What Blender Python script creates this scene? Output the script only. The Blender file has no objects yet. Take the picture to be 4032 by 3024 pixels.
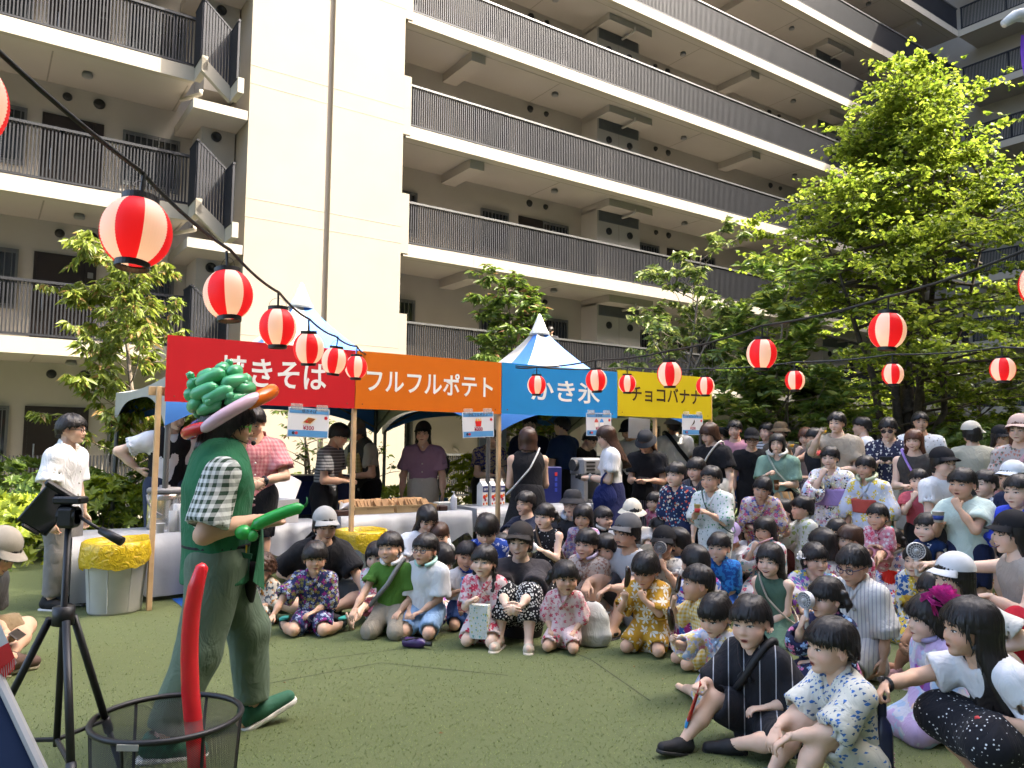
import bpy, math, random
import numpy as np
from mathutils import Vector, Matrix
random.seed(7); RNG = np.random.default_rng(11)
SC = bpy.context.scene
COL = SC.collection

# ---------------------------------------------------------------- camera, sky, sun, exposure
CAM_H, PITCH, ROLL = 1.48, math.atan(.08), math.atan(.01)
FPX, PCX, PCY = 3028.0, 2016.0, 1512.0            # focal length and centre in pixels of the 4032-wide photograph
_cr, _sr, _cp, _sp = math.cos(ROLL), math.sin(ROLL), math.cos(PITCH), math.sin(PITCH)
cam = bpy.data.cameras.new('camera'); cam_o = bpy.data.objects.new('camera', cam); COL.objects.link(cam_o)
cam.sensor_width = 36; cam.lens = FPX/4032*36; cam.clip_start = .05; cam.clip_end = 400
_X, _U0, _F0 = Vector((1,0,0)), Vector((0,-_sp,_cp)), Vector((0,_cp,_sp))
_R = _X*_cr+_U0*_sr; _U = -_X*_sr+_U0*_cr
_m = Matrix(((_R.x,_U.x,-_F0.x,0),(_R.y,_U.y,-_F0.y,0),(_R.z,_U.z,-_F0.z,CAM_H),(0,0,0,1)))
cam_o.matrix_world = _m; SC.camera = cam_o

AZ = math.radians(55.2355)                        # direction in which the long facade runs
UX, UY = math.sin(AZ), math.cos(AZ); ROTF = math.atan2(UY, UX)
P0 = (-2.51, 18.0)
def FL(x, y, z=0.0):                              # facade frame (x along it, y into the building) -> world
    return Vector((P0[0]+UX*x-UY*y, P0[1]+UY*x+UX*y, z))
SUN_N, SUN_B, SUN_C = .43, .455, .78
sv = Vector((UX*SUN_B+UY*SUN_N, UY*SUN_B-UX*SUN_N, SUN_C)).normalized()
sun = bpy.data.lights.new('sun', 'SUN'); sun_o = bpy.data.objects.new('sun', sun); COL.objects.link(sun_o)
sun.energy = 2.0; sun.angle = math.radians(.55); sun.color = (1,.93,.80)
sun_o.rotation_euler = sv.to_track_quat('Z','Y').to_euler(); sun_o.location = (20,0,40)
W = bpy.data.worlds.new('World'); SC.world = W; W.use_nodes = True
_nt = W.node_tree; _sky = _nt.nodes.new('ShaderNodeTexSky'); _sky.sky_type = 'NISHITA'; _sky.sun_disc = False
_sky.sun_elevation = math.asin(sv.z); _sky.sun_rotation = math.atan2(sv.x, sv.y)
_sky.air_density = 1.0; _sky.dust_density = 6.0; _sky.ozone_density = 1.0
_bg = _nt.nodes['Background']; _bg.inputs['Strength'].default_value = .15
_nt.links.new(_sky.outputs['Color'], _bg.inputs['Color'])
SC.view_settings.view_transform = 'Standard'; SC.view_settings.look = 'None'
SC.view_settings.exposure = 3.12; SC.view_settings.gamma = 1.0
SC.cycles.max_bounces = 8; SC.cycles.transparent_max_bounces = 12; SC.cycles.diffuse_bounces = 5
SC.cycles.sample_clamp_indirect = 6

# ---------------------------------------------------------------- pixels of the photograph -> places on the ground
def ray(x, y):
    a, b = (x-PCX)/FPX, -(y-PCY)/FPX
    return _R*a+_U*b+_F0
def ground(x, y, z=0.0):
    d = ray(x, y); t = (z-CAM_H)/d.z; return Vector((d.x*t, d.y*t, z))
def at(x, y, Y):
    d = ray(x, y); t = Y/d.y; return Vector((d.x*t, Y, CAM_H+d.z*t))

def unit(a): return a/np.maximum(np.linalg.norm(a, axis=-1, keepdims=True), 1e-9)
# ---------------------------------------------------------------- materials
MATS = {}
def nodes_of(name):
    m = bpy.data.materials.new(name); m.use_nodes = True
    nt = m.node_tree; return m, nt, nt.nodes['Principled BSDF']
def N(nt, t, **kw):
    n = nt.nodes.new(t)
    for k, v in kw.items(): setattr(n, k, v)
    return n
def math_n(nt, op, a, b=None, c=None):
    n = nt.nodes.new('ShaderNodeMath'); n.operation = op
    for i, v in enumerate((a, b, c)):
        if v is None: continue
        if isinstance(v, (int, float)): n.inputs[i].default_value = v
        else: nt.links.new(v, n.inputs[i])
    return n.outputs[0]
def mix_n(nt, fac, a, b):
    n = nt.nodes.new('ShaderNodeMix'); n.data_type = 'RGBA'
    for s, v in ((0, fac), (6, a), (7, b)):
        if isinstance(v, (int, float)): n.inputs[s].default_value = v
        elif isinstance(v, tuple): n.inputs[s].default_value = (*v, 1)
        else: nt.links.new(v, n.inputs[s])
    return n.outputs[2]
def bump_n(nt, bsdf, h, strength, dist=.01):
    b = N(nt, 'ShaderNodeBump'); b.inputs['Strength'].default_value = strength; b.inputs['Distance'].default_value = dist
    nt.links.new(h, b.inputs['Height']); nt.links.new(b.outputs[0], bsdf.inputs['Normal'])
def hexc(h):
    h = h.lstrip('#'); v = [int(h[i:i+2], 16)/255 for i in (0, 2, 4)]
    return tuple(c/12.92 if c <= .04045 else ((c+.055)/1.055)**2.4 for c in v)
def mat(name, col, rough=.6, var=.12, scale=6., bump=0., bscale=60., metal=0., spec=.4, alpha=1., trans=0., emit=0., coat=0., dirt=None, sheen=0., coord='Object'):
    """plain procedural surface: colour with noise variation, optional fine relief"""
    if name in MATS: return MATS[name]
    if isinstance(col, str): col = hexc(col)
    m, nt, b = nodes_of(name)
    tc = N(nt, 'ShaderNodeTexCoord'); nz = N(nt, 'ShaderNodeTexNoise'); nz.inputs['Scale'].default_value = scale; nz.inputs['Detail'].default_value = 5
    nt.links.new(tc.outputs[coord], nz.inputs['Vector'])
    lo = tuple(c*(1-var) for c in col); hi = tuple(min(1, c*(1+var)) for c in col)
    mr = N(nt, 'ShaderNodeMapRange'); mr.inputs[1].default_value = .3; mr.inputs[2].default_value = .7
    nt.links.new(nz.outputs[0], mr.inputs[0])
    c = mix_n(nt, mr.outputs[0], lo, hi)
    if dirt:
        dn = N(nt, 'ShaderNodeTexNoise'); dn.inputs['Scale'].default_value = dirt[1]; dn.inputs['Detail'].default_value = 8
        nt.links.new(tc.outputs[coord], dn.inputs['Vector'])
        r2 = N(nt, 'ShaderNodeMapRange'); r2.inputs[1].default_value = .52; r2.inputs[2].default_value = .75; r2.inputs[4].default_value = dirt[2]
        nt.links.new(dn.outputs[0], r2.inputs[0]); c = mix_n(nt, r2.outputs[0], c, dirt[0])
    nt.links.new(c, b.inputs['Base Color'])
    b.inputs['Roughness'].default_value = rough; b.inputs['Metallic'].default_value = metal
    b.inputs['Specular IOR Level'].default_value = spec; b.inputs['Coat Weight'].default_value = coat; b.inputs['Coat Roughness'].default_value = .15
    if alpha < 1: b.inputs['Alpha'].default_value = alpha
    if trans: b.inputs['Transmission Weight'].default_value = trans
    if sheen: b.inputs['Sheen Weight'].default_value = sheen
    if emit: nt.links.new(c, b.inputs['Emission Color']); b.inputs['Emission Strength'].default_value = emit
    if bump:
        n2 = N(nt, 'ShaderNodeTexNoise'); n2.inputs['Scale'].default_value = bscale; n2.inputs['Detail'].default_value = 4
        nt.links.new(tc.outputs[coord], n2.inputs['Vector']); bump_n(nt, b, n2.outputs[0], bump)
    MATS[name] = m; return m

# ---------------------------------------------------------------- mesh building
class MB:
    """collects shapes; build() links them as ONE mesh object"""
    def __init__(s): s.v = []; s.f = []; s.mi = []; s.mats = []
    def _m(s, m):
        if m not in s.mats: s.mats.append(m)
        return s.mats.index(m)
    def add(s, vs, fs, m=None):
        o = len(s.v); s.v += [tuple(v) for v in vs]; s.f += [tuple(i+o for i in f) for f in fs]
        k = s._m(m) if m else 0
        s.mi += [k]*len(fs); return s
    def box(s, x0, x1, y0, y1, z0, z1, m=None):
        v = [(x0,y0,z0),(x1,y0,z0),(x1,y1,z0),(x0,y1,z0),(x0,y0,z1),(x1,y0,z1),(x1,y1,z1),(x0,y1,z1)]
        return s.add(v, [(0,3,2,1),(4,5,6,7),(0,1,5,4),(1,2,6,5),(2,3,7,6),(3,0,4,7)], m)
    def bbox(s, x0, x1, y0, y1, z0, z1, b=.01, m=None):          # bevelled box
        v = []; 
        for z, e in ((z0,1),(z0+b,0),(z1-b,0),(z1,1)):
            i = b if e else 0
            v += [(x0+i+b*(1-e),y0+i,z),(x1-i-b*(1-e),y0+i,z),(x1-i,y0+i+b*(1-e),z),(x1-i,y1-i-b*(1-e),z),(x1-i-b*(1-e),y1-i,z),(x0+i+b*(1-e),y1-i,z),(x0+i,y1-i-b*(1-e),z),(x0+i,y0+i+b*(1-e),z)]
        f = [tuple(range(7,-1,-1)), tuple(range(24,32))]
        for r in range(3):
            for k in range(8): f.append((r*8+k, r*8+(k+1)%8, r*8+8+(k+1)%8, r*8+8+k))
        return s.add(v, f, m)
    def tube(s, pts, r, n=8, m=None, cap=True, closed=False):
        pts = [Vector(p) for p in pts]; L = len(pts); rs = r if isinstance(r, (list, tuple)) else [r]*L
        vs = []; up = None
        for i, p in enumerate(pts):
            if closed: t = pts[(i+1)%L]-pts[i-1]
            else: t = pts[min(i+1, L-1)]-pts[max(i-1, 0)]
            if t.length < 1e-9: t = Vector((0,0,1))
            t.normalize()
            if up is None:
                a = Vector((0,0,1)) if abs(t.z) < .9 else Vector((1,0,0)); up = (a-t*a.dot(t)).normalized()
            else:
                up = up-t*up.dot(t); up = up.normalized() if up.length > 1e-6 else t.orthogonal().normalized()
            w = t.cross(up)
            for k in range(n):
                a = 2*math.pi*k/n; vs.append(p+(up*math.cos(a)+w*math.sin(a))*rs[i])
        fs = []
        for i in range(L if closed else L-1):
            j = (i+1)%L
            for k in range(n): fs.append((i*n+k, i*n+(k+1)%n, j*n+(k+1)%n, j*n+k))
        if cap and not closed: fs.append(tuple(range(n-1,-1,-1))); fs.append(tuple(range((L-1)*n, L*n)))
        return s.add(vs, fs, m)
    def lathe(s, prof, n=24, c=(0,0,0), m=None, sx=1., sy=1.):
        vs = []; fs = []
        for r, z in prof:
            for k in range(n):
                a = 2*math.pi*k/n; vs.append((c[0]+r*sx*math.cos(a), c[1]+r*sy*math.sin(a), c[2]+z))
        for i in range(len(prof)-1):
            for k in range(n): fs.append((i*n+k, i*n+(k+1)%n, (i+1)*n+(k+1)%n, (i+1)*n+k))
        if prof[0][0] > 1e-4: fs.append(tuple(range(n-1,-1,-1)))
        if prof[-1][0] > 1e-4: fs.append(tuple(range((len(prof)-1)*n, len(prof)*n)))
        return s.add(vs, fs, m)
    def ball(s, c, r, m=None, n=12, k=8):
        r = (r, r, r) if isinstance(r, (int, float)) else r
        vs = []; fs = []
        for i in range(k+1):
            t = math.pi*i/k
            for j in range(n):
                a = 2*math.pi*j/n; vs.append((c[0]+r[0]*math.sin(t)*math.cos(a), c[1]+r[1]*math.sin(t)*math.sin(a), c[2]-r[2]*math.cos(t)))
        for i in range(k):
            for j in range(n): fs.append((i*n+j, i*n+(j+1)%n, (i+1)*n+(j+1)%n, (i+1)*n+j))
        return s.add(vs, fs, m)
    def sweep(s, poly, y0, y1, m=None):                          # polygon in x,z swept along y
        n = len(poly); v = [(p[0],y0,p[1]) for p in poly]+[(p[0],y1,p[1]) for p in poly]
        return s.add(v, [tuple(range(n)), tuple(range(2*n-1,n-1,-1))]+[(i, i+n, (i+1)%n+n, (i+1)%n) for i in range(n)], m)
    def xf(s, M, start=0):
        s.v[start:] = [tuple(M@Vector(v)) for v in s.v[start:]]; return s
    def mesh(s, name, smooth=False):
        me = bpy.data.meshes.new(name); me.from_pydata(s.v, [], s.f)
        for m in s.mats: me.materials.append(m)
        if len(s.mats) > 1: me.polygons.foreach_set('material_index', s.mi)
        if smooth: me.polygons.foreach_set('use_smooth', [True]*len(s.f))
        me.update(); return me
    def build(s, name, m=None, parent=None, smooth=False, loc=None, rot=None, **tags):
        if m and not s.mats: s.mats = [m]
        return obj(name, s.mesh(name, smooth), parent, loc, rot, **tags)
def obj(name, me, parent=None, loc=None, rot=None, **tags):
    o = bpy.data.objects.new(name, me); COL.objects.link(o)
    if parent: o.parent = parent
    if loc is not None: o.location = loc
    if rot is not None: o.rotation_euler = rot
    for k, v in tags.items(): o[k] = v
    return o
def thing(name, label, cat, loc=(0,0,0), rz=0., group=None, kind=None):
    o = bpy.data.objects.new(name, None); COL.objects.link(o); o.location = loc; o.rotation_euler = (0,0,rz)
    o.empty_display_size = .1; o['label'] = label; o['category'] = cat
    if group: o['group'] = group
    if kind: o['kind'] = kind
    return o
def tag(o, label, cat, group=None):
    o['label'] = label; o['category'] = cat
    if group: o['group'] = group
    return o
def text_mesh(body, w=None, h=None, bold=0., extrude=.002, m=None, spacing=1.0):
    """lettering as a mesh in the x,z plane, centred, facing -y"""
    cu = bpy.data.curves.new('text', 'FONT'); cu.body = body; cu.size = 1; cu.offset = bold; cu.extrude = 0; cu.space_character = spacing
    cu.resolution_u = 3; cu.fill_mode = 'FRONT'
    o = bpy.data.objects.new('text', cu); COL.objects.link(o)
    dg = bpy.context.evaluated_depsgraph_get(); me = bpy.data.meshes.new_from_object(o.evaluated_get(dg))
    bpy.data.objects.remove(o); bpy.data.curves.remove(cu)
    n = len(me.vertices); co = np.empty(n*3); me.vertices.foreach_get('co', co); co = co.reshape(-1,3)
    lo, hi = co.min(0), co.max(0); s = (hi-lo)
    kx = w/s[0] if w else None; ky = h/s[1] if h else None
    kx = kx or ky; ky = ky or kx
    out = np.zeros_like(co); out[:,0] = (co[:,0]-(lo[0]+hi[0])/2)*kx; out[:,2] = (co[:,1]-(lo[1]+hi[1])/2)*ky
    me.vertices.foreach_set('co', out.ravel()); me.materials.clear()
    if m: me.materials.append(m)
    me.update(); return me
# ================================================================ setting: lawn
def make_turf():
    m, nt, b = nodes_of('artificial_turf')
    tc = N(nt, 'ShaderNodeTexCoord')
    def nz(sc, det=4):
        n = N(nt, 'ShaderNodeTexNoise'); n.inputs['Scale'].default_value = sc; n.inputs['Detail'].default_value = det
        nt.links.new(tc.outputs['Object'], n.inputs['Vector']); return n.outputs[0]
    big = nz(.55, 5); mid = nz(9, 5); fine = nz(170, 3)
    c = mix_n(nt, fine, (.062,.082,.030), (.132,.158,.066))
    r = N(nt, 'ShaderNodeMapRange'); r.inputs[1].default_value = .35; r.inputs[2].default_value = .65; nt.links.new(mid, r.inputs[0])
    c = mix_n(nt, math_n(nt, 'MULTIPLY', r.outputs[0], .45), c, (.082,.105,.034))
    r = N(nt, 'ShaderNodeMapRange'); r.inputs[1].default_value = .4; r.inputs[2].default_value = .62; nt.links.new(big, r.inputs[0])
    c = mix_n(nt, math_n(nt, 'MULTIPLY', r.outputs[0], .3), c, (.115,.125,.05))
    nt.links.new(c, b.inputs['Base Color']); b.inputs['Roughness'].default_value = .7; b.inputs['Specular IOR Level'].default_value = .25
    h = math_n(nt, 'ADD', fine, math_n(nt, 'MULTIPLY', mid, .6)); bump_n(nt, b, h, .5, .015)
    return m
def make_lawn():
    n = 30; s = 70.0
    xs = np.linspace(-s, s, n); X, Y = np.meshgrid(xs, xs+25, indexing='ij')
    Z = np.zeros_like(X)
    v = np.stack([X, Y, Z-.001], -1).reshape(-1,3); f = []
    for i in range(n-1):
        for j in range(n-1):
            a = i*n+j; f.append((a, a+n, a+n+1, a+1))
    mb = MB(); mb.v = [tuple(p) for p in v]; mb.f = f; mb.mi = [0]*len(f); mb.mats = [make_turf()]
    o = mb.build('lawn', kind='structure'); return o
make_lawn()
def make_blades():
    """short turf fibres in the part of the lawn nearest the camera"""
    R = np.random.default_rng(3); n = 130000
    d = 1.9+6.2*R.random(n)**1.6; a = (R.random(n)-.5)*1.36
    x = d*np.tan(a); y = d
    ok = R.random(n) < np.clip((8.1-y)/4.5,0,1); x, y = x[ok], y[ok]; n = len(x)
    h = .004+.005*R.random(n); az = R.random(n)*6.283; w = .0010+.0008*R.random(n)+.00018*y
    lx, ly = np.cos(az)*h*.9, np.sin(az)*h*.9; t = R.random(n)*6.283; wx, wy = np.cos(t)*w, np.sin(t)*w
    V = np.empty((n,3,3)); V[:,0] = np.stack([x-wx, y-wy, 0*x], -1); V[:,1] = np.stack([x+wx, y+wy, 0*x], -1); V[:,2] = np.stack([x+lx, y+ly, h], -1)
    me = bpy.data.meshes.new('turf_fibres'); me.from_pydata([], [], [])
    me.vertices.add(n*3); me.vertices.foreach_set('co', V.ravel()); me.loops.add(n*3); me.loops.foreach_set('vertex_index', np.arange(n*3)); me.polygons.add(n)
    me.polygons.foreach_set('loop_start', np.arange(0,n*3,3)); me.polygons.foreach_set('loop_total', np.full(n,3)); me.update(); me.validate(); me.normals_split_custom_set_from_vertices([(0,0,1)]*n*3)
    m, nt, b = nodes_of('turf_fibre'); oi = N(nt, 'ShaderNodeTexCoord'); v = N(nt, 'ShaderNodeTexWhiteNoise'); 
    s = N(nt, 'ShaderNodeVectorMath', operation='SNAP'); s.inputs[1].default_value = (.02,.02,10); nt.links.new(oi.outputs['Object'], s.inputs[0]); nt.links.new(s.outputs[0], v.inputs['Vector'])
    c = mix_n(nt, v.outputs['Value'], (.13,.17,.06), (.25,.30,.125)); nt.links.new(c, b.inputs['Base Color']); b.inputs['Roughness'].default_value = .6; b.inputs['Specular IOR Level'].default_value = .2
    df = N(nt,'ShaderNodeBsdfDiffuse'); tr = N(nt,'ShaderNodeBsdfTranslucent'); mx = N(nt,'ShaderNodeMixShader'); nt.links.new(c, df.inputs[0]); nt.links.new(c, tr.inputs[0]); nt.links.new(df.outputs[0], mx.inputs[1]); nt.links.new(tr.outputs[0], mx.inputs[2]); nt.links.new(mx.outputs[0], nt.nodes['Material Output'].inputs[0])
    me.materials.append(m)
    obj('turf_fibres', me, label='short green artificial turf fibres covering the lawn', category='turf', kind='stuff')
make_blades()
def seam_strip():
    m = mat('turf_seam', (.035,.046,.016), .8, .2)
    for k, pts in enumerate((((1010,2700),(1500,2610),(2000,2660)), ((2050,2480),(2330,2600),(2560,2760)), ((1150,2610),(1700,2540)))):
        mb = MB(); P = [ground(*p) for p in pts]
        for a, b in zip(P[:-1], P[1:]):
            d = (b-a).normalized(); s = Vector((-d.y,d.x,0))*.006
            mb.add([a-s+Vector((0,0,.0012)), b-s+Vector((0,0,.0012)), b+s+Vector((0,0,.0012)), a+s+Vector((0,0,.0012))], [(0,1,2,3)])
        mb.build('turf_seam', m, kind='structure')
seam_strip()

# ================================================================ apartment building round the courtyard
M_WALL = mat('cream_render', (.278,.247,.195), .85, .03, 1.2, .14, 55, spec=.2, dirt=((.33,.29,.22), .55, .3))
M_FASC = mat('fascia_paint', (.315,.285,.232), .8, .025, .8, .06, 90, spec=.25, dirt=((.35,.31,.24), .35, .3))
M_CEIL = mat('soffit_paint', (.345,.315,.275), .9, .04, .7, .08, 70, spec=.15)
M_JOINT = mat('sealant_joint', (.20,.18,.15), .8, .1)
M_BACK = mat('corridor_wall', (.37,.34,.295), .85, .05, .9, .10, 60, spec=.2)
M_RAIL = mat('bronze_railing', (.016,.017,.021), .55, .15, 3, metal=.35, spec=.5)
M_RAILT = mat('aluminium_handrail', (.15,.15,.15), .38, .1, 3, metal=.6)
M_DOOR = mat('dark_brown_door', (.020,.014,.012), .45, .2, 4)
M_FRAME = mat('grey_window_frame', (.11,.115,.115), .5, .1, 4)
M_GLASS = mat('window_glass', (.018,.021,.024), .08, .1, 2, spec=.7)
M_STEEL = mat('satin_steel', (.42,.42,.42), .32, .05, 5, metal=.9)
M_DARK = mat('vent_dark', (.016,.016,.016), .6, .2)
M_BOXW = mat('meter_box_paint', (.36,.335,.29), .6, .03, 2)
M_LAMP = mat('ceiling_lamp_shade', (.17,.17,.165), .5, .05)
ZB = [3.05, 5.95, 8.85, 11.73, 14.62, 17.49, 20.35, 23.2, 26.1]     # underside of each upper floor's slab
FH, RAILH, YB = .29, 1.05, 1.82

def railing_mesh(x0, x1, pitch=.060, z0=0., z1=RAILH, post=1.85):
    mb = MB()
    mb.box(x0, x1, .025, .06, z0+.03, z0+.07)
    x = x0+.02
    while x < x1-.02:
        mb.box(x-.0125, x+.0125, .022, .058, z0+.07, z1-.05); x += pitch
    x = x0+.02
    while x < x1:
        mb.box(x-.03, x+.03, .063, .10, z0, z1-.045); x += post
    return mb
_shared = {}
def shared(key, fn):
    if key not in _shared: _shared[key] = fn()
    return _shared[key]
def door_mesh():
    mb = MB(); mb.box(-.56,.56,-.03,.02,0,1.95); mb.box(-.50,.32,-.045,-.029,.03,1.90); mb.box(.36,.54,-.042,-.029,.03,1.90); return mb.mesh('door')
def window_frame_mesh(w, h):
    mb = MB(); t = .05
    mb.box(-w/2,w/2,-.05,.02,h-t,h); mb.box(-w/2,w/2,-.05,.02,0,t); mb.box(-w/2,-w/2+t,-.05,.02,t,h-t); mb.box(w/2-t,w/2,-.05,.02,t,h-t)
    return mb.mesh('window_frame')
def grille_mesh(w, h):
    mb = MB(); x = -w/2+.11
    while x < w/2-.05: mb.box(x-.008,x+.008,-.075,-.055,.04,h-.04); x += .12
    mb.box(-w/2,w/2,-.056,-.05,.06,.09); mb.box(-w/2,w/2,-.056,-.05,h-.09,h-.06)
    return mb.mesh('window_grille')
def put(name, key, fn, m, parent, x, y, z, rz=0.):
    me = shared(key, fn)
    if m and not me.materials: me.materials.append(m)
    o = bpy.data.objects.new(name, me); COL.objects.link(o); o.parent = parent; o.location = (x,y,z); o.rotation_euler = (0,0,rz); return o
def add_door(par, x, z, flip=1, rz=0., y=YB):
    d = put('door', 'door', door_mesh, M_DOOR, par, x, y, z, rz)
    put('door_handle', 'handle', lambda: MB().tube([(-.38,-.09,.75),(-.38,-.09,1.2)], .016, 8).box(-.39,-.37,-.09,-.04,.78,.80).box(-.39,-.37,-.09,-.04,1.15,1.17).mesh('door_handle'), M_STEEL, d, 0 if flip > 0 else .55, 0, 0)
    put('intercom', 'intercom', lambda: MB().box(.40,.50,-.06,-.043,1.52,1.64).mesh('intercom'), M_LAMP, d, 0, 0, 0)
    put('name_plate', 'plate', lambda: MB().box(.38,.52,-.055,-.043,1.34,1.38).mesh('name_plate'), M_RAILT, d, 0, 0, 0)
def add_window(par, x, z, w=.96, h=1.2, zs=.74, rz=0., y=YB):
    o = put('window', ('pane', w, h), lambda: MB().box(-w/2+.04,w/2-.04,-.02,.01,.04,h-.04).mesh('window'), M_GLASS, par, x, y, z+zs, rz)
    put('window_frame', ('wf', w, h), lambda: window_frame_mesh(w, h), M_FRAME, o, 0, 0, 0)
    g = put('window_grille', ('gr', w, h), lambda: grille_mesh(w, h), M_RAILT, o, 0, 0, 0); g['kind'] = 'stuff'
def add_vent(par, x, z, r=.085, rz=0., y=YB):
    put('wall_vent', ('vent', r), lambda: MB().lathe([(.3*r,.06),(.8*r,.06),(r,.02),(1.15*r,0)][::-1], 16).xf(Matrix.Rotation(math.pi/2,4,'X')).mesh('wall_vent', True), M_DARK, par, x, y, z, rz)
def add_lamp(par, x, y, z):
    put('ceiling_lamp', 'clamp', lambda: MB().lathe([(.0,-.10),(.085,-.10),(.10,-.085),(.10,-.035),(.085,-.03),(.085,0)], 20).mesh('ceiling_lamp', True), M_LAMP, par, x, y, z)

def corridor_unit(par, c, floor, ceil):
    """two flats mirrored about the meter box at c"""
    for s in (-1, 1):
        add_window(par, c+s*1.95, floor, .98); add_door(par, c+s*(-2.75 if s < 0 else 3.38) if False else c+s*(2.75 if s < 0 else 3.4), floor, s)
        add_window(par, c+s*(4.15 if s < 0 else 4.75), floor, .95)
        add_vent(par, c+s*2.32, ceil-.21, .075); add_vent(par, c+s*2.92, ceil-.21, .095)
        put('downpipe', 'dpipe', lambda: MB().tube([(0,-.08,0),(0,-.08,.95),(-.02,-.06,1.08),(-.1,-.03,1.16),(-.16,0,1.17)], .042, 10).mesh('downpipe', True), M_BOXW, par, c+s*5.25, YB-.02, floor)
        add_lamp(par, c+s*2.7, .9, ceil)
    if ceil-floor > 2:
        bx = put('meter_box', ('mbox', round(ceil-floor,2)), lambda: MB().box(-.92,.86,0,.75,0,ceil-floor-.18).mesh('meter_box'), M_BOXW, par, c, 1.08, floor+.02)
        put('louvre', 'louvre', lambda: louvre_mesh(), M_FRAME, bx, 0, 0, ceil-floor-.56)
        put('panel_joint', 'pj', lambda: MB().box(-.035,-.03,-.006,0,0,2.0).mesh('panel_joint'), M_JOINT, bx, 0, 0, .05)
        for sx in (-.45, .42):
            put('round_vent', 'rv', lambda: MB().lathe([(.11,0),(.11,.035),(.07,.045),(.06,.02),(0,.02)],18).xf(Matrix.Rotation(math.pi/2,4,'X')).mesh('round_vent', True), M_DARK, bx, sx, 0, ceil-floor-.83)
    dm = put('ceiling_duct', 'duct', lambda: MB().box(-.92,.88,-1.28,0,-.22,0).mesh('ceiling_duct'), M_CEIL, par, c, YB-.005, ceil+.002)
    put('drain_pipe', 'dpp', lambda: MB().tube([(0,0,-.30),(0,-1.15,-.30),(0,-1.32,-.28),(0,-1.34,-.16)], .04, 10).mesh('drain_pipe', True), M_BOXW, dm, .1, 0, 0)
def louvre_mesh():
    mb = MB(); mb.box(-.86,.80,-.012,-.002,0,.34)
    x = -.84
    while x < .79: mb.box(x,x+.018,-.03,-.012,.015,.325); x += .048
    return mb.mesh('louvre')

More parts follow.
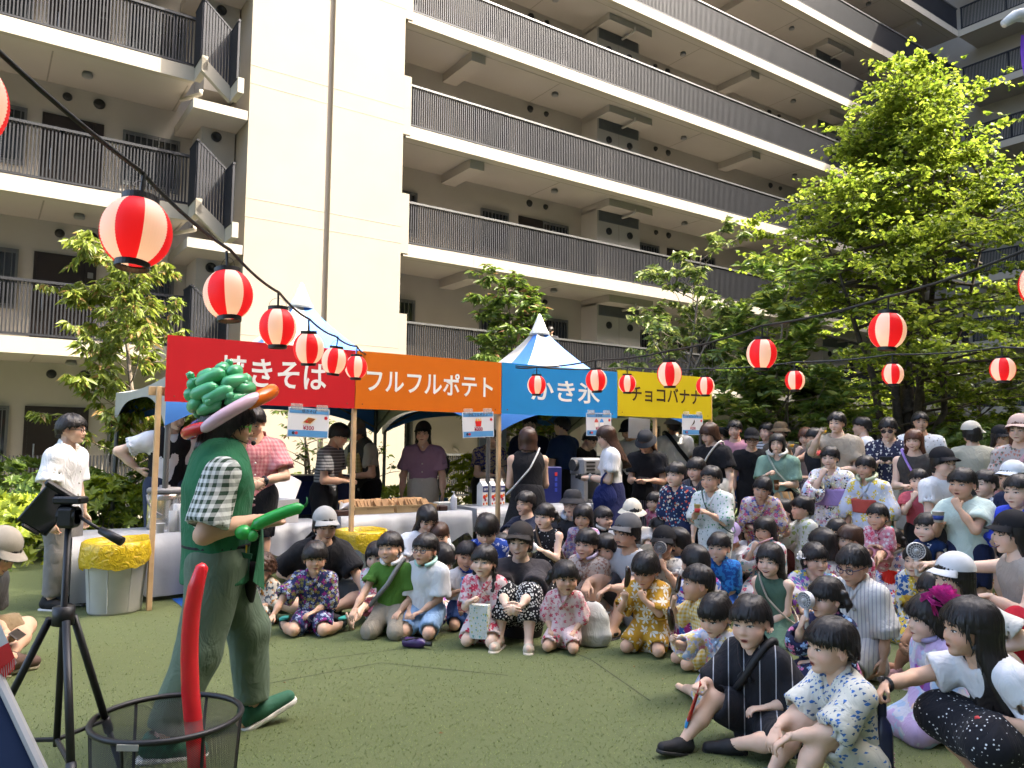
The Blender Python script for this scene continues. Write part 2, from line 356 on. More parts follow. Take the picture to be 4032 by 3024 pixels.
def right_wing():
    B = thing('apartment_building', 'cream apartment block with open corridors and dark slatted railings behind the stalls', 'building', FL(0,0), ROTF)
    L = 27.75
    MB().box(-14, L+3, YB, YB+6, -.2, 30.0).build('corridor_wall', M_BACK, B)
    MB().box(-.35, L+2, .0, YB+.1, -.1, .22).build('ground_floor_slab', M_FASC, B)
    for i, zb in enumerate(ZB):
        ceil = zb; floor = .22 if i == 0 else ZB[i-1]+FH
        sl = MB().box(-.10, L+.002, .12, YB+.05, zb, zb+FH-.004).build('floor_slab', M_CEIL, B)
        MB().box(-.12, L, 0, .14, zb-.012, zb+FH).build('fascia', M_FASC, B)
        for k in range(14):
            xx = 1.85+k*1.95
            put('fascia_joint', 'fj', lambda: MB().box(-.005,.005,-.0022,0,-.01,FH).mesh('fascia_joint'), M_JOINT, sl, xx, 0, zb)
        put('soffit_groove', 'sg', lambda: MB().box(0, 27.5, -.01, .01, -.0025, 0).mesh('soffit_groove'), M_JOINT, sl, 0, .32, zb-.0008)
        if i < 8:
            rz = zb+FH
            r = railing_mesh(.0, L, z0=0).build('railing_slats', M_RAIL, B, loc=(0,0,rz)); r['kind'] = 'stuff'
            MB().box(0, L, -.005, .085, RAILH-.05, RAILH).build('handrail', M_RAILT, B, loc=(0,0,rz))
        if i == 1:
            pass
        if i < 8:
            for c in (7.8, 19.2):
                corridor_unit(B, c, floor, ceil)
            for xb in (2.1, 13.5, 24.9):
                put('ceiling_beam', 'beam', lambda: MB().box(-.22,.22,-1.5,0,-.24,0).mesh('ceiling_beam'), M_CEIL, B, xb, YB-.005, ceil+.002)
            for xj in (4.85, 10.75, 16.2, 22.1):
                put('soffit_joint', 'sj', lambda: MB().box(-.012,.012,-1.45,0,-.003,0).mesh('soffit_joint'), M_JOINT, B, xj, YB-.02, ceil-.0006)
            add_window(B, .75, floor, .8, 1.2)
    # first corridor (ground floor) railing stands low behind the stalls
    r = railing_mesh(0, L, z0=0).build('railing_slats', M_RAIL, B, loc=(0,0,.22)); r['kind'] = 'stuff'
    MB().box(0, L, -.005, .085, RAILH-.05, RAILH).build('handrail', M_RAILT, B, loc=(0,0,.22))
    # stair tower: two lit wall panels parted by a recessed groove
    MB().box(-3.82, -2.10, -.02, YB+.3, -.2, 30).build('tower_panel', M_WALL, B)
    MB().box(-1.97, -.20, -.02, YB+.3, -.2, 30).build('tower_panel', M_WALL, B)
    MB().box(-2.11, -1.96, .10, YB+.2, -.2, 30).build('tower_groove', M_RAILT if False else M_BACK, B)
    for i, zb in enumerate(ZB[:7]):
        for zz in (zb+.27, zb+.67):
            for a, b in ((-3.823,-2.097), (-1.973,-.197)):
                MB().box(a, b, -.0225, -.0195, zz-.007, zz+.007).build('panel_joint', M_JOINT, B)
                MB().box(a, b, -.024, -.0195, zz+.0075, zz+.02).build('panel_lip', M_FASC, B)
        MB().box(-.198, .0, -.017, .14, zb+.05 if i else .4, zb+FH+RAILH+.16).build('tower_return', M_WALL, B)
    # wing left of the tower
    xL = -22.
    for i, zb in enumerate(ZB):
        floor = .22 if i == 0 else ZB[i-1]+FH
        MB().box(xL, -4.93, .12, YB+.05, zb, zb+FH-.004).build('floor_slab', M_CEIL, B)
        MB().box(xL, -4.93, 0, .14, zb-.012, zb+FH).build('fascia', M_FASC, B)
        # stair: landing edge, flight going down, lower landing edge
        z1 = zb+FH
        def strip(pts, t0=.012, w=.12, h=FH):
            mb = MB()
            for (xa,ya,za),(xb,yb,zz) in zip(pts[:-1], pts[1:]):
                d = Vector((xb-xa,yb-ya,0)); d = d.normalized() if d.length > 1e-5 else Vector((1,0,0)); s = Vector((-d.y,d.x,0))*w
                a0, b0 = Vector((xa,ya,za)), Vector((xb,yb,zz)); dn = Vector((0,0,-h-t0))
                mb.add([a0,b0,b0+s,a0+s,a0+dn,b0+dn,b0+s+dn,a0+s+dn], [(0,1,2,3),(7,6,5,4),(0,4,5,1),(1,5,6,2),(2,6,7,3),(3,7,4,0)])
            return mb
        zig = [(-4.93,.0,z1),(-4.93,-.62,z1),(-4.36,-.62,z1-.50),(-4.36,-1.15,z1-.50)]
        strip(zig).build('stair_edge', M_FASC, B)
        MB().box(-4.93,-3.83,-.0,YB,zb-.55,zb-.35).build('stair_flight', M_CEIL, B)
        mb = MB()
        zr = [(p[0]+.0,p[1]+.03,p[2]) for p in zig]
        for (xa,ya,za),(xb,yb,zz) in zip(zr[:-1], zr[1:]):
            L_ = max(math.hypot(xb-xa,yb-ya),.01); k = int(L_/.06)
            for q in range(k+1):
                t = (q+.5)/(k+1); x, y, z = xa+(xb-xa)*t, ya+(yb-ya)*t, za+(zz-za)*t
                mb.box(x-.02,x+.02,y-.02,y+.02,z-.02,z+RAILH+.12)
            mb.tube([(xa,ya,za+RAILH+.12),(xb,yb,zz+RAILH+.12)], .03, 6)
        o = mb.build('stair_railing', M_RAIL, B); o['kind'] = 'stuff'
        r = railing_mesh(xL, -4.95).build('railing_slats', M_RAIL, B, loc=(0,0,z1)); r['kind'] = 'stuff'
        MB().box(xL, -4.95, -.005, .085, RAILH-.05, RAILH).build('handrail', M_RAIL, B, loc=(0,0,z1))
        if i < 4:
            add_door(B, -6.88, floor, 1); add_window(B, -5.38, floor, 1.15); add_window(B, -8.05, floor, .7, 1.2); add_vent(B, -7.02, zb-.22, .08); add_vent(B, -6.43, zb-.22, .10)
            add_door(B, -9.5, floor, 1); add_lamp(B, -6.76, .9, zb)
            for xx in (-7.4, -4.99):
                put('soffit_joint', 'sj2', lambda: MB().box(-.014,.014,-1.5,0,-.003,0).mesh('soffit_joint'), M_JOINT, B, xx, YB-.02, zb-.0006)
            MB().tube([(-5.0,.9,zb-.09),(-4.72,.35,zb-.09),(-4.72,.35,zb)], .045, 8).build('drain_pipe', M_BOXW, B, smooth=True)
        bx = MB().box(-4.55,-3.85,.9,YB,floor,zb-.35).build('stair_wall', M_BACK, B)
        put('round_vent', 'rv', None, M_DARK, bx, -4.25, .9, zb-.72)
    r = railing_mesh(xL, -4.95).build('railing_slats', M_RAIL, B, loc=(0,0,.22)); r['kind'] = 'stuff'
    MB().box(xL, -4.93, 0, YB+.05, -.1, .22).build('ground_floor_slab', M_FASC, B)
    MB().box(-14.2, L+3, -.02, YB+6, 29.2, 30.2).build('roof_parapet', M_FASC, B)
right_wing()

def cross_wing():
    """wing closing the courtyard on the right; its corridors face left"""
    o = FL(27.75, 0); B = thing('apartment_building', 'shaded apartment wing closing the courtyard at upper right', 'building', o, ROTF-math.pi/2)
    L = 25.0      # local x runs towards the camera side (along the normal of the long facade), y into the wing
    MB().box(-3, L, YB, YB+6, -.2, 30.0).build('corridor_wall', M_BACK, B)
    for i, zb in enumerate(ZB):
        floor = .22 if i == 0 else ZB[i-1]+FH
        MB().box(.003, L, .12, YB+.05, zb, zb+FH-.004).build('floor_slab', M_CEIL, B)
        MB().box(.003, L, .003, .14, zb-.012, zb+FH).build('fascia', M_FASC, B)
        if i < 8:
            r = railing_mesh(.1, L).build('railing_slats', M_RAIL, B, loc=(0,0,zb+FH)); r['kind'] = 'stuff'
            MB().box(.1, L, -.005, .085, RAILH-.05, RAILH).build('handrail', M_RAIL, B, loc=(0,0,zb+FH))
            add_lamp(B, 5, .9, zb); add_vent(B, 4.2, zb-.2, .1); add_vent(B, 3.6, zb-.2, .08)
            add_window(B, 3.0, floor, 1.2); add_door(B, 5.2, floor, 1); add_window(B, 7.2, floor, 1.2)
    MB().box(-3, L, .003, YB+6, 29.2, 30.2).build('roof_parapet', M_FASC, B)
cross_wing()
def facing_wing():
    """wing behind the photographer; it shades the lawn"""
    o = FL(40, -23.1); B = thing('apartment_building', 'cream apartment wing standing behind the photographer and shading the lawn', 'building', o, ROTF+math.pi)
    L = 74
    MB().box(0, L, 1.5, 8, -.2, 30.0).build('corridor_wall', M_BACK, B)
    for i, zb in enumerate(ZB):
        MB().box(0, L, 0, 1.6, zb, zb+FH).build('floor_slab', M_FASC, B)
        MB().box(0, L, .04, .07, zb+FH, zb+FH+RAILH).build('balcony_panel', mat('frosted_panel',(.28,.28,.27),.3), B)
        for x in range(2, L, 6): MB().box(x, x+1.8, 1.46, 1.52, zb+FH, zb+FH+2.0).build('balcony_window', M_GLASS, B)
    MB().box(-.01, L+.01, -.01, 8, 28.6, 29.4).build('roof_parapet', M_FASC, B)
facing_wing()
# ================================================================ festival stalls: tents, sign boards, tables
M_TW = mat('tent_white_canvas', (.35,.34,.315), .6, .05, 3, .15, 40, spec=.3)
M_TB = mat('tent_blue_canvas', (.045,.17,.50), .55, .08, 3, .15, 40, spec=.3)
M_TBD = mat('tent_blue_side', (.03,.08,.2), .7, .1)
M_POLE = mat('tent_pole_steel', (.13,.13,.13), .45, .1, 4, metal=.5)
M_WOOD = mat('pine_post', (.55,.36,.19), .6, .18, 5, .2, 30)
def tent(cx, label, group, blue_front):
    w, d, ze, za = 1.93, 1.72, 2.14, 3.34; yc = -6.28
    T = thing('canopy_tent', label, 'tent', FL(cx, yc), ROTF, group)
    mb = MB(); mbb = MB(); n = 14
    cor = [(-w,-d),(w,-d),(w,d),(-w,d)]
    def prof(t, edge): return ze+(za-ze)*(.28*t+.72*t**2.6)-(.05*math.sin(math.pi*edge)*(1-t))
    for k in range(4):
        a, b = cor[k], cor[(k+1)%4]
        for half in (0, 1):
            col = M_TW if half == 0 else M_TB
            if k == 1: col = M_TB if half == 0 else M_TW
            vs = []; m = 5
            for i in range(n+1):
                t = i/n; r = 1-t*.965
                for j in range(m+1):
                    e = half*.5+.5*j/m; x = a[0]+(b[0]-a[0])*e; y = a[1]+(b[1]-a[1])*e
                    vs.append((x*r, y*r, prof(t, e)))
            fs = [(i*(m+1)+j, i*(m+1)+j+1, (i+1)*(m+1)+j+1, (i+1)*(m+1)+j) for i in range(n) for j in range(m)]
            MB().add(vs, fs).build('roof_gore', col, T, smooth=True)
        # valance with a scalloped arch
        vs = []; m = 20
        for j in range(m+1):
            e = j/m; x = a[0]+(b[0]-a[0])*e; y = a[1]+(b[1]-a[1])*e
            h = .10+.40*abs(2*e-1)**3.0
            zt = prof(0, e); vs += [(x,y,zt), (x*1.004,y*1.004,zt-h)]
        MB().add(vs, [(2*j,2*j+1,2*j+3,2*j+2) for j in range(m)]).build('valance', M_TB if (k == 0 or k == 2) else M_TW, T, smooth=True)
    cp = MB().lathe([(.16,-.03),(.155,0),(.13,.03),(.075,.16),(.03,.27),(.012,.30),(0,.305)], 20, (0,0,za-.02)).build('peak_cap', mat('peak_cap_plastic',(.62,.62,.57),.5), T, smooth=True)
    MB().lathe([(.165,-.05),(.17,-.03),(.16,-.025)], 20, (0,0,za-.02)).build('cap_rim', mat('cap_rim_grey',(.3,.3,.28),.5), cp)  # rim ring in a darker grey than the cap
    for x, y in cor:
        MB().tube([(x*.985,y*.985,0),(x*.985,y*.985,ze-.02)], .028, 8).box(x*.985-.08,x*.985+.08,y*.985-.08,y*.985+.08,0,.01).build('tent_leg', M_POLE, T)
        MB().tube([(x*.985,y*.985,1.75),(x*.6,y*.985,2.1)], .014, 6).tube([(x*.985,y*.985,1.75),(x*.985,y*.6,2.1)], .014, 6).build('brace', M_POLE, T)
    return T
tent(-4.74, 'blue and white peaked canopy tent behind the red and orange boards', 'canopy tents', 0)
tent(-.77, 'blue and white peaked canopy tent behind the blue board', 'canopy tents', 1)

SIGNS = [(-6.83,-5.0,'red_sign_board','red stall sign board with white lettering 焼きそば', (.54,.013,.02), '焼きそば', .30, 1.06, (.8,.8,.78), .02),
         (-5.0,-3.17,'orange_sign_board','orange stall sign board with white lettering フルフルポテト', (.64,.145,.006), 'フルフルポテト', .25, 1.58, (.8,.8,.78), .02),
         (-3.17,-1.34,'blue_sign_board','sky blue stall sign board with white lettering かき氷', (.02,.24,.58), 'かき氷', .28, 1.10, (.8,.8,.78), .02),
         (-1.34,.49,'yellow_sign_board','yellow stall sign board with dark brown lettering チョコバナナ', (.63,.49,.010), 'チョコバナナ', .21, 1.36, (.045,.02,.01), .01)]
SY = -8.75
def signs():
    for k, (a, b, nm, lab, col, txt, th, tw, tc, bold) in enumerate(SIGNS):
        c = (a+b)/2; w = (b-a)/2-.004; z0 = [1.845,1.845,1.85,1.88][k]; z1 = z0+.605
        S = MB().box(-w,w,-.006,.006,z0,z1).build(nm, mat(nm+'_print', col, .42, .03, 4, spec=.35), None, loc=FL(c,SY), rot=(0,0,ROTF))
        tag(S, lab, 'sign', 'stall sign boards')
        o = obj('lettering', text_mesh(txt, tw, th, .018, m=mat(nm+'_ink', tc, .5, .03)), S, (.06 if k == 2 else .08 if k == 0 else 0,-.0085,z0+.31))
        for px in (-w+.08, w-.08):
            put('nail', 'nail', lambda: MB().lathe([(.008,0),(.007,.003),(0,.004)],8).xf(Matrix.Rotation(math.pi/2,4,'X')).mesh('nail'), mat('nail_rust',(.25,.06,.03),.6), S, px, -.006, z0+.05)
    for k, x in enumerate((-6.87,-4.99,-3.18,-1.36,-.62,.50)):
        if k == 3: continue
        P = MB().bbox(-.022,.022,.008,.055,0,(1.98,2.42,2.42,0,1.87,2.4)[k],.004).build('wooden_post', M_WOOD, None, loc=FL(x,SY), rot=(0,0,ROTF))
        tag(P, ['wooden post holding the left end of the red sign board','wooden post between the red and orange boards','wooden post between the orange and blue boards','','wooden post under the yellow board','wooden post at the right end of the yellow board'][k], 'post', 'wooden sign posts')
    r = MB().bbox(-6.95,.52,.058,.095,1.90,1.98,.004).build('wooden_rail', M_WOOD, None, loc=FL(0,SY), rot=(0,0,ROTF)); tag(r, 'long wooden rail behind the row of sign boards', 'rail')
signs()

M_PAPER = mat('laminated_paper', (.68,.70,.74), .25, .02, spec=.5)
M_PBLUE = mat('poster_blue', (.10,.30,.60), .3, .05, spec=.5)
def poster(px, lab, title, price, art, tilt=0., y=-8.80):
    """laminated price sheet; px = centre pixel in the photograph"""
    d = ray(*px); o = Vector((0,0,CAM_H)); nrm = Vector((UY,-UX,0)); p0 = FL(0,y); t = (p0-o).dot(nrm)/d.dot(nrm); c = o+d*t
    P = MB().box(-.21,.21,-.002,.002,-.145,.145).build('price_poster', M_PAPER, None, loc=c, rot=(0,tilt,ROTF)); tag(P, lab, 'poster', 'price posters')
    MB().box(-.20,.20,-.0035,-.0025,.09,.137).build('title_band', M_PBLUE, P); MB().box(-.20,.20,-.0035,-.0025,-.137,-.075).build('bottom_band', M_PBLUE, P)
    obj('title', text_mesh(title, None, .036, .01, m=mat('poster_ink',(.03,.03,.035),.5)), P, (0,-.0045,.113))
    obj('price', text_mesh('¥'+price, None, .042, .02, m=mat('price_ink',(.35,.01,.06),.5)), P, (.0,-.0045,-.05))
    MB().lathe([(.02,0),(0,.001)],5).xf(Matrix.Translation((.175,-.0045,.055))@Matrix.Rotation(math.pi/2,4,'X')).build('flower_mark', mat('poster_red',(.6,.02,.03),.4), P)
    for q, cc in ((-.15,(.02,.03,.06)),(-.12,(.55,.05,.05))):
        MB().lathe([(.016,0),(0,.001)],12).xf(Matrix.Translation((q,-.0045,-.105))@Matrix.Rotation(math.pi/2,4,'X')).build('picture_mark', mat('mark%d'%int(-q*100), cc, .4), P)
    A = lambda: None
    if art == 'noodle':
        MB().add([(-.075,-.0045,-.005),(.02,-.0045,-.02),(.085,-.0045,.045),(-.01,-.0045,.06)],[(0,1,2,3)]).build('picture_tray', mat('pic_tray',(.75,.68,.5),.4), P)
        MB().add([(-.058,-.0055,.003),(.015,-.0055,-.008),(.068,-.0055,.043),(-.005,-.0055,.053)],[(0,1,2,3)]).build('picture_noodles', mat('pic_noodle',(.32,.10,.02),.4,.4,60), P)
        MB().lathe([(.012,0),(0,.001)],10).xf(Matrix.Translation((-.02,-.0065,.01))@Matrix.Rotation(math.pi/2,4,'X')).build('picture_ginger', mat('poster_red',(.6,.02,.03)), P)
    elif art == 'fries':
        MB().add([(-.032,-.0055,-.02),(.032,-.0055,-.02),(.044,-.0055,.04),(-.044,-.0055,.04)],[(0,1,2,3)]).build('picture_box', mat('pic_box',(.68,.02,.02),.4), P)
        for q in range(7):
            x = -.036+q*.011; MB().box(x,x+.009,-.005,-.0045,.0,.058+.018*math.sin(q*2.3)).build('picture_fry', mat('pic_fry',(.85,.42,.04),.4), P)
    elif art == 'ice':
        for x, cc in ((-.045,(.7,.12,.1)),(.045,(.05,.25,.65))):
            MB().add([(x-.025,-.0055,-.03),(x+.025,-.0055,-.03),(x+.034,-.0055,.025),(x-.034,-.0055,.025)],[(0,1,2,3)]).build('picture_cup', mat('pic_cup',(.85,.83,.8),.4), P)
            MB().add([(x-.036,-.005,.024),(x+.036,-.005,.024),(x+.02,-.005,.06),(x,-.005,.075),(x-.02,-.005,.06)],[(0,1,2,3,4)]).build('picture_syrup', mat('pic_syrup%d'%int(x>0),cc,.4), P)
    else:
        mb = MB()
        for q in range(8):
            t = q/7; x = -.02+.05*t+.018*math.sin(t*3.1); z = -.01+.075*t; r = .014*math.sin(.3+2.6*t)
            mb.box(x-r,x+r,-.0055,-.005,z-.006,z+.006)
        mb.build('picture_banana', mat('pic_choco',(.03,.012,.008),.4), P); MB().box(-.034,-.03,-.005,-.0045,-.035,-.005).build('picture_stick', M_WOOD, P)
    for x in (-.13,.13): MB().box(x-.06,x+.06,-.0045,-.0035,.12,.185).build('tape', mat('clear_tape',(.6,.6,.58),.2,alpha=.35), P)
    return P
poster((1215,1665), 'laminated price poster reading 焼きそば ¥300 under the red board', '焼きそば', '300', 'noodle', .03)
poster((1883,1672), 'laminated price poster reading フルフルポテト ¥300 under the orange board', 'フルフルポテト', '300', 'fries', -.05)
poster((2358,1671), 'laminated price poster reading かき氷 at the right end of the blue board', 'かき氷', '300', 'ice', -.02)
poster((2727,1672), 'laminated price poster reading チョコバナナ ¥200 under the yellow board', 'チョコバナナ', '200', 'choco', -.01)
pb = MB().box(-.2,.2,-.002,.002,-.14,.14).build('price_poster', M_PAPER, None, loc=FL(-.75,-8.55,1.73), rot=(0,.04,ROTF)); tag(pb, 'blank back of a price poster hanging under the yellow board', 'poster', 'price posters')

M_CLOTH = mat('vinyl_tablecloth', (.33,.345,.37), .38, .04, 4, .25, 14, spec=.4)
def table(x0, x1, y0, y1, label, z=.70, drop=.26, seed=1, hang=.22):
    T = thing('folding_table', label, 'table', FL((x0+x1)/2,(y0+y1)/2), ROTF, 'stall tables')
    w, d = (x1-x0)/2, (y1-y0)/2; R = random.Random(seed)
    MB().box(-w+.03,w-.03,-d+.03,d-.03,z-.03,z-.006).build('tabletop', mat('table_board',(.4,.36,.3),.6), T)
    for sx in (-w+.12, w-.12):
        for sy in (-d+.08, d-.08): MB().tube([(sx,sy,0),(sx,sy,z-.03)], .014, 6).build('leg', M_POLE, T)
    # one draped sheet: top plus skirts with swags and folds
    nx, vs, fs = 44, [], []
    rows = [(-d-.004, z-drop), (-d-.004, z-drop*.5), (-d, z), (0, z+.001), (d, z), (d+.004, z-drop*.6)]
    ph = [R.random()*6 for _ in range(4)]
    for r, (yy, zz) in enumerate(rows):
        for i in range(nx+1):
            t = i/nx; x = -w+2*w*t; y, q = yy, zz
            if zz < z-.01:
                k = (z-zz)/drop; f = math.sin(t*23+ph[0])*.6+math.sin(t*41+ph[1])*.4
                y += math.copysign(1, yy)*(.02+.035*f)*k
                q += -.20*k*abs(math.sin(t*math.pi*2.0+ph[2]))+.05*k*math.sin(t*9+ph[3])
            vs.append((x, y, max(q, .04)))
    for r in range(len(rows)-1):
        for i in range(nx): a = r*(nx+1)+i; fs.append((a, a+1, a+nx+2, a+nx+1))
    o = len(vs)
    for sx in (-1, 1):
        st = len(vs); m = 8
        for r, k in enumerate((0, .5, 1)):
            for j in range(m+1):
                t = j/m; y = -d+2*d*t; vs.append((sx*(w+.004+.03*k*math.sin(t*9)), y, z-(drop+.05*math.sin(t*7))*k))
        for r in range(2):
            for j in range(m): a = st+r*(m+1)+j; fs.append((a, a+1, a+m+2, a+m+1))
    MB().add(vs, fs).build('tablecloth', M_CLOTH, T, smooth=True)
    return T
table(-4.95,-3.30,-8.35,-7.75, 'table with draped white sheet and trays of paper bags under the orange board', seed=2)
table(-3.20,-1.40,-8.30,-7.70, 'table with draped white sheet and syrup cartons under the blue board', seed=5, z=.72)
table(-1.30,.40,-8.30,-7.70, 'table with draped white sheet under the yellow board', seed=8)
table(-7.45,-6.05,-8.30,-7.65, 'small table with white sheet and drinks jug left of the red board', seed=9, drop=.5, z=.62)
table(-6.25,-5.15,-8.45,-7.9, 'table with a white foam box under the red board', seed=12, drop=.1, z=.66)
# shallow trays of brown paper bags
M_TRAY = mat('cream_plastic_tray', (.56,.40,.21), .45, .05)
M_BAG = mat('kraft_paper_bag', (.40,.235,.11), .7, .2, 9, .3, 25)
def tray(cx, lab):
    T = thing('bread_tray', lab, 'tray', FL(cx,-8.05,.704), ROTF, 'cream trays of bags'); w, d, h = .25, .17, .085
    mb = MB().box(-w,w,-d,d,0,.008)
    mb.box(-w-.006,w+.006,-d-.006,-d,0,h).box(-w-.006,w+.006,d,d+.006,0,h).box(-w-.006,-w,-d,d,0,h).box(w,w+.006,-d,d,0,h).box(-w-.014,w+.014,-d-.014,-d-.006,h-.012,h)
    mb.build('tray_body', M_TRAY, T)
    MB().box(-.07,.07,-d-.012,-d-.006,h-.035,h-.02).build('grip', mat('tray_grip',(.40,.28,.14),.5), T)
    R = random.Random(int(cx*100))
    for i in range(11):
        for j in range(2):
            b = MB().bbox(-.055,.055,-.02,.02,0,.15,.006)
            b.v = [(v[0]*(1-.12*(v[2] > .1)), v[1]*(1-.75*(v[2] > .1)), v[2]) for v in b.v]
            o = b.build('paper_bag', M_BAG, None, loc=FL(cx-.21+i*.042, -8.05-.08+.16*j, .713), rot=(-.45+R.uniform(-.1,.1), R.uniform(-.1,.1), ROTF+.5+R.uniform(-.4,.4)))
            tag(o, 'small kraft paper bag in the %s cream tray' % ('left','right')[cx > -4.2], 'bag', 'kraft bags in the trays')
tray(-4.52, 'left cream plastic tray of kraft paper bags'); tray(-3.97, 'right cream plastic tray of kraft paper bags')
def carton(x, k):
    o = FL(x,-7.98,.722); T = thing('syrup_carton', 'white syrup carton with red fruit print, %s of three beside the wooden post' % ('leftmost','middle','rightmost')[k], 'carton', o, ROTF+.25, 'syrup cartons')
    mb = MB().box(-.05,.05,-.05,.05,0,.25); mb.add([(-.05,-.05,.25),(.05,-.05,.25),(.05,.05,.25),(-.05,.05,.25),(-.05,0,.31),(.05,0,.31)],[(0,1,5,4),(2,3,4,5),(1,2,5),(3,0,4)]); mb.box(-.05,.05,-.004,.004,.305,.335)
    mb.build('carton_body', mat('carton_white',(.7,.7,.68),.4), T)
    MB().box(-.046,.046,-.0525,-.0505,.17,.245).build('label_band', mat('carton_navy',(.02,.03,.14),.4), T)
    obj('lettering', text_mesh('氷みつ', .07, .04, .02, m=mat('carton_ink',(.75,.75,.75),.5)), T, (0,-.054,.207))
    for q, (x_, z_, r_) in enumerate(((-.02,.11,.026),(.02,.125,.022),(.0,.075,.02),(-.03,.025,.014),(.025,.028,.016))):
        MB().lathe([(r_,0),(0,.001)],12).xf(Matrix.Translation((x_,-.0515,z_))@Matrix.Rotation(math.pi/2,4,'X')).build('fruit_print', mat('carton_fruit%d'%(q%3),[(.6,.03,.02),(.7,.2,.02),(.25,.03,.1)][q%3],.4), T)
for k, x in enumerate((-2.92,-2.79,-2.66)): carton(x, k)
def bottle(loc, h, r, col, lab, cap=(.7,.7,.7), name='pump_bottle', group=None, pump=True, cat='bottle', rot=None):
    T = thing(name, lab, cat, loc, ROTF, group)
    if rot: T.rotation_euler = rot
    mc = mat(name+'_%s' % str(col), col, .3, .04, spec=.5)
    MB().lathe([(r*.95,0),(r,.01),(r,h*.62),(r*.8,h*.72),(r*.4,h*.78),(r*.4,h*.82)],16).build('bottle_body', mc, T, smooth=True)
    if pump: MB().tube([(0,0,h*.82),(0,0,h*.95)], r*.18, 8).box(-r*.8,r*.25,-r*.2,r*.2,h*.95,h).build('pump_head', mat('pumpcap%s'%str(cap),cap,.4), T)
    else: MB().lathe([(r*.45,h*.8),(r*.45,h),(0,h)],14).build('bottle_cap', mat('pumpcap%s'%str(cap),cap,.4), T)
    return T
bottle(FL(-3.42,-8.12,.70), .22, .04, (.6,.62,.66), 'white sanitiser pump bottle at the right end of the tray table')
bottle(FL(-5.62,-8.25,.66), .24, .042, (.5,.52,.55), 'clear spray bottle beside the foam box under the red board')
def small_box(loc, s, col, lab, name, cat, rz=ROTF, b=.008, group=None, extra=None):
    w, d, h = s
    T = MB().bbox(-w/2,w/2,-d/2,d/2,0,h,b).build(name, mat(name+str(col), col, .55, .08, 6), None, loc=loc, rot=(0,0,rz)); tag(T, lab, cat, group); return T
tb = small_box(FL(-4.86,-8.22,.70), (.2,.12,.06), (.06,.025,.015), 'dark brown tissue box with a white tissue standing out', 'tissue_box', 'box')
MB().add([(-.06,0,.06),(.05,.01,.06),(.08,-.02,.15),(.0,.03,.13),(-.05,-.01,.16),(.02,-.03,.1)],[(0,1,2,3),(0,3,4),(0,5,1),(5,2,1)]).build('tissue', mat('tissue_white',(.75,.75,.75),.8), tb)
for k, x in enumerate((-3.72,-3.6)): small_box(FL(x,-8.15,.70), (.11,.1,.06), (.05,.02,.012), 'small dark woven basket, %s of two on the tray table' % ('left','right')[k], 'woven_basket', 'basket', group='small baskets')
small_box(FL(-3.5,-8.0,.70), (.2,.13,.09), (.5,.52,.5), 'clear plastic lidded box on the tray table', 'plastic_box', 'box')
# coolers, ice shaver, fan, wok, foam box, water jug
cl = small_box(FL(-4.65,-6.85,.62), (.75,.42,.40), (.012,.02,.085), 'dark blue cooler box behind the kraft bags', 'cooler_box', 'cooler')
MB().bbox(-.39,.39,-.225,.225,.40,.47,.01).build('lid', mat('cooler_lid',(.01,.014,.05),.5), cl)
st = small_box(FL(-4.65,-6.85,0), (.8,.5,.62), (.03,.03,.035), 'dark low stand under the blue cooler', 'low_stand', 'stand')
c2 = small_box(FL(-3.15,-6.7,.0), (.7,.45,.75), (.02,.10,.22), 'blue plastic crate behind the table of trays', 'blue_crate', 'crate')
ic = small_box(FL(-1.85,-7.9,.72), (.30,.3,.48), (.012,.02,.14), 'tall dark blue dispenser beside the woman in black', 'dispenser', 'dispenser')
for q in range(4): MB().box(.03,.07,-.153,-.15,.15+q*.07,.20+q*.07).build('button', mat('dispenser_button%d'%(q==3),(.05,.08,.5) if q < 3 else (.6,.04,.04),.4), ic)
def ice_shaver():
    T = thing('ice_shaver', 'grey ice shaving machine on the table under the blue board', 'machine', FL(-1.22,-8.0,.72), ROTF)
    m = mat('shaver_grey',(.30,.30,.30),.45,.05)
    MB().bbox(-.2,.2,-.15,.15,.36,.60,.03).build('motor_housing', m, T)
    MB().tube([(-.26,0,.5),(-.16,0,.5)], .08, 14).build('knob', mat('shaver_knob',(.06,.06,.06),.5), T)
    MB().box(-.17,-.1,-.14,.14,0,.36).box(.1,.17,-.14,.14,0,.36).build('legs', m, T)
    for q in range(4): MB().box(-.13,.02,-.156,-.15,.38+q*.05,.40+q*.05).build('vent_slot', M_DARK, T)
    MB().lathe([(.12,0),(.12,.03),(.1,.03)],18).build('base_plate', m, T)
ice_shaver()
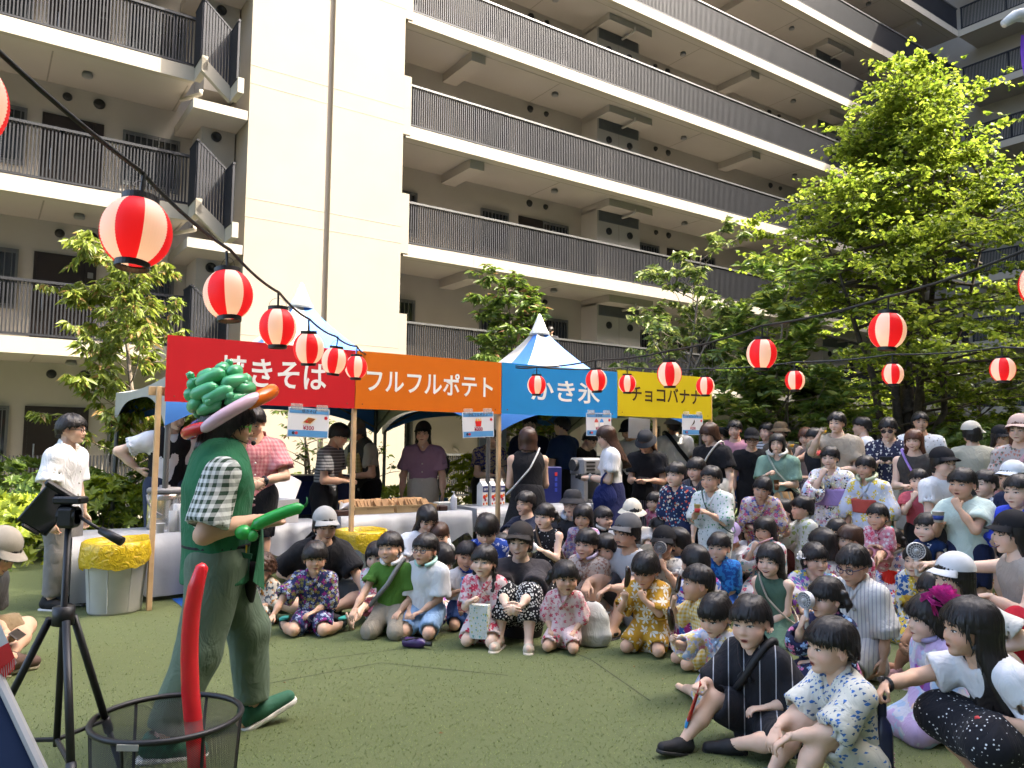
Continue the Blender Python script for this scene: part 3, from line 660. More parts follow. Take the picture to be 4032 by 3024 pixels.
def fan(loc, rz, lab, R=.24, hz=.45, col=(.02,.02,.02), colb=(.03,.10,.09)):
    T = thing('electric_fan', lab, 'fan', loc, rz, 'electric fans'); m = mat('fan_%s'%str(col), col, .4)
    MB().lathe([(.14,0),(.14,.03),(.05,.05)],18).tube([(0,.03,.03),(0,.03,hz)],.03,8).build('stand', mat('fan_stand%s'%str(colb),colb,.5), T)
    mb = MB()
    for r in (1,.8,.6,.4,.2):
        mb.tube([(R*r*math.cos(a),-.05-.04*(1-r*r),hz+R*r*math.sin(a)) for a in np.linspace(0,2*math.pi,25)[:-1]], .0035, 4, closed=True)
    for k in range(24):
        a = k*math.pi/12; mb.tube([(R*r*math.cos(a),-.05-.04*(1-r*r),hz+R*r*math.sin(a)) for r in (.12,.5,.8,1)], .0025, 4)
    g = mb.build('grille', m, T); g['kind'] = 'stuff'
    MB().tube([(R*math.cos(a),0,hz+R*math.sin(a)) for a in np.linspace(0,2*math.pi,29)[:-1]], .02, 6, closed=True).build('ring', m, T)
    for k in range(4):
        b = MB(); a = k*math.pi/2
        b.add([(0,-.01,0),(.05,-.02,R*.3),(.10,-.01,R*.85),(-.02,.02,R*.88),(-.05,.02,R*.3)],[(0,1,2,3,4)]).xf(Matrix.Translation((0,0,hz))@Matrix.Rotation(a,4,'Y')); b.build('blade', mat('fan_blade%s'%str(col),tuple(c*2.5+.02 for c in col),.4), T)
    MB().tube([(0,-.02,hz),(0,.13,hz)], .06, 12).build('motor', m, T)
fan(FL(-2.98,-6.75,.75), ROTF-.35, 'black round electric fan on the crate beside the woman in lilac')
fan(FL(4.55,-6.7,.8), ROTF+.5, 'white standing fan behind the man with a paper cup', col=(.35,.36,.35), colb=(.3,.3,.3))
def wok():
    T = thing('wok_stove', 'black iron wok on a gas stove with a steel back plate', 'stove', FL(-5.55,-6.9), ROTF)
    MB().lathe([(.02,.62),(.2,.66),(.30,.78),(.31,.80),(.28,.785),(.18,.69),(0,.65)],22).build('wok', mat('wok_iron',(.012,.012,.012),.5), T, smooth=True)
    MB().box(-.3,.3,-.25,.25,.42,.62).build('burner', mat('burner_steel',(.06,.06,.06),.4,metal=.5), T)
    for sx in (-.27,.27):
        for sy in (-.22,.22): MB().tube([(sx,sy,0),(sx,sy,.42)], .018, 6).build('leg', M_POLE, T)
    MB().box(-.42,.42,.36,.38,.6,1.16).build('back_plate', mat('splash_plate',(.16,.13,.10),.4,.2,4,metal=.6), T)
wok()
def foam_box():
    T = thing('foam_box', 'open white polystyrene box propped up under the red board', 'box', FL(-5.72,-8.18,.66), ROTF+.2); m = mat('white_foam',(.62,.62,.62),.8,.03,8,.2,90)
    MB().box(-.28,.28,-.2,.2,0,.02).box(-.28,-.25,-.2,.2,.02,.24).box(.25,.28,-.2,.2,.02,.24).box(-.25,.25,-.2,-.17,.02,.24).box(-.25,.25,.17,.2,.02,.24).build('box_body', m, T)
    MB().bbox(-.29,.29,-.02,.03,0,.44,.01).xf(Matrix.Translation((.12,.2,.16))@Matrix.Rotation(-.3,4,'X')@Matrix.Rotation(.5,4,'Y')).build('lid', m, T)
foam_box()
def water_jug():
    T = thing('water_jug', 'large steel drinks jug with grey lid on the small left table', 'jug', FL(-6.62,-7.85,.62), ROTF)
    MB().lathe([(.15,0),(.155,.02),(.155,.1),(.158,.11),(.155,.12),(.155,.28),(.158,.29),(.155,.3),(.155,.36)],28).build('jug_body', mat('jug_steel',(.5,.47,.42),.22,.04,metal=.85), T, smooth=True)
    MB().lathe([(.165,.36),(.165,.39),(.15,.405),(.05,.41),(.05,.43),(0,.432)],28).build('lid', mat('jug_lid',(.22,.22,.23),.5), T, smooth=True)
    MB().tube([(.17*math.cos(a),-.17*math.sin(a)*.55-.05,.34-.2*math.sin(a)) for a in np.linspace(0,math.pi,13)], .011, 6).build('carry_handle', mat('jug_lid',(.22,.22,.23)), T, smooth=True)
    P = thing('paper_cups', 'stack of paper cups wrapped in clear plastic beside the steel jug', 'cups', FL(-6.55,-8.2,.62), ROTF)
    m = mat('paper_cup_white',(.66,.65,.62),.5,.03)
    for k, (x, y) in enumerate(((-.05,0),(.04,-.02),(.0,.06))):
        MB().lathe([(.036,0),(.04,.2+.03*k),(.038,.2+.03*k),(.034,.01)],14).build('cup_stack', m, P, loc=(x,y,0), smooth=True)
    MB().lathe([(.09,0),(.1,.05),(.095,.2),(.06,.26),(.02,.29),(.04,.31)],12,sx=1.1).build('plastic_wrap', mat('clear_wrap',(.7,.72,.74),.15,alpha=.22,spec=.8), P, smooth=True)
    c = MB().lathe([(.033,0),(.042,.09),(.044,.092),(.04,.09),(.031,.004)],18).build('paper_cup', m, None, loc=FL(-6.72,-8.26,.62), smooth=True); tag(c, 'single white paper cup at the edge of the small left table', 'cup')
water_jug()
def hanging_bag():
    T = MB().lathe([(.0,-.30),(.09,-.29),(.13,-.22),(.12,-.12),(.07,-.04),(.03,.0),(.015,.06),(.03,.12),(.01,.16)],14,sx=.8).build('plastic_bag', mat('white_carrier_bag',(.6,.64,.6),.35,.1,8,.5,14,alpha=.82), None, loc=FL(-4.12,-6.1,1.55), smooth=True); tag(T, 'white plastic carrier bag hanging from the tent leg', 'bag')
hanging_bag()
bn = MB().box(-.25,.25,-.004,.004,0,1.0).build('ice_banner', mat('ice_banner_cloth',(.42,.50,.55),.6,.15,3), None, loc=FL(-1.6,-6.2,1.0), rot=(0,0,ROTF)); tag(bn, 'white and blue cloth banner with the letter ま under the blue board', 'banner')
obj('lettering', text_mesh('ま', .22, .24, .05, m=mat('banner_white',(.75,.75,.75),.6)), bn, (0,-.006,.72)); obj('lettering_shadow', text_mesh('ま', .25, .27, .09, m=mat('banner_navy',(.01,.015,.14),.6)), bn, (0,-.005,.72))
def bin_(px, lab, h=.56, r=.23, over=1.0):
    c = ground(*px); T = thing('waste_bin', lab, 'bin', c, 0, 'white bins with yellow bags')
    prof = [(r*.8,0),(r*.83,.02),(r,h*.98),(r*1.05,h),(r*1.0,h*1.0),(r*.95,h*.9)]
    b = MB().lathe(prof,32); b.build('bin_body', mat('bin_plastic',(.42,.415,.39),.55,.06,6,dirt=((.25,.24,.2),3,.4)), T, smooth=True)
    for k in range(8):
        a = k*math.pi/4+.2; MB().tube([(r*.815*math.cos(a),r*.815*math.sin(a),.02),(r*.985*math.cos(a),r*.985*math.sin(a),h*.85)], .007, 5).build('bin_rib', mat('bin_rib',(.36,.355,.33),.6), T)
    R = random.Random(int(px[0])); n = 56; vs = []; fs = []; L = [(.72,.74),(.9,.93),(1.0,1.035),(1.09,1.02),(1.12,.92),(1.14,.80),(1.10,.70)]
    ph = [R.random()*6 for _ in range(5)]
    for q, (rr, zz) in enumerate(L):
        for k in range(n):
            a = 2*math.pi*k/n; f = .5*math.sin(a*7+ph[0])+.4*math.sin(a*13+ph[1])+.3*math.sin(a*23+ph[2]); w = max(0,q-2)/4
            dz = (.10*math.sin(a+ph[3])+.07*math.sin(a*2+ph[4])+.02*f)*w
            vs.append((r*(rr+.035*f*w)*math.cos(a), r*(rr+.035*f*w)*math.sin(a), h*(zz+dz)))
    for q in range(len(L)-1):
        for k in range(n): fs.append((q*n+k, q*n+(k+1)%n, (q+1)*n+(k+1)%n, (q+1)*n+k))
    m = MATS.get('yellow_bin_bag')
    if not m:
        m, nt, bs = nodes_of('yellow_bin_bag'); MATS['yellow_bin_bag'] = m
        bs.inputs['Base Color'].default_value = (.78,.55,.02,1); bs.inputs['Roughness'].default_value = .16; bs.inputs['Alpha'].default_value = .86; bs.inputs['Coat Weight'].default_value = .5
        tc = N(nt,'ShaderNodeTexCoord'); nz = N(nt,'ShaderNodeTexNoise'); nz.inputs['Scale'].default_value = 16; nz.inputs['Distortion'].default_value = 1.5; nt.links.new(tc.outputs['Object'], nz.inputs['Vector']); bump_n(nt, bs, nz.outputs[0], .8, .03)
        tr = N(nt,'ShaderNodeBsdfTranslucent'); tr.inputs[0].default_value = (.8,.55,.02,1); mx = N(nt,'ShaderNodeMixShader'); mx.inputs[0].default_value = .3
        nt.links.new(bs.outputs[0], mx.inputs[1]); nt.links.new(tr.outputs[0], mx.inputs[2]); nt.links.new(mx.outputs[0], nt.nodes['Material Output'].inputs[0])
    MB().add(vs, fs).build('bin_bag', m, T, smooth=True)
    MB().lathe([(0,h*.86),(r*.6,h*.88),(r*.93,h*.80)],16).build('rubbish', mat('rubbish',(.45,.42,.36),.7,.4,14,.8,12), T, smooth=True)
bin_((450,2405), 'white waste bin with yellow bag behind the balloon man', .6, .26)
bin_((1420,2308), 'white waste bin with yellow bag behind the boy in green', .57, .25)
sh = MB().add([(-6.6,-9.15,.004),(-4.0,-8.75,.004),(-4.0,-8.3,.004),(-6.6,-8.3,.004)],[(0,1,2,3)]).build('blue_groundsheet', mat('blue_tarp',(.012,.10,.42),.35,.1,7,.5,22), None, loc=FL(0,0), rot=(0,0,ROTF)); tag(sh, 'blue plastic groundsheet spread in front of the red board stall', 'groundsheet')
# ================================================================ trees and shrubs
def leaf_mat(name, a, b, c=None, cfrac=.0, transl=.4, rough=.45):
    if name in MATS: return MATS[name]
    m, nt, bs = nodes_of(name); g = N(nt,'ShaderNodeNewGeometry')
    col = mix_n(nt, g.outputs['Random Per Island'], a, b)
    if c:
        w = N(nt,'ShaderNodeTexWhiteNoise'); w.noise_dimensions = '1D'; nt.links.new(g.outputs['Random Per Island'], w.inputs['W'])
        col = mix_n(nt, math_n(nt,'LESS_THAN', w.outputs['Value'], cfrac), col, c)
    nt.links.new(col, bs.inputs['Base Color']); bs.inputs['Roughness'].default_value = rough; bs.inputs['Specular IOR Level'].default_value = .35
    tr = N(nt,'ShaderNodeBsdfTranslucent'); hs = N(nt,'ShaderNodeHueSaturation'); hs.inputs['Value'].default_value = 1.5; hs.inputs['Saturation'].default_value = 1.05
    nt.links.new(col, hs.inputs['Color']); nt.links.new(hs.outputs[0], tr.inputs[0])
    mx = N(nt,'ShaderNodeMixShader'); mx.inputs[0].default_value = transl
    nt.links.new(bs.outputs[0], mx.inputs[1]); nt.links.new(tr.outputs[0], mx.inputs[2]); nt.links.new(mx.outputs[0], nt.nodes['Material Output'].inputs[0])
    MATS[name] = m; return m
def leaves_mesh(name, base, d, nrm, L, W_, m, round_=False, fold=.25):
    """each leaf is a small folded blade: base point, axis, normal, length, half width"""
    d = unit(d); s = unit(np.cross(d, nrm)); up = np.cross(s, d); n = len(base); L = L[:,None]; W_ = W_[:,None]
    if round_:
        P = [base, base+d*L*.28-s*W_*.85+up*W_*fold, base+d*L*.68-s*W_*.85+up*W_*fold, base+d*L-up*L*.12, base+d*L*.68+s*W_*.85+up*W_*fold, base+d*L*.28+s*W_*.85+up*W_*fold]
        F = [(0,1,2,3),(0,3,4,5)]
    else:
        P = [base, base+d*L*.42-s*W_+up*W_*fold, base+d*L-up*L*.2, base+d*L*.42+s*W_+up*W_*fold]; F = [(0,1,2),(0,2,3)]
    k = len(P); V = np.stack(P, 1).reshape(-1,3); q = len(F[0])
    idx = (np.arange(n)[:,None,None]*k+np.array(F)[None]).reshape(-1)
    me = bpy.data.meshes.new(name); me.vertices.add(len(V)); me.vertices.foreach_set('co', V.ravel().astype(np.float32))
    nf = n*len(F); me.loops.add(len(idx)); me.loops.foreach_set('vertex_index', idx.astype(np.int32)); me.polygons.add(nf)
    me.polygons.foreach_set('loop_start', np.arange(0,nf*q,q,dtype=np.int32)); me.polygons.foreach_set('loop_total', np.full(nf,q,dtype=np.int32))
    me.materials.append(m); me.update(); return me
M_BARK = mat('tree_bark', (.075,.058,.045), .9, .35, 14, .9, 30)
M_BARK2 = mat('pale_bark', (.17,.135,.10), .85, .3, 12, .7, 30)
def path(R, a, d, L, n, wob, lift=0.):
    """a wandering branch line"""
    P = [np.array(a, float)]; d = unit(np.array(d, float))
    for i in range(n):
        d = unit(d+R.normal(0, wob, 3)+np.array([0,0,lift])); P.append(P[-1]+d*L/n)
    return np.array(P)
def tree(name, label, loc, stems, leafspec, seed, group=None, bark=None):
    """stems: list of branch polylines (local) with radii; leafspec: arrays of leaves"""
    T = thing(name, label, 'tree', loc, 0, group); mb = MB()
    for P, r0, r1 in stems:
        k = len(P); mb.tube([tuple(p) for p in P], [r0+(r1-r0)*i/(k-1) for i in range(k)], 7 if r0 > .02 else 4)
    mb.build('trunk', bark or M_BARK, T, smooth=True)
    o = obj('crown', leaves_mesh('crown', *leafspec), T); o['kind'] = 'stuff'
    return T
def spray(R, P, n, spread, L, W_, droop, flat, side=None):
    """leaves scattered alternately along a twig polyline"""
    t = R.random(n)*(len(P)-1); i = np.minimum(t.astype(int), len(P)-2); fr = (t-i)[:,None]
    b = P[i]*(1-fr)+P[i+1]*fr; ax = unit(P[i+1]-P[i])
    az = R.random(n)*2*np.pi; o = np.stack([np.cos(az), np.sin(az), np.zeros(n)], -1)
    d = unit(ax*.5+o*.8+np.stack([np.zeros(n), np.zeros(n), -droop*(.5+R.random(n))], -1))
    nr = unit(np.array([0,0,1.])*flat+R.normal(0,.45,(n,3)))
    b = b+R.normal(0, spread, (n,3))*np.array([1,1,.5])
    return b, d, nr, L*(.65+.6*R.random(n)), W_*(.7+.5*R.random(n))
def cat_spec(S, m, round_, fold=.25):
    return (np.concatenate([s[0] for s in S]), np.concatenate([s[1] for s in S]), np.concatenate([s[2] for s in S]), np.concatenate([s[3] for s in S]), np.concatenate([s[4] for s in S]), m, round_, fold)

def big_tree():
    """tall broad-leaved tree with tiers of level sprays, several stems"""
    R = np.random.default_rng(21); stems = []; S = []
    tops = [(.25,.0,9.15),(-.8,.2,7.6),(1.0,-.2,7.9),(-1.6,-.1,5.6),(1.9,.1,6.2),(.1,.9,7.2),(.2,-.9,6.8)]
    lines = []
    for k, tp in enumerate(tops):
        a = np.array([R.normal(0,.12), R.normal(0,.12), 0.]); b = np.array(tp); mid = a*.5+b*.5*np.array([.55,.55,1.0])
        t = np.linspace(0,1,9)[:,None]; P = (1-t)**2*a+2*t*(1-t)*mid+t*t*b; P[1:-1] += R.normal(0,.05,(7,3))
        stems.append((P, .17 if k == 0 else .09+.03*R.random(), .012)); lines.append(P)
    prof = lambda z: float(np.interp(z, [1.5,2.2,3.2,4.2,5.2,6.2,7.2,8.2,8.9,9.3], [2.4,3.3,3.6,3.4,3.0,2.3,1.55,.9,.4,.1]))
    for i in range(210):
        z = 1.7+7.4*R.random()**.95; P = lines[R.integers(len(lines))]
        k = np.argmin(abs(P[:,2]-z)); a = P[k].copy(); a[2] = min(z, P[-1,2]); az = R.random()*6.283
        tgt = np.array([np.cos(az), np.sin(az), 0])*prof(z)*(.55+.55*R.random())
        d = tgt-np.array([a[0],a[1],0]); L = np.linalg.norm(d)
        if L < .25: continue
        B = path(R, a, np.array([d[0],d[1],L*(.32 if z < 6 else .75)*(.4+.9*R.random())]), L, 7, .09, -.05)
        stems.append((B, .012+.006*L, .003))
        for q in range(int(7+4.2*L)):
            j = R.integers(2, 8); s = B[min(j,7)]; a2 = R.random()*6.283; tw = path(R, s, (np.cos(a2)+d[0]/L*.8, np.sin(a2)+d[1]/L*.8, .16), .28+.45*R.random(), 4, .12, -.03)
            if R.random() < .15: stems.append((tw, .004, .0015))
            S.append(spray(R, tw, R.integers(11,18), .032, .088, .042, .35, 1.1))
        S.append(spray(R, B[3:], 18, .04, .10, .048, .35, 1.1))
    for q in range(7):     # leading shoots
        a = np.array([.25+R.normal(0,.2), R.normal(0,.15), 8.5]); tw = path(R, a, (R.normal(0,.25),R.normal(0,.2),1), .55+.4*R.random(), 5, .05)
        stems.append((tw,.006,.002)); S.append(spray(R, tw, 16, .01, .10, .05, .2, .6))
    m = leaf_mat('broad_leaf', (.085,.128,.017), (.195,.242,.034), (.265,.31,.05), .25, .58)
    tree('broadleaf_tree', 'tall bright green broadleaf tree with tiers of round leaves at right', at(3575,1560,14.6)*Vector((1,1,0)), stems, cat_spec(S, m, True), 5)
big_tree()
def small_tree(label, px, Y, top, width, seed, mats, L=.11, W_=.019, nb=26, droop=.55, cl=5, zlow=.9, lean=0., name='small_tree', dens=1.0, stem_n=1, bark=None, flat=.7, curve=1.0):
    """slender tree with long leaves gathered in hanging bunches at the twig ends"""
    R = np.random.default_rng(seed); base = at(px, 1700, Y)*Vector((1,1,0)); stems = []; S = []
    lines = []
    for q in range(stem_n):
        P = path(R, (R.normal(0,.05),R.normal(0,.05),0), (lean+R.normal(0,.12)*(q>0),R.normal(0,.05),1), top*(.93 if q == 0 else .8), 10, .045*curve, .03); lines.append(P); stems.append((P, .018*top**.75, .008))
    for i in range(nb):
        P = lines[i%stem_n]; t = zlow/top+(1-zlow/top)*(i+.5)/nb; k = min(int(t*10), 9); a = P[k]*(1-(t*10-k))+P[k+1]*(t*10-k) if k < 10 else P[-1]
        az = i*2.4+R.normal(0,.4); L_ = width*(1.0-.72*max(0,t-.3)**1.2)*(.6+.55*R.random())
        B = path(R, a, (np.cos(az), np.sin(az), .42+.3*R.random()), L_, 6, .12*curve, -.02); stems.append((B, .006+.006*L_, .003))
        for c in range(cl):
            s = B[R.integers(2,7)] if c else B[-1]; tw = path(R, s, R.normal(0,1,3)*np.array([1,1,.4])+unit(B[-1]-B[0])+np.array([0,0,.35]), .14+.2*R.random(), 3, .15)
            stems.append((tw,.0035,.0015)); n = int((10+R.integers(0,10))*dens)
            b, d, nr, l, w = spray(R, tw[1:], n, .015, L, W_, droop, flat); S.append((b,d,nr,l,w))
    m = mats; return tree(name, label, base, stems, cat_spec(S, m, False, .35), seed, 'slender trees before the facade', bark or M_BARK2)
LF_A = leaf_mat('long_leaf_yellow_green', (.095,.135,.018), (.225,.26,.045), (.34,.22,.09), .10, .38)
LF_B = leaf_mat('long_leaf_green', (.045,.085,.012), (.12,.165,.025), (.16,.09,.04), .06, .33)
LF_C = leaf_mat('glossy_leaf', (.06,.10,.02), (.17,.21,.05), (.24,.26,.08), .2, .35, .35)
LF_D = leaf_mat('whorled_leaf', (.06,.11,.018), (.15,.20,.035), (.22,.25,.05), .2, .35, .4)
small_tree('slender tree with drooping yellow green leaves left of the red board', 560, 11.2, 4.75, 1.2, 4, LF_A, .165, .028, 44, .75, 8, .9, .0, dens=1.5)
small_tree('leafy evergreen tree rising behind the blue tent peak', 2025, 15.0, 5.05, 1.0, 8, LF_B, .19, .036, 34, .35, 7, 1.6, .03, dens=1.2)
small_tree('open branching tree with twisted pale limbs above the yellow board', 2640, 14.2, 5.5, 1.6, 15, LF_C, .15, .038, 44, .5, 7, 2.4, .0, stem_n=3, bark=M_BARK2, curve=1.8)
small_tree('broad low tree with whorled pale leaves right of the yellow board', 2960, 13.3, 4.6, 1.6, 23, LF_D, .19, .036, 42, .1, 7, 1.2, .02, stem_n=2, flat=.5, dens=1.2)
small_tree('low spreading tree behind the standing onlookers at right', 3120, 12.9, 2.9, 1.5, 29, LF_D, .18, .036, 34, .15, 7, 1.0, .02, stem_n=3, flat=.5, dens=1.2)
small_tree('thin young tree trained against the cream tower wall behind the wok', 1230, 12.3, 2.6, 1.0, 37, LF_B, .10, .018, 18, .4, 4, .7, -.05, stem_n=2, dens=.7)
small_tree('thin young tree against the cream tower wall behind the masked cook', 1420, 12.9, 2.4, .9, 41, LF_B, .10, .018, 14, .4, 4, .7, .05, stem_n=2, dens=.7)
small_tree('leafy young tree under the blue tent behind the ice stall', 2090, 13.0, 2.3, 1.0, 43, LF_A, .12, .024, 20, .3, 5, .5, .05, stem_n=2)
small_tree('small dark tree behind the man with a cap at far right', 3850, 15.5, 3.4, 1.9, 47, LF_C, .16, .036, 36, .3, 7, .7, .0, stem_n=3, dens=1.2)
def shrub(label, px, Y, w, h, seed, m, L=.12, W_=.030, n=900, round_=False):
    R = np.random.default_rng(seed); c = at(px, 1750, Y)*Vector((1,1,0)); T = thing('shrub', label, 'shrub', c, 0, 'shrubs in the planting bed'); mb = MB(); S = []
    for q in range(9):
        a = R.random()*6.283; r = R.random()**.5; P = path(R, (0,0,0), (np.cos(a)*r*w/h, np.sin(a)*r*w/h, 1), h*.85, 5, .12); mb.tube([tuple(p) for p in P], [.008,.007,.006,.005,.004,.003], 4)
    mb.build('stems', M_BARK2, T)
    k = n//9; a = R.random(k)*6.283; r = R.random(k)**.45; z = R.random(k)**.7; prof = np.sqrt(np.clip(1-(z-.35)**2/.45,0.05,1))
    b0 = np.stack([np.cos(a)*r*w*prof, np.sin(a)*r*w*prof, z*h], -1)
    for i in range(k):
        out = unit(np.array([b0[i,0],b0[i,1],.5*h])+R.normal(0,.15,3)); nn = 9; az = np.arange(nn)*2.4+R.random()*6
        sd = unit(np.cross(out, [0.3,.2,1.])); sd2 = np.cross(out, sd)
        d = unit(out*.55+np.cos(az)[:,None]*sd+np.sin(az)[:,None]*sd2); S.append((np.tile(b0[i],(nn,1)), d, np.tile(out,(nn,1))+R.normal(0,.2,(nn,3)), L*(.7+.5*R.random(nn)), W_*(.8+.4*R.random(nn))))
    o = obj('foliage', leaves_mesh('foliage', *cat_spec(S, m, round_, .3)), T); o['kind'] = 'stuff'
SH_Y = leaf_mat('shrub_yellow_green', (.10,.15,.012), (.30,.34,.03), None, 0, .35)
SH_G = leaf_mat('shrub_green', (.05,.10,.014), (.13,.18,.03), None, 0, .35)
shrub('bright yellow green shrub at the left edge of the planting bed', 60, 9.6, 1.0, .75, 1, SH_Y, n=2400)
shrub('dark green leafy shrub behind the yellow green shrub at far left', 20, 10.8, 1.2, 1.2, 2, SH_G, n=2000)
shrub('green shrub behind the man in the white shirt', 290, 10.4, .95, 1.1, 3, SH_G, n=1800)
shrub('pale shrub between the white shirted man and the tent leg', 420, 10.0, .75, 1.0, 4, SH_Y, n=1500)
shrub('green shrub under the tent behind the steel jug', 640, 11.0, .9, 1.15, 5, SH_G, n=1500)
shrub('yellow shrub at the foot of the cream tower wall', 1590, 12.2, .8, .8, 6, SH_Y, n=1300)
shrub('bright shrub behind the black electric fan', 1850, 12.6, .7, 1.3, 7, SH_Y, n=1300)
shrub('leafy shrub beneath the blue tent behind the dispenser', 2180, 13.2, .9, 1.5, 8, SH_G, n=1500)
shrub('shrub behind the woman with a white tote bag', 2700, 14.2, .9, 1.0, 9, SH_Y, n=1300)
shrub('dark shrub behind the woman in the green top', 3080, 13.6, 1.1, 1.2, 10, SH_G, n=1400)
shrub('dark shrub at the foot of the tall broadleaf tree', 3500, 13.6, 1.3, 1.4, 11, SH_G, n=1800)
shrub('dark shrub behind the man in the khaki shirt', 3800, 13.2, 1.5, 1.9, 12, SH_G, n=2200)
shrub('dark shrub at the right edge of the planting bed', 4060, 12.8, 1.4, 2.0, 13, SH_G, n=1800)
# ================================================================ paper lanterns on strings
def lantern_mats():
    out = []
    for nm, c in (('lantern_red',(.62,.014,.024)), ('lantern_white',(.72,.66,.64))):
        m, nt, b = nodes_of(nm); b.inputs['Base Color'].default_value = (*c,1); b.inputs['Roughness'].default_value = .5
        tr = N(nt,'ShaderNodeBsdfTranslucent'); tr.inputs[0].default_value = (*c,1); mx = N(nt,'ShaderNodeMixShader'); mx.inputs[0].default_value = .5
        nt.links.new(b.outputs[0], mx.inputs[1]); nt.links.new(tr.outputs[0], mx.inputs[2]); nt.links.new(mx.outputs[0], nt.nodes['Material Output'].inputs[0]); out.append(m)
    return out
LR, LW = lantern_mats()
M_BLK = mat('black_plastic', (.012,.012,.013), .45, .15, 5)
M_BULB = mat('warm_bulb', (1,.72,.38), .5, 0, emit=1.2)
def lantern_meshes():
    R = .103; H = .2; rings = 44; seg = 64; g = {LR:MB(), LW:MB()}
    def pt(i, k):
        t = i/rings; z = H*t; s = abs(2*t-1); r = R*math.sqrt(1-.76*s*s); r *= 1+.013*(1 if i%2 else -1)
        a = 2*math.pi*k/seg; return (r*math.cos(a), r*math.sin(a), z-H/2)
    for k in range(seg):
        m = LR if (k*8//seg)%2 == 0 else LW
        vs = []; fs = []
        for i in range(rings+1): vs += [pt(i,k), pt(i,k+1)]
        fs = [(2*i,2*i+1,2*i+3,2*i+2) for i in range(rings)]; g[m].add(vs, fs, m)
    shell = MB(); shell.v = g[LR].v+g[LW].v; o = len(g[LR].v); shell.f = g[LR].f+[tuple(i+o for i in f) for f in g[LW].f]; shell.mi = [0]*len(g[LR].f)+[1]*len(g[LW].f); shell.mats = [LR, LW]
    top = MB().lathe([(.05,.098),(.055,.098),(.055,.118),(.05,.118)],28); bot = MB().lathe([(.046,-.118),(.051,-.118),(.051,-.098),(.046,-.098)],28)
    for q in (top, bot): q.f = [f for f in q.f if len(f) == 4]; q.mi = [0]*len(q.f)
    wire = MB().tube([(.05*math.cos(a),0,.118+.05*math.sin(a)) for a in np.linspace(0,math.pi,9)], .0012, 4).tube([(0,0,.10),(0,0,.2)], .006, 6)
    bulb = MB().ball((0,0,-.035),.022,n=12,k=8).tube([(0,0,-.01),(0,0,.10)],.012,8)
    return [('shell',shell.mesh('shell',True),None),('top_hoop',top.mesh('top_hoop'),M_BLK),('bottom_hoop',bot.mesh('bottom_hoop'),M_BLK),('hanger',wire.mesh('hanger'),M_BLK),('bulb',bulb.mesh('bulb',True),M_BULB)]
LM = lantern_meshes()
for _, me, m in LM:
    if m: me.materials.append(m)
def lantern(px, py, Y, label, rz, tilt=(0,0), group='paper lanterns'):
    p = at(px, py, Y); T = thing('paper_lantern', label, 'lantern', p, rz, group); T.rotation_euler = (tilt[0], tilt[1], rz)
    for nm, me, m in LM: obj(nm, me, T)
    l = bpy.data.lights.new('lantern_glow','POINT'); l.energy = .045; l.color = (1,.62,.28); l.shadow_soft_size = .024; lo = bpy.data.objects.new('lantern_glow', l); COL.objects.link(lo); lo.parent = T; lo.location = (0,0,-.055)
    return p
def string(pts, label, sag=.02, r=.008):
    P = []
    for a, b in zip(pts[:-1], pts[1:]):
        for i in range(8):
            t = i/8; q = a.lerp(b, t); q.z -= sag*4*t*(1-t)*(b-a).length; P.append(q)
    P.append(pts[-1]); o = MB().tube(P, r, 6).build('lantern_cable', M_BLK, None, smooth=True); tag(o, label, 'cable', 'lantern cables')
def strings():
    A = [(-172,395,1.72),(537,915,2.36),(899,1161,3.32),(1094,1290,4.28),(1215,1371,5.2),(1318,1421,6.12),(1402,1446,7.2)]
    nm = ['largest lantern cut off at the left edge','big lantern in front of the slender tree, second on the string','third lantern on the left string, before the tower corner','fourth lantern on the left string, above the red board','fifth lantern on the left string, tilted at the red board','sixth lantern on the left string, over the letter ば','last lantern on the left string, beside the orange board']
    pts = []
    for k, (x, y, Y) in enumerate(A):
        p = lantern(x, y, Y, 'red and white lantern, '+nm[k], .3+k*1.13, (.0,.12 if k in (1,2,5) else .16 if k == 4 else .02)); pts.append(p+Vector((0,0,.2)))
    string([at(-420,-60,1.2)]+pts+[at(1445,1395,8.15)], 'black cable carrying the left string of lanterns')
    U = [(2348,1498,7.42,'over the letters of the blue board'),(2636,1473,6.5,'above the left half of the yellow board'),(2999,1393,5.4,'before the whorled leaf tree'),(3494,1302,4.5,'large, hanging high before the tall tree'),(4110,1120,3.6,'cut off at the right edge')]
    pts = [FL(-3.0,-8.8,2.42)]
    for k, (x, y, Y, s) in enumerate(U):
        p = lantern(x, y, Y, 'striped lantern on the upper right string, '+s, .1+k*.9, (0,-.06)); pts.append(p+Vector((0,0,.2)))
    string(pts+[at(4600,820,3.0)], 'black cable of the upper right lantern string')
    V = [(2113,1516,8.5,'over the letter か of the blue board'),(2470,1511,9.2,'over the letter チ of the yellow board'),(2777,1520,8.8,'at the right end of the yellow board'),(3130,1498,8.3,'small, left of the tree trunk'),(3515,1473,7.7,'small, before the tree trunk'),(3948,1455,6.8,'right of the tree trunk')]
    pts = [FL(-3.0,-8.8,2.40)]
    for k, (x, y, Y, s) in enumerate(V):
        p = lantern(x, y, Y, 'striped lantern on the lower right string, '+s, .5+k*1.3, (0,0)); pts.append(p+Vector((0,0,.2)))
    string(pts+[at(4500,1360,6.2)], 'black cable of the lower right lantern string')
strings()
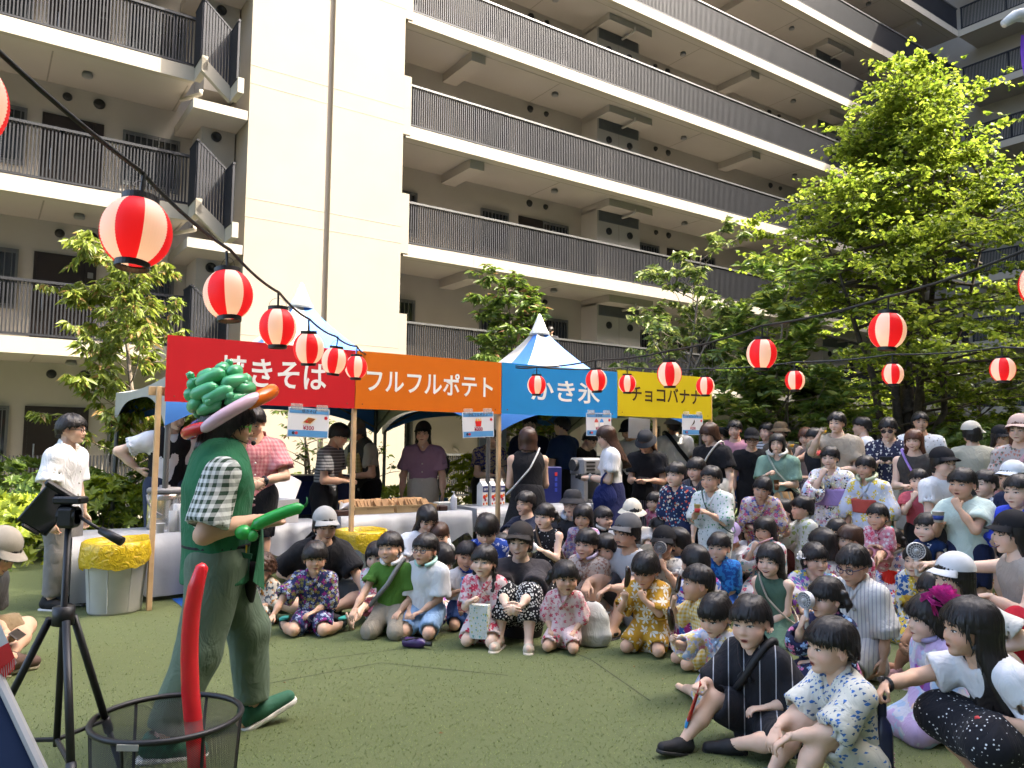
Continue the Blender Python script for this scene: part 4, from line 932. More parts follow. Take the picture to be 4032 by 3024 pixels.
# banner hanging at the right edge
def edge_banner():
    c = at(4068,330,9.0); T = thing('purple_banner', 'purple cloth banner with white fringe at the upper right edge', 'banner', c)
    vs = []; fs = []
    for i in range(13):
        for j in range(5):
            vs.append((-.12+.02*i/12+.3*j/4, .03*math.sin(j*2+i*.7), .62-1.3*i/12))
    for i in range(12):
        for j in range(4): a = i*5+j; fs.append((a,a+1,a+6,a+5))
    MB().add(vs, fs).build('cloth', mat('purple_cloth',(.20,.06,.52),.6,.1,4), T, smooth=True)
    MB().tube([(-.34,-.02,.74),(-.2,-.03,.84),(-.06,-.03,.86),(.15,-.02,.9)],[.05,.07,.09,.09],10).build('white_fringe', mat('white_cloth',(.62,.62,.62),.8,.1,10,.5,20), T, smooth=True)
edge_banner()
# ================================================================ implicit surfaces -> meshes (bodies, garments, hair)
def smin(a, b, k):
    if k <= 0: return np.minimum(a, b)
    h = np.maximum(k-np.abs(a-b), 0)/k; return np.minimum(a, b)-h*h*k*.25
def nets(F, lo, h):
    """surface nets: grid of signed distances -> smooth quad mesh"""
    I = F < 0
    c = sum(I[i:F.shape[0]-1+i, j:F.shape[1]-1+j, k:F.shape[2]-1+k].astype(np.int8) for i in (0,1) for j in (0,1) for k in (0,1))
    act = (c > 0) & (c < 8); C = np.argwhere(act)
    if len(C) == 0: return np.zeros((0,3)), np.zeros((0,4), int)
    idx = np.full(act.shape, -1, np.int32); idx[act] = np.arange(len(C))
    acc = np.zeros((len(C),3)); cnt = np.zeros(len(C))
    cs = [(i,j,k) for i in (0,1) for j in (0,1) for k in (0,1)]
    V = {o: F[C[:,0]+o[0], C[:,1]+o[1], C[:,2]+o[2]] for o in cs}
    for a in cs:
        for ax in range(3):
            if a[ax]: continue
            b = list(a); b[ax] = 1; b = tuple(b); va, vb = V[a], V[b]; x = (va < 0) != (vb < 0)
            t = va[x]/(va[x]-vb[x]); p = np.tile(np.array(a, float), (x.sum(),1)); p[:,ax] += t; acc[x] += p; cnt[x] += 1
    verts = np.array(lo)+h*(C+acc/cnt[:,None]); faces = []
    for ax in range(3):
        sl0 = [slice(None)]*3; sl1 = [slice(None)]*3; sl0[ax] = slice(0,-1); sl1[ax] = slice(1,None)
        a, b = I[tuple(sl0)], I[tuple(sl1)]; E = np.argwhere(a != b); u, v = (ax+1)%3, (ax+2)%3
        ok = (E[:,u] > 0) & (E[:,v] > 0) & (E[:,u] < act.shape[u]) & (E[:,v] < act.shape[v]); E = E[ok]
        if not len(E): continue
        def cell(du, dv): q = E.copy(); q[:,u] += du; q[:,v] += dv; return idx[q[:,0],q[:,1],q[:,2]]
        Q = np.stack([cell(-1,-1), cell(0,-1), cell(0,0), cell(-1,0)], 1); s = a[E[:,0],E[:,1],E[:,2]]
        Q[~s] = Q[~s][:, ::-1]; faces.append(Q)
    Q = np.concatenate(faces); return verts, Q[(Q >= 0).all(1)]
class Fld:
    def __init__(s, lo, hi, h):
        s.lo = np.array(lo, np.float32); s.h = h; n = np.ceil((np.array(hi)-s.lo)/h).astype(int)+1; s.n = n
        s.ax = [s.lo[i]+h*np.arange(n[i], dtype=np.float32) for i in range(3)]; s.F = np.full(n, .5, np.float32)
    def win(s, lo, hi):
        a = np.clip(np.floor((np.array(lo)-s.lo)/s.h).astype(int), 0, s.n-1); b = np.clip(np.ceil((np.array(hi)-s.lo)/s.h).astype(int)+1, 1, s.n)
        sl = tuple(slice(a[i], b[i]) for i in range(3)); return sl, s.ax[0][sl[0]][:,None,None], s.ax[1][sl[1]][None,:,None], s.ax[2][sl[2]][None,None,:]
    def cone_d(s, X, Y, Z, a, b, ra, rb, flat=1., side=None, cut0=False, cut1=False):
        a = np.asarray(a, np.float32); b = np.asarray(b, np.float32); ab = b-a; L2 = max(float(ab@ab), 1e-8)
        px, py, pz = X-a[0], Y-a[1], Z-a[2]; tt = (px*ab[0]+py*ab[1]+pz*ab[2])/L2; t = np.clip(tt, 0, 1)
        qx, qy, qz = px-t*ab[0], py-t*ab[1], pz-t*ab[2]; r = ra+(rb-ra)*t
        if flat != 1.:
            w = ab/math.sqrt(L2); sd = np.asarray(side, np.float32); sd = sd-w*(sd@w); sd = sd/np.linalg.norm(sd); fr = np.cross(w, sd)
            f = qx*fr[0]+qy*fr[1]+qz*fr[2]; d2 = qx*qx+qy*qy+qz*qz+f*f*(1/flat**2-1); d = np.sqrt(d2)-r
        else: d = np.sqrt(qx*qx+qy*qy+qz*qz)-r
        L = math.sqrt(L2)
        if cut1: d = np.maximum(d, (tt-1)*L)
        if cut0: d = np.maximum(d, -tt*L)
        return d
    def cone(s, a, b, ra, rb, k=.03, flat=1., side=None, cut0=False, cut1=False, sub=False):
        m = max(ra, rb)+k+2*s.h+.01; a = np.asarray(a); b = np.asarray(b)
        sl, X, Y, Z = s.win(np.minimum(a,b)-m, np.maximum(a,b)+m)
        if s.F[sl].size == 0: return s
        d = s.cone_d(X, Y, Z, a, b, ra, rb, flat, side, cut0, cut1)
        s.F[sl] = np.maximum(s.F[sl], -d) if sub else smin(s.F[sl], d, k); return s
    def ell(s, c, r, k=.03, R=None, sub=False):
        c = np.asarray(c, np.float32); r = np.asarray(r, np.float32); m = float(r.max())+k+2*s.h+.01; sl, X, Y, Z = s.win(c-m, c+m)
        if s.F[sl].size == 0: return s
        x, y, z = X-c[0], Y-c[1], Z-c[2]
        if R is not None: x, y, z = (x*R[0][i]+y*R[1][i]+z*R[2][i] for i in range(3))
        q = np.sqrt((x/r[0])**2+(y/r[1])**2+(z/r[2])**2); d = (q-1)*float(r.min())
        s.F[sl] = np.maximum(s.F[sl], -d) if sub else smin(s.F[sl], d, k); return s
    def plane(s, p, n):                                     # keep the side against n
        n = np.asarray(n, np.float32); X, Y, Z = s.ax[0][:,None,None], s.ax[1][None,:,None], s.ax[2][None,None,:]
        s.F = np.maximum(s.F, (X-p[0])*n[0]+(Y-p[1])*n[1]+(Z-p[2])*n[2]); return s
    def folds(s, amp, freq, seed):
        R = np.random.default_rng(seed); X, Y, Z = s.ax[0][:,None,None], s.ax[1][None,:,None], s.ax[2][None,None,:]; g = 0
        for q in range(4):
            w = R.normal(0,1,3); w /= np.linalg.norm(w); w *= freq*(.6+.5*q); w2 = R.normal(0,1,3)*freq*.35
            g = g+np.sin(X*w[0]+Y*w[1]+Z*w[2]*.6+R.random()*6+1.6*np.sin(X*w2[0]+Y*w2[1]+Z*w2[2]+R.random()*6))/(1+.4*q)
        s.F = s.F+np.float32(amp)*g.astype(np.float32)*np.clip(1.5-np.abs(s.F)/.05,0,1); return s
    def mesh(s): return nets(s.F, s.lo, s.h)
def to_mesh(name, V, F, mats, mi=None, smooth=True, attr=None):
    me = bpy.data.meshes.new(name); me.vertices.add(len(V)); me.vertices.foreach_set('co', np.asarray(V, np.float32).ravel())
    F = [np.asarray(f) for f in F] if isinstance(F, list) else [np.asarray(F)]
    F = [f for f in F if len(f)]; ls = []; lt = []; vi = []; o = 0
    for f in F:
        k = f.shape[1]; vi.append(f.ravel()); ls.append(o+np.arange(len(f))*k); lt.append(np.full(len(f), k)); o += f.size
    if F:
        vi = np.concatenate(vi).astype(np.int32); me.loops.add(len(vi)); me.loops.foreach_set('vertex_index', vi)
        ls = np.concatenate(ls).astype(np.int32); me.polygons.add(len(ls)); me.polygons.foreach_set('loop_start', ls); me.polygons.foreach_set('loop_total', np.concatenate(lt).astype(np.int32))
        if mi is not None: me.polygons.foreach_set('material_index', np.asarray(mi, np.int32))
        if smooth: me.polygons.foreach_set('use_smooth', np.ones(len(ls), bool))
    for m in mats: me.materials.append(m)
    if attr is not None:
        a = me.attributes.new('rosy','FLOAT','POINT'); a.data.foreach_set('value', np.asarray(attr, np.float32))
    me.update(); me.validate(); return me

# ---------------------------------------------------------------- skin, eyes, hair colours
def skin_mat(name, c, red):
    m, nt, b = nodes_of(name); tc = N(nt,'ShaderNodeTexCoord'); nz = N(nt,'ShaderNodeTexNoise'); nz.inputs['Scale'].default_value = 18; nz.inputs['Detail'].default_value = 4; nt.links.new(tc.outputs['Object'], nz.inputs['Vector'])
    col = mix_n(nt, nz.outputs[0], tuple(v*.88 for v in c), tuple(min(1,v*1.10) for v in c)); at_ = N(nt,'ShaderNodeAttribute', attribute_name='rosy'); col = mix_n(nt, at_.outputs['Fac'], col, red)
    nt.links.new(col, b.inputs['Base Color']); b.inputs['Roughness'].default_value = .58; b.inputs['Specular IOR Level'].default_value = .25
    b.inputs['Subsurface Weight'].default_value = .12; b.inputs['Subsurface Radius'].default_value = (.012,.005,.003); b.inputs['Subsurface Scale'].default_value = 1.
    n2 = N(nt,'ShaderNodeTexNoise'); n2.inputs['Scale'].default_value = 220; nt.links.new(tc.outputs['Object'], n2.inputs['Vector']); bump_n(nt, b, n2.outputs[0], .12, .002); MATS[name] = m; return m
SKIN = [skin_mat('skin_light',(.66,.44,.32),(.60,.24,.17)), skin_mat('skin_fair',(.70,.49,.37),(.64,.28,.21)), skin_mat('skin_warm',(.58,.36,.245),(.52,.19,.125)), skin_mat('skin_tan',(.45,.26,.16),(.40,.14,.085))]
M_EYEW = mat('eye_white',(.62,.58,.55),.3,.02); M_IRIS = mat('eye_iris',(.010,.006,.004),.15,.1,spec=.7); M_LIP = mat('lip',(.40,.13,.10),.4,.1,20); M_MOUTH = mat('mouth_dark',(.10,.02,.018),.5); M_TEETH = mat('teeth',(.66,.63,.57),.3,.02)
def hair_mat(name, c, c2):
    m, nt, b = nodes_of(name); tc = N(nt,'ShaderNodeTexCoord'); sx = N(nt,'ShaderNodeSeparateXYZ'); nt.links.new(tc.outputs['Object'], sx.inputs[0]); az = math_n(nt,'ARCTAN2', sx.outputs[0], math_n(nt,'ADD', sx.outputs[1], .07)); cb = N(nt,'ShaderNodeCombineXYZ'); nt.links.new(math_n(nt,'MULTIPLY', az, 26.), cb.inputs[0]); nt.links.new(math_n(nt,'MULTIPLY', sx.outputs[2], 2.2), cb.inputs[1])
    nz = N(nt,'ShaderNodeTexNoise'); nz.inputs['Scale'].default_value = 1; nz.inputs['Detail'].default_value = 3; nt.links.new(cb.outputs[0], nz.inputs['Vector'])
    nt.links.new(mix_n(nt, nz.outputs[0], c, c2), b.inputs['Base Color']); b.inputs['Roughness'].default_value = .42; b.inputs['Specular IOR Level'].default_value = .4; b.inputs['Anisotropic'].default_value = .6
    bump_n(nt, b, nz.outputs[0], .35, .012); MATS[name] = m; return m
HAIR = {'k':hair_mat('black_hair',(.004,.0035,.0035),(.022,.017,.015)), 'b':hair_mat('dark_brown_hair',(.022,.010,.006),(.075,.035,.02)), 'r':hair_mat('auburn_hair',(.045,.016,.008),(.15,.058,.028)), 'g':hair_mat('grey_hair',(.04,.038,.035),(.13,.12,.11))}

# ---------------------------------------------------------------- head: unit height, chin at z=0, crown at z=1, facing +y
def head_sdf(P, ch):
    x, y, z = P[:,0], P[:,1], P[:,2]; ax = np.abs(x)
    def el(c, r, xx=x): q = np.sqrt(((xx-c[0])/r[0])**2+((y-c[1])/r[1])**2+((z-c[2])/r[2])**2); return (q-1)*min(r)
    def cone(a, b, ra, rb, xx=x):
        a, b = np.array(a), np.array(b); ab = b-a; p = np.stack([xx-a[0], y-a[1], z-a[2]], -1); t = np.clip(p@ab/(ab@ab),0,1); return np.linalg.norm(p-t[:,None]*ab,axis=1)-(ra+(rb-ra)*t)
    w = 1+.05*ch
    d = el((0,-.04,.61),(.355*w,.43,.39)); d = smin(d, el((0,.11,.30),(.262*w,.27,.30-.01*ch)), .16)
    d = smin(d, el((.165*w,.235,.315),(.13,.13,.12),ax), .12+.04*ch); d = smin(d, el((0,.30,.065),(.105,.09,.075)), .1)
    d = smin(d, el((.12,.335,.545),(.13,.06,.045),ax), .06)
    e = el((.152,.435,.465),(.10,.07,.058),ax); k = .06; hh = np.maximum(k-np.abs(-e-d),0)/k; d = np.maximum(d,-e)+hh*hh*k*.25
    d = smin(d, el((.152,.312,.462),(.085,.07,.056),ax), .02)
    nl = .02*ch; d = smin(d, cone((0,.355,.50),(0,.435-nl,.335),.028,.052), .05); d = smin(d, el((.052,.385-nl*.5,.318),(.042,.045,.035),ax), .03)
    d = smin(d, el((0,.372,.212),(.10,.045,.028)), .03); d = smin(d, el((0,.362,.168),(.082,.045,.03)), .03)
    e2 = el((.365*w,-.02,.42),(.035,.085,.135),ax); d = smin(d, e2, .03); e3 = el((.40*w,.0,.43),(.03,.05,.085),ax); d = np.maximum(d, -e3)
    d = smin(d, cone((0,-.10,.28),(0,-.17,-.30),.20-.035*ch,.205-.03*ch), .09)
    return d
_heads = {}
def surf(pts, ch, off):
    """drop points onto the face along -y"""
    P = np.array(pts, float); P[:,1] = .75
    for _ in range(40): P[:,1] -= head_sdf(P, ch)*.75
    P[:,1] += off; return P
def head_proto(ch, mouth, eyes, hi):
    key = (round(ch*2)/2, mouth, eyes, hi)
    if key in _heads: return _heads[key]
    ch = key[0]; h = .036 if hi == 2 else .05 if hi == 1 else .064
    lo, hi3 = np.array([-.5,-.55,-.36]), np.array([.5,.56,1.08]); n = np.ceil((hi3-lo)/h).astype(int)+1
    g = np.stack(np.meshgrid(*[lo[i]+h*np.arange(n[i]) for i in range(3)], indexing='ij'), -1).reshape(-1,3)
    V, Q = nets(head_sdf(g, ch).reshape(n).astype(np.float32), lo, h)
    for _ in range(2): V = V-head_sdf(V, ch)[:,None]*unit(np.stack([head_sdf(V+np.eye(3)[i]*.004, ch)-head_sdf(V-np.eye(3)[i]*.004, ch) for i in range(3)], -1))
    Vs = [V]; Fs = [Q]; Ms = [np.zeros(len(Q), int)]; o = len(V)
    def patch(rows, m, off):
        nonlocal o
        r, c = len(rows), len(rows[0]); P = surf([p for row in rows for p in row], ch, off); f = [(i*c+j, i*c+j+1, (i+1)*c+j+1, (i+1)*c+j) for i in range(r-1) for j in range(c-1)]
        Vs.append(P); Fs.append(np.array(f)[:, ::-1]+o); Ms.append(np.full(len(f), m)); o += len(P)
    ez = .462; ew, eh = .078+.006*ch, .0175+.006*ch
    if eyes == 'narrow': eh *= .55
    S = np.linspace(-1,1,11)
    def lid(s, sg): return sg*eh*np.sqrt(np.maximum(0,1-s*s))**1.2*(1. if sg > 0 else .75)
    for side in (-1, 1):
        ex = .150*side; tl = .10
        X = ex+S*ew; base = ez+tl*S*ew*side
        if eyes != 'shut':
            patch([[(X[j],0,base[j]+lid(S[j],-1)+(lid(S[j],1)-lid(S[j],-1))*t) for j in range(11)] for t in np.linspace(0,1,5)], 1, .004)
            ir = .036+.004*ch; s2 = np.linspace(-1,1,9)
            patch([[(ex+s*ir, 0, ez+np.clip(q*ir*np.sqrt(max(0,1-s*s)), lid(s*ir/ew,-1)*.95, lid(s*ir/ew,1)*.98)) for s in s2] for q in np.linspace(-1,1,5)], 2, .0075)
        up = [base[j]+(lid(S[j],1) if eyes != 'shut' else lid(S[j],-1)*.6) for j in range(11)]
        patch([[(X[j],0,up[j]+d) for j in range(11)] for d in (-.005,.013)], 5, .0095)
        bz = ez+.105+.01*ch; patch([[(ex+s*ew*1.15*1., 0, bz-.022*s*s*1.1+.012*(-s*side)*-1*0+d*(1-.6*max(0,s*side))) for s in S] for d in (-.011,.013)], 5, .006)
    mz = .19; mw = .105 if mouth == 'closed' else .125
    def mline(s): return mz+(.0 if mouth == 'closed' else .028)*s*s
    if mouth == 'smile':
        patch([[(s*mw,0,mline(s)+t*.040*(1-s*s)-.034*(1-s*s)) for s in S] for t in np.linspace(0,1,4)], 4, .008); patch([[(s*mw*.96,0,mline(s)+t*.017*(1-s*s)-.008*(1-s*s)) for s in S] for t in np.linspace(0,1,3)], 6, .011)
        patch([[(s*mw*1.05,0,mline(s)+.009*(1-s*s)+t*.016*(1-.8*s*s)) for s in S] for t in (0,1)], 3, .010); patch([[(s*mw,0,mline(s)-.034*(1-s*s)-t*.02*(1-.8*s*s)) for s in S] for t in (1,0)], 3, .010)
    elif mouth == 'open':
        patch([[(s*.07,0,mz-.003+t*.022*np.sqrt(1-s*s*.98)) for s in S] for t in (-1,-.4,.3,.8)], 4, .008); patch([[(s*.085,0,mz+.017*np.sqrt(1-s*s*.98)+t*.014) for s in S] for t in (0,1)], 3, .010); patch([[(s*.08,0,mz-.026*np.sqrt(1-s*s*.98)-t*.018) for s in S] for t in (1,0)], 3, .010)
    else:
        patch([[(s*mw,0,mz+t*.021*(1-.85*abs(s)**1.5)) for s in S] for t in (0,1)], 3, .005); patch([[(s*mw*.9,0,mz-t*.028*(1-.9*s*s)) for s in S] for t in (1,0)], 3, .005); patch([[(s*mw*1.02,0,mz+t) for s in S] for t in (-.0035,.0035)], 4, .008)
    V = np.concatenate(Vs); ros = np.zeros(len(V)); k = len(Vs[0]); P = V[:k]
    def blob(c, r, xx): return np.exp(-(((xx-c[0])/r)**2+((P[:,2]-c[2])/r)**2+((P[:,1]-c[1])/(r*1.5))**2))
    ros[:k] = np.clip(.62*blob((.2,.26,.33),.11,np.abs(P[:,0]))+.35*blob((0,.42,.34),.06,P[:,0])+.5*blob((.38,-.02,.42),.1,np.abs(P[:,0])),0,.75)
    _heads[key] = (V, np.concatenate(Fs), np.concatenate(Ms), ros); return _heads[key]

# ---------------------------------------------------------------- hands: unit length, wrist at origin, fingers +y, palm -z, right hand (thumb -x)
_hands = {}
def hand_proto(curl, hi=2):
    if (curl,hi) in _hands: return _hands[(curl,hi)]
    f = Fld((-.55,-.2,-.62),(.4,1.1,.3),(.068,.056,.04)[hi]); f.cone((0,-.12,0),(0,.10,0),.135,.15,.05,.75,(1,0,0)); f.cone((.0,.10,0),(0,.42,.0),.19,.215,.06,.42,(1,0,0))
    c1 = {'flat':.12,'relax':.5,'grip':1.25,'fist':1.5}[curl]
    for i, (x, L) in enumerate(((-.165,.37),(-.055,.43),(.055,.40),(.16,.31))):
        a = np.array([x,.46,0.]); ang = 0; sp = (x*.35 if curl in ('flat','relax') else 0)
        for q, (fr, w) in enumerate(((.45,.7),(.32,1.0),(.25,.8))):
            ang += c1*w*(1+.08*i); d = np.array([sp, math.cos(ang), -math.sin(ang)]); b = a+d*L*fr; f.cone(a, b, .054-.006*q, .050-.006*q, .016); a = b
    t0 = np.array([-.13,.10,-.03]); t1 = np.array([-.31,.30,-.09 if curl != 'flat' else -.03]); t2 = t1+(np.array([-.03,.19,-.06]) if curl in ('flat','relax') else np.array([.12,.12,-.2])); f.cone(t0,t1,.075,.06,.04); f.cone(t1,t2,.058,.045,.02)
    V, Q = f.mesh(); _hands[(curl,hi)] = (V, Q, np.clip((V[:,1]-.75)*.9,0,.3)); return _hands[(curl,hi)]

# ---------------------------------------------------------------- hair styles in head units
_hair = {}
HSTY = {  # lower edge of the hair by azimuth: front, temple, ear, behind ear, nape ; thickness ; extras
 'boy':   ((.61,.56,.53,.34,.20), .056, {'jag':.05}), 'bowl': ((.545,.52,.43,.28,.16), .072, {'jag':.03}), 'short': ((.68,.60,.53,.38,.22), .055, {'jag':.05,'spike':.03}),
 'man':   ((.67,.58,.52,.36,.20), .066, {'jag':.06,'spike':.05}), 'curly': ((.64,.56,.42,.26,.10), .095, {'curl':1}),
 'long':  ((.68,.50,.10,-.80,-1.25), .060, {'long':1}), 'longb': ((.57,.50,.10,-.6,-1.0), .062, {'long':1,'jag':.03}), 'bob': ((.60,.50,.16,-.02,-.06), .085, {'jag':.03}),
 'pony':  ((.60,.52,.46,.30,.16), .050, {'pony':1,'jag':.04}), 'low': ((.70,.54,.42,.22,.10), .052, {'low':1}), 'bun': ((.60,.53,.46,.32,.18), .050, {'bun':1,'jag':.04}), 'tails': ((.58,.52,.44,.30,.16), .050, {'tails':1,'jag':.04}),
 'braids':((.60,.52,.43,.28,.14), .052, {'braids':1,'jag':.04}), 'cap': ((.62,.50,.40,.22,.10), .040, {'jag':.04}), 'caplong': ((.62,.50,.15,-.5,-.9), .050, {'long':.7}), 'toddler': ((.62,.58,.48,.34,.22), .042, {'jag':.06}), 'vlong': ((.70,.50,-.2,-1.3,-1.75), .065, {'long':1}), 'bald':((.85,.70,.52,.4,.25),.03,{})}
def hair_proto(style, seed, hi):
    key = (style, seed, hi)
    if key in _hair: return _hair[key]
    (edge, th, ex) = HSTY[style]; R = np.random.default_rng(seed*13+len(style)); h = .034 if hi == 2 else .048 if hi == 1 else .06
    lo = np.array([-.68,-.98,-2.0 if edge[4] < -1.3 else -1.45 if edge[4] < -.1 else -.35]); hi3 = np.array([.68,.62,1.22])
    if 'braids' in ex or 'low' in ex: lo[2] = -.75
    f = Fld(lo, hi3, h); X, Y, Z = f.ax[0][:,None,None], f.ax[1][None,:,None], f.ax[2][None,None,:]
    az = np.arctan2(np.abs(X), Y+.05)+0*Z; azs = np.arctan2(X, Y+.05)+0*Z
    q = np.sqrt((X/.36)**2+((Y+.045)/.435)**2+((Z-.61)/.395)**2); skull = (q-1)*.36
    dr = np.clip(.2-Z,0,2)                                              # long hair falls behind the shoulders
    side = np.sqrt((X/(.345+.10*dr))**2+((Y+.06+.27*dr)/(.40-.06*np.clip(dr,0,1)))**2)
    d0 = np.where(Z > .55, skull, np.maximum((side-1)*.345, -1)) ; d0 = np.where(Z > .55, d0, smin(d0, skull, .08))
    ph = R.random(8)*6.28; st = .5*np.sin(azs*23+ph[0]+3*Z)+.35*np.sin(azs*41+ph[1]-4*Z)+.3*np.sin(azs*67+ph[2]+5*Z)
    t = th*(1+.16*np.sin(azs*3+ph[3])+.05*np.sin(Z*9+ph[4])); t = t+.011*st
    if 'spike' in ex: t = t+ex['spike']*np.clip(Z-.7,0,1)*np.sin(azs*9+ph[5]+6*Z+3*X)
    if 'curl' in ex: t = t+.035*np.sin(X*26+ph[5])*np.sin(Y*27+ph[6])*np.sin(Z*25+ph[7])+.02*np.sin(X*45+Y*31)*np.sin(Z*47+Y*21)
    if style in ('bob','vlong','long','longb','caplong'): t = t+.03*np.clip((.5-Z)*1.2,0,1)
    zl = np.interp(az, [0,.75,1.45,2.2,3.15], edge)+ex.get('jag',.02)*(.6*np.sin(azs*11+ph[4])+.4*np.sin(azs*19+ph[5]))
    part = .02*np.exp(-((X-.09*np.sign(R.random()-.5))/.03)**2)*np.clip((Z-.85)*6,0,1)
    d = np.maximum(d0-t+part, (zl-Z)*.9)
    if 'long' in ex:                                                   # face stays open between the side locks
        d = np.maximum(d, -np.maximum(np.maximum(np.abs(X)-.285, -(Y-.02)), Z-.60)) if style != 'longb' else np.maximum(d, -np.maximum(np.maximum(np.abs(X)-.285, -(Y-.02)), Z-.54))
        d = np.maximum(d, Y-.10-(Z > .45)*1.)
    f.F = d.astype(np.float32)
    def strand(pts, r, k=.05):
        for i in range(len(pts)-1): f.cone(pts[i], pts[i+1], r[i], r[i+1], k)
    if 'pony' in ex: strand([(0,-.44,.72),(.03,-.62,.62),(.05,-.68,.32),(.03,-.62,.0),(0,-.58,-.15)], [.10,.12,.12,.09,.03])
    if 'low' in ex: strand([(0,-.42,.30),(.05,-.52,.12),(.08,-.52,-.25),(.06,-.46,-.6)], [.12,.11,.10,.04])
    if 'bun' in ex: f.ell((0,-.46,.80),(.16,.15,.15),.04)
    if 'tails' in ex:
        for s in (-1,1): f.ell((.40*s,-.22,.62),(.11,.11,.11),.03); strand([(.42*s,-.24,.6),(.50*s,-.26,.38),(.47*s,-.24,.18)],[.08,.10,.03])
    if 'braids' in ex:
        for s in (-1,1):
            for i in range(7): f.ell((.33*s+.03*s*(i%2),-.10+.04*i*.6,.22-.105*i),(.075,.075,.075),.015)
    sts = .010*(np.sin(X*70+8*Z+ph[0])*.6+np.sin(Y*64-7*Z+ph[1])*.6); f.F = f.F+(sts*(Z < .45)).astype(np.float32)
    V, Q = f.mesh(); tv = []; tf = []                                   # loose locks along the edge
    for k in range(110 if hi == 2 else 50):
        a = R.uniform(-2.4,2.4) if k%2 else R.uniform(-1.1,1.1); ze = float(np.interp(abs(a), [0,.75,1.45,2.2,3.15], edge)); w = R.uniform(.012,.03); z0 = ze+R.uniform(.08,.3); z1 = ze-R.uniform(.0,.075); da = R.normal(0,.10); row = []
        for q in range(5):
            u = q/4; z = z0+(z1-z0)*u; aa = a+da*u; zz = max(z,.55); sc = 1+(th+.012+.02*math.sin(u*3.1))/.36; k2 = math.sqrt(max(sc*sc-((zz-.61)/.395)**2,.05)); cx, cy = math.sin(aa), math.cos(aa); r = k2/math.sqrt((cx/.36)**2+(cy/.435)**2)*(1-.10*max(0,.55-z)); ww = w*(1-u*.85)
            for sg in (-1,1): row.append((cx*r+cy*ww*sg, cy*r-.045-cx*ww*sg, z))
        o = len(V)+len(tv); tv += row; tf += [(o+2*q,o+2*q+1,o+2*q+3,o+2*q+2) for q in range(4)]
    if 'curl' not in ex and style != 'bald': V = np.concatenate([V, np.array(tv)]); Q = np.concatenate([Q, np.array(tf)])
    _hair[key] = (V, Q); return _hair[key]
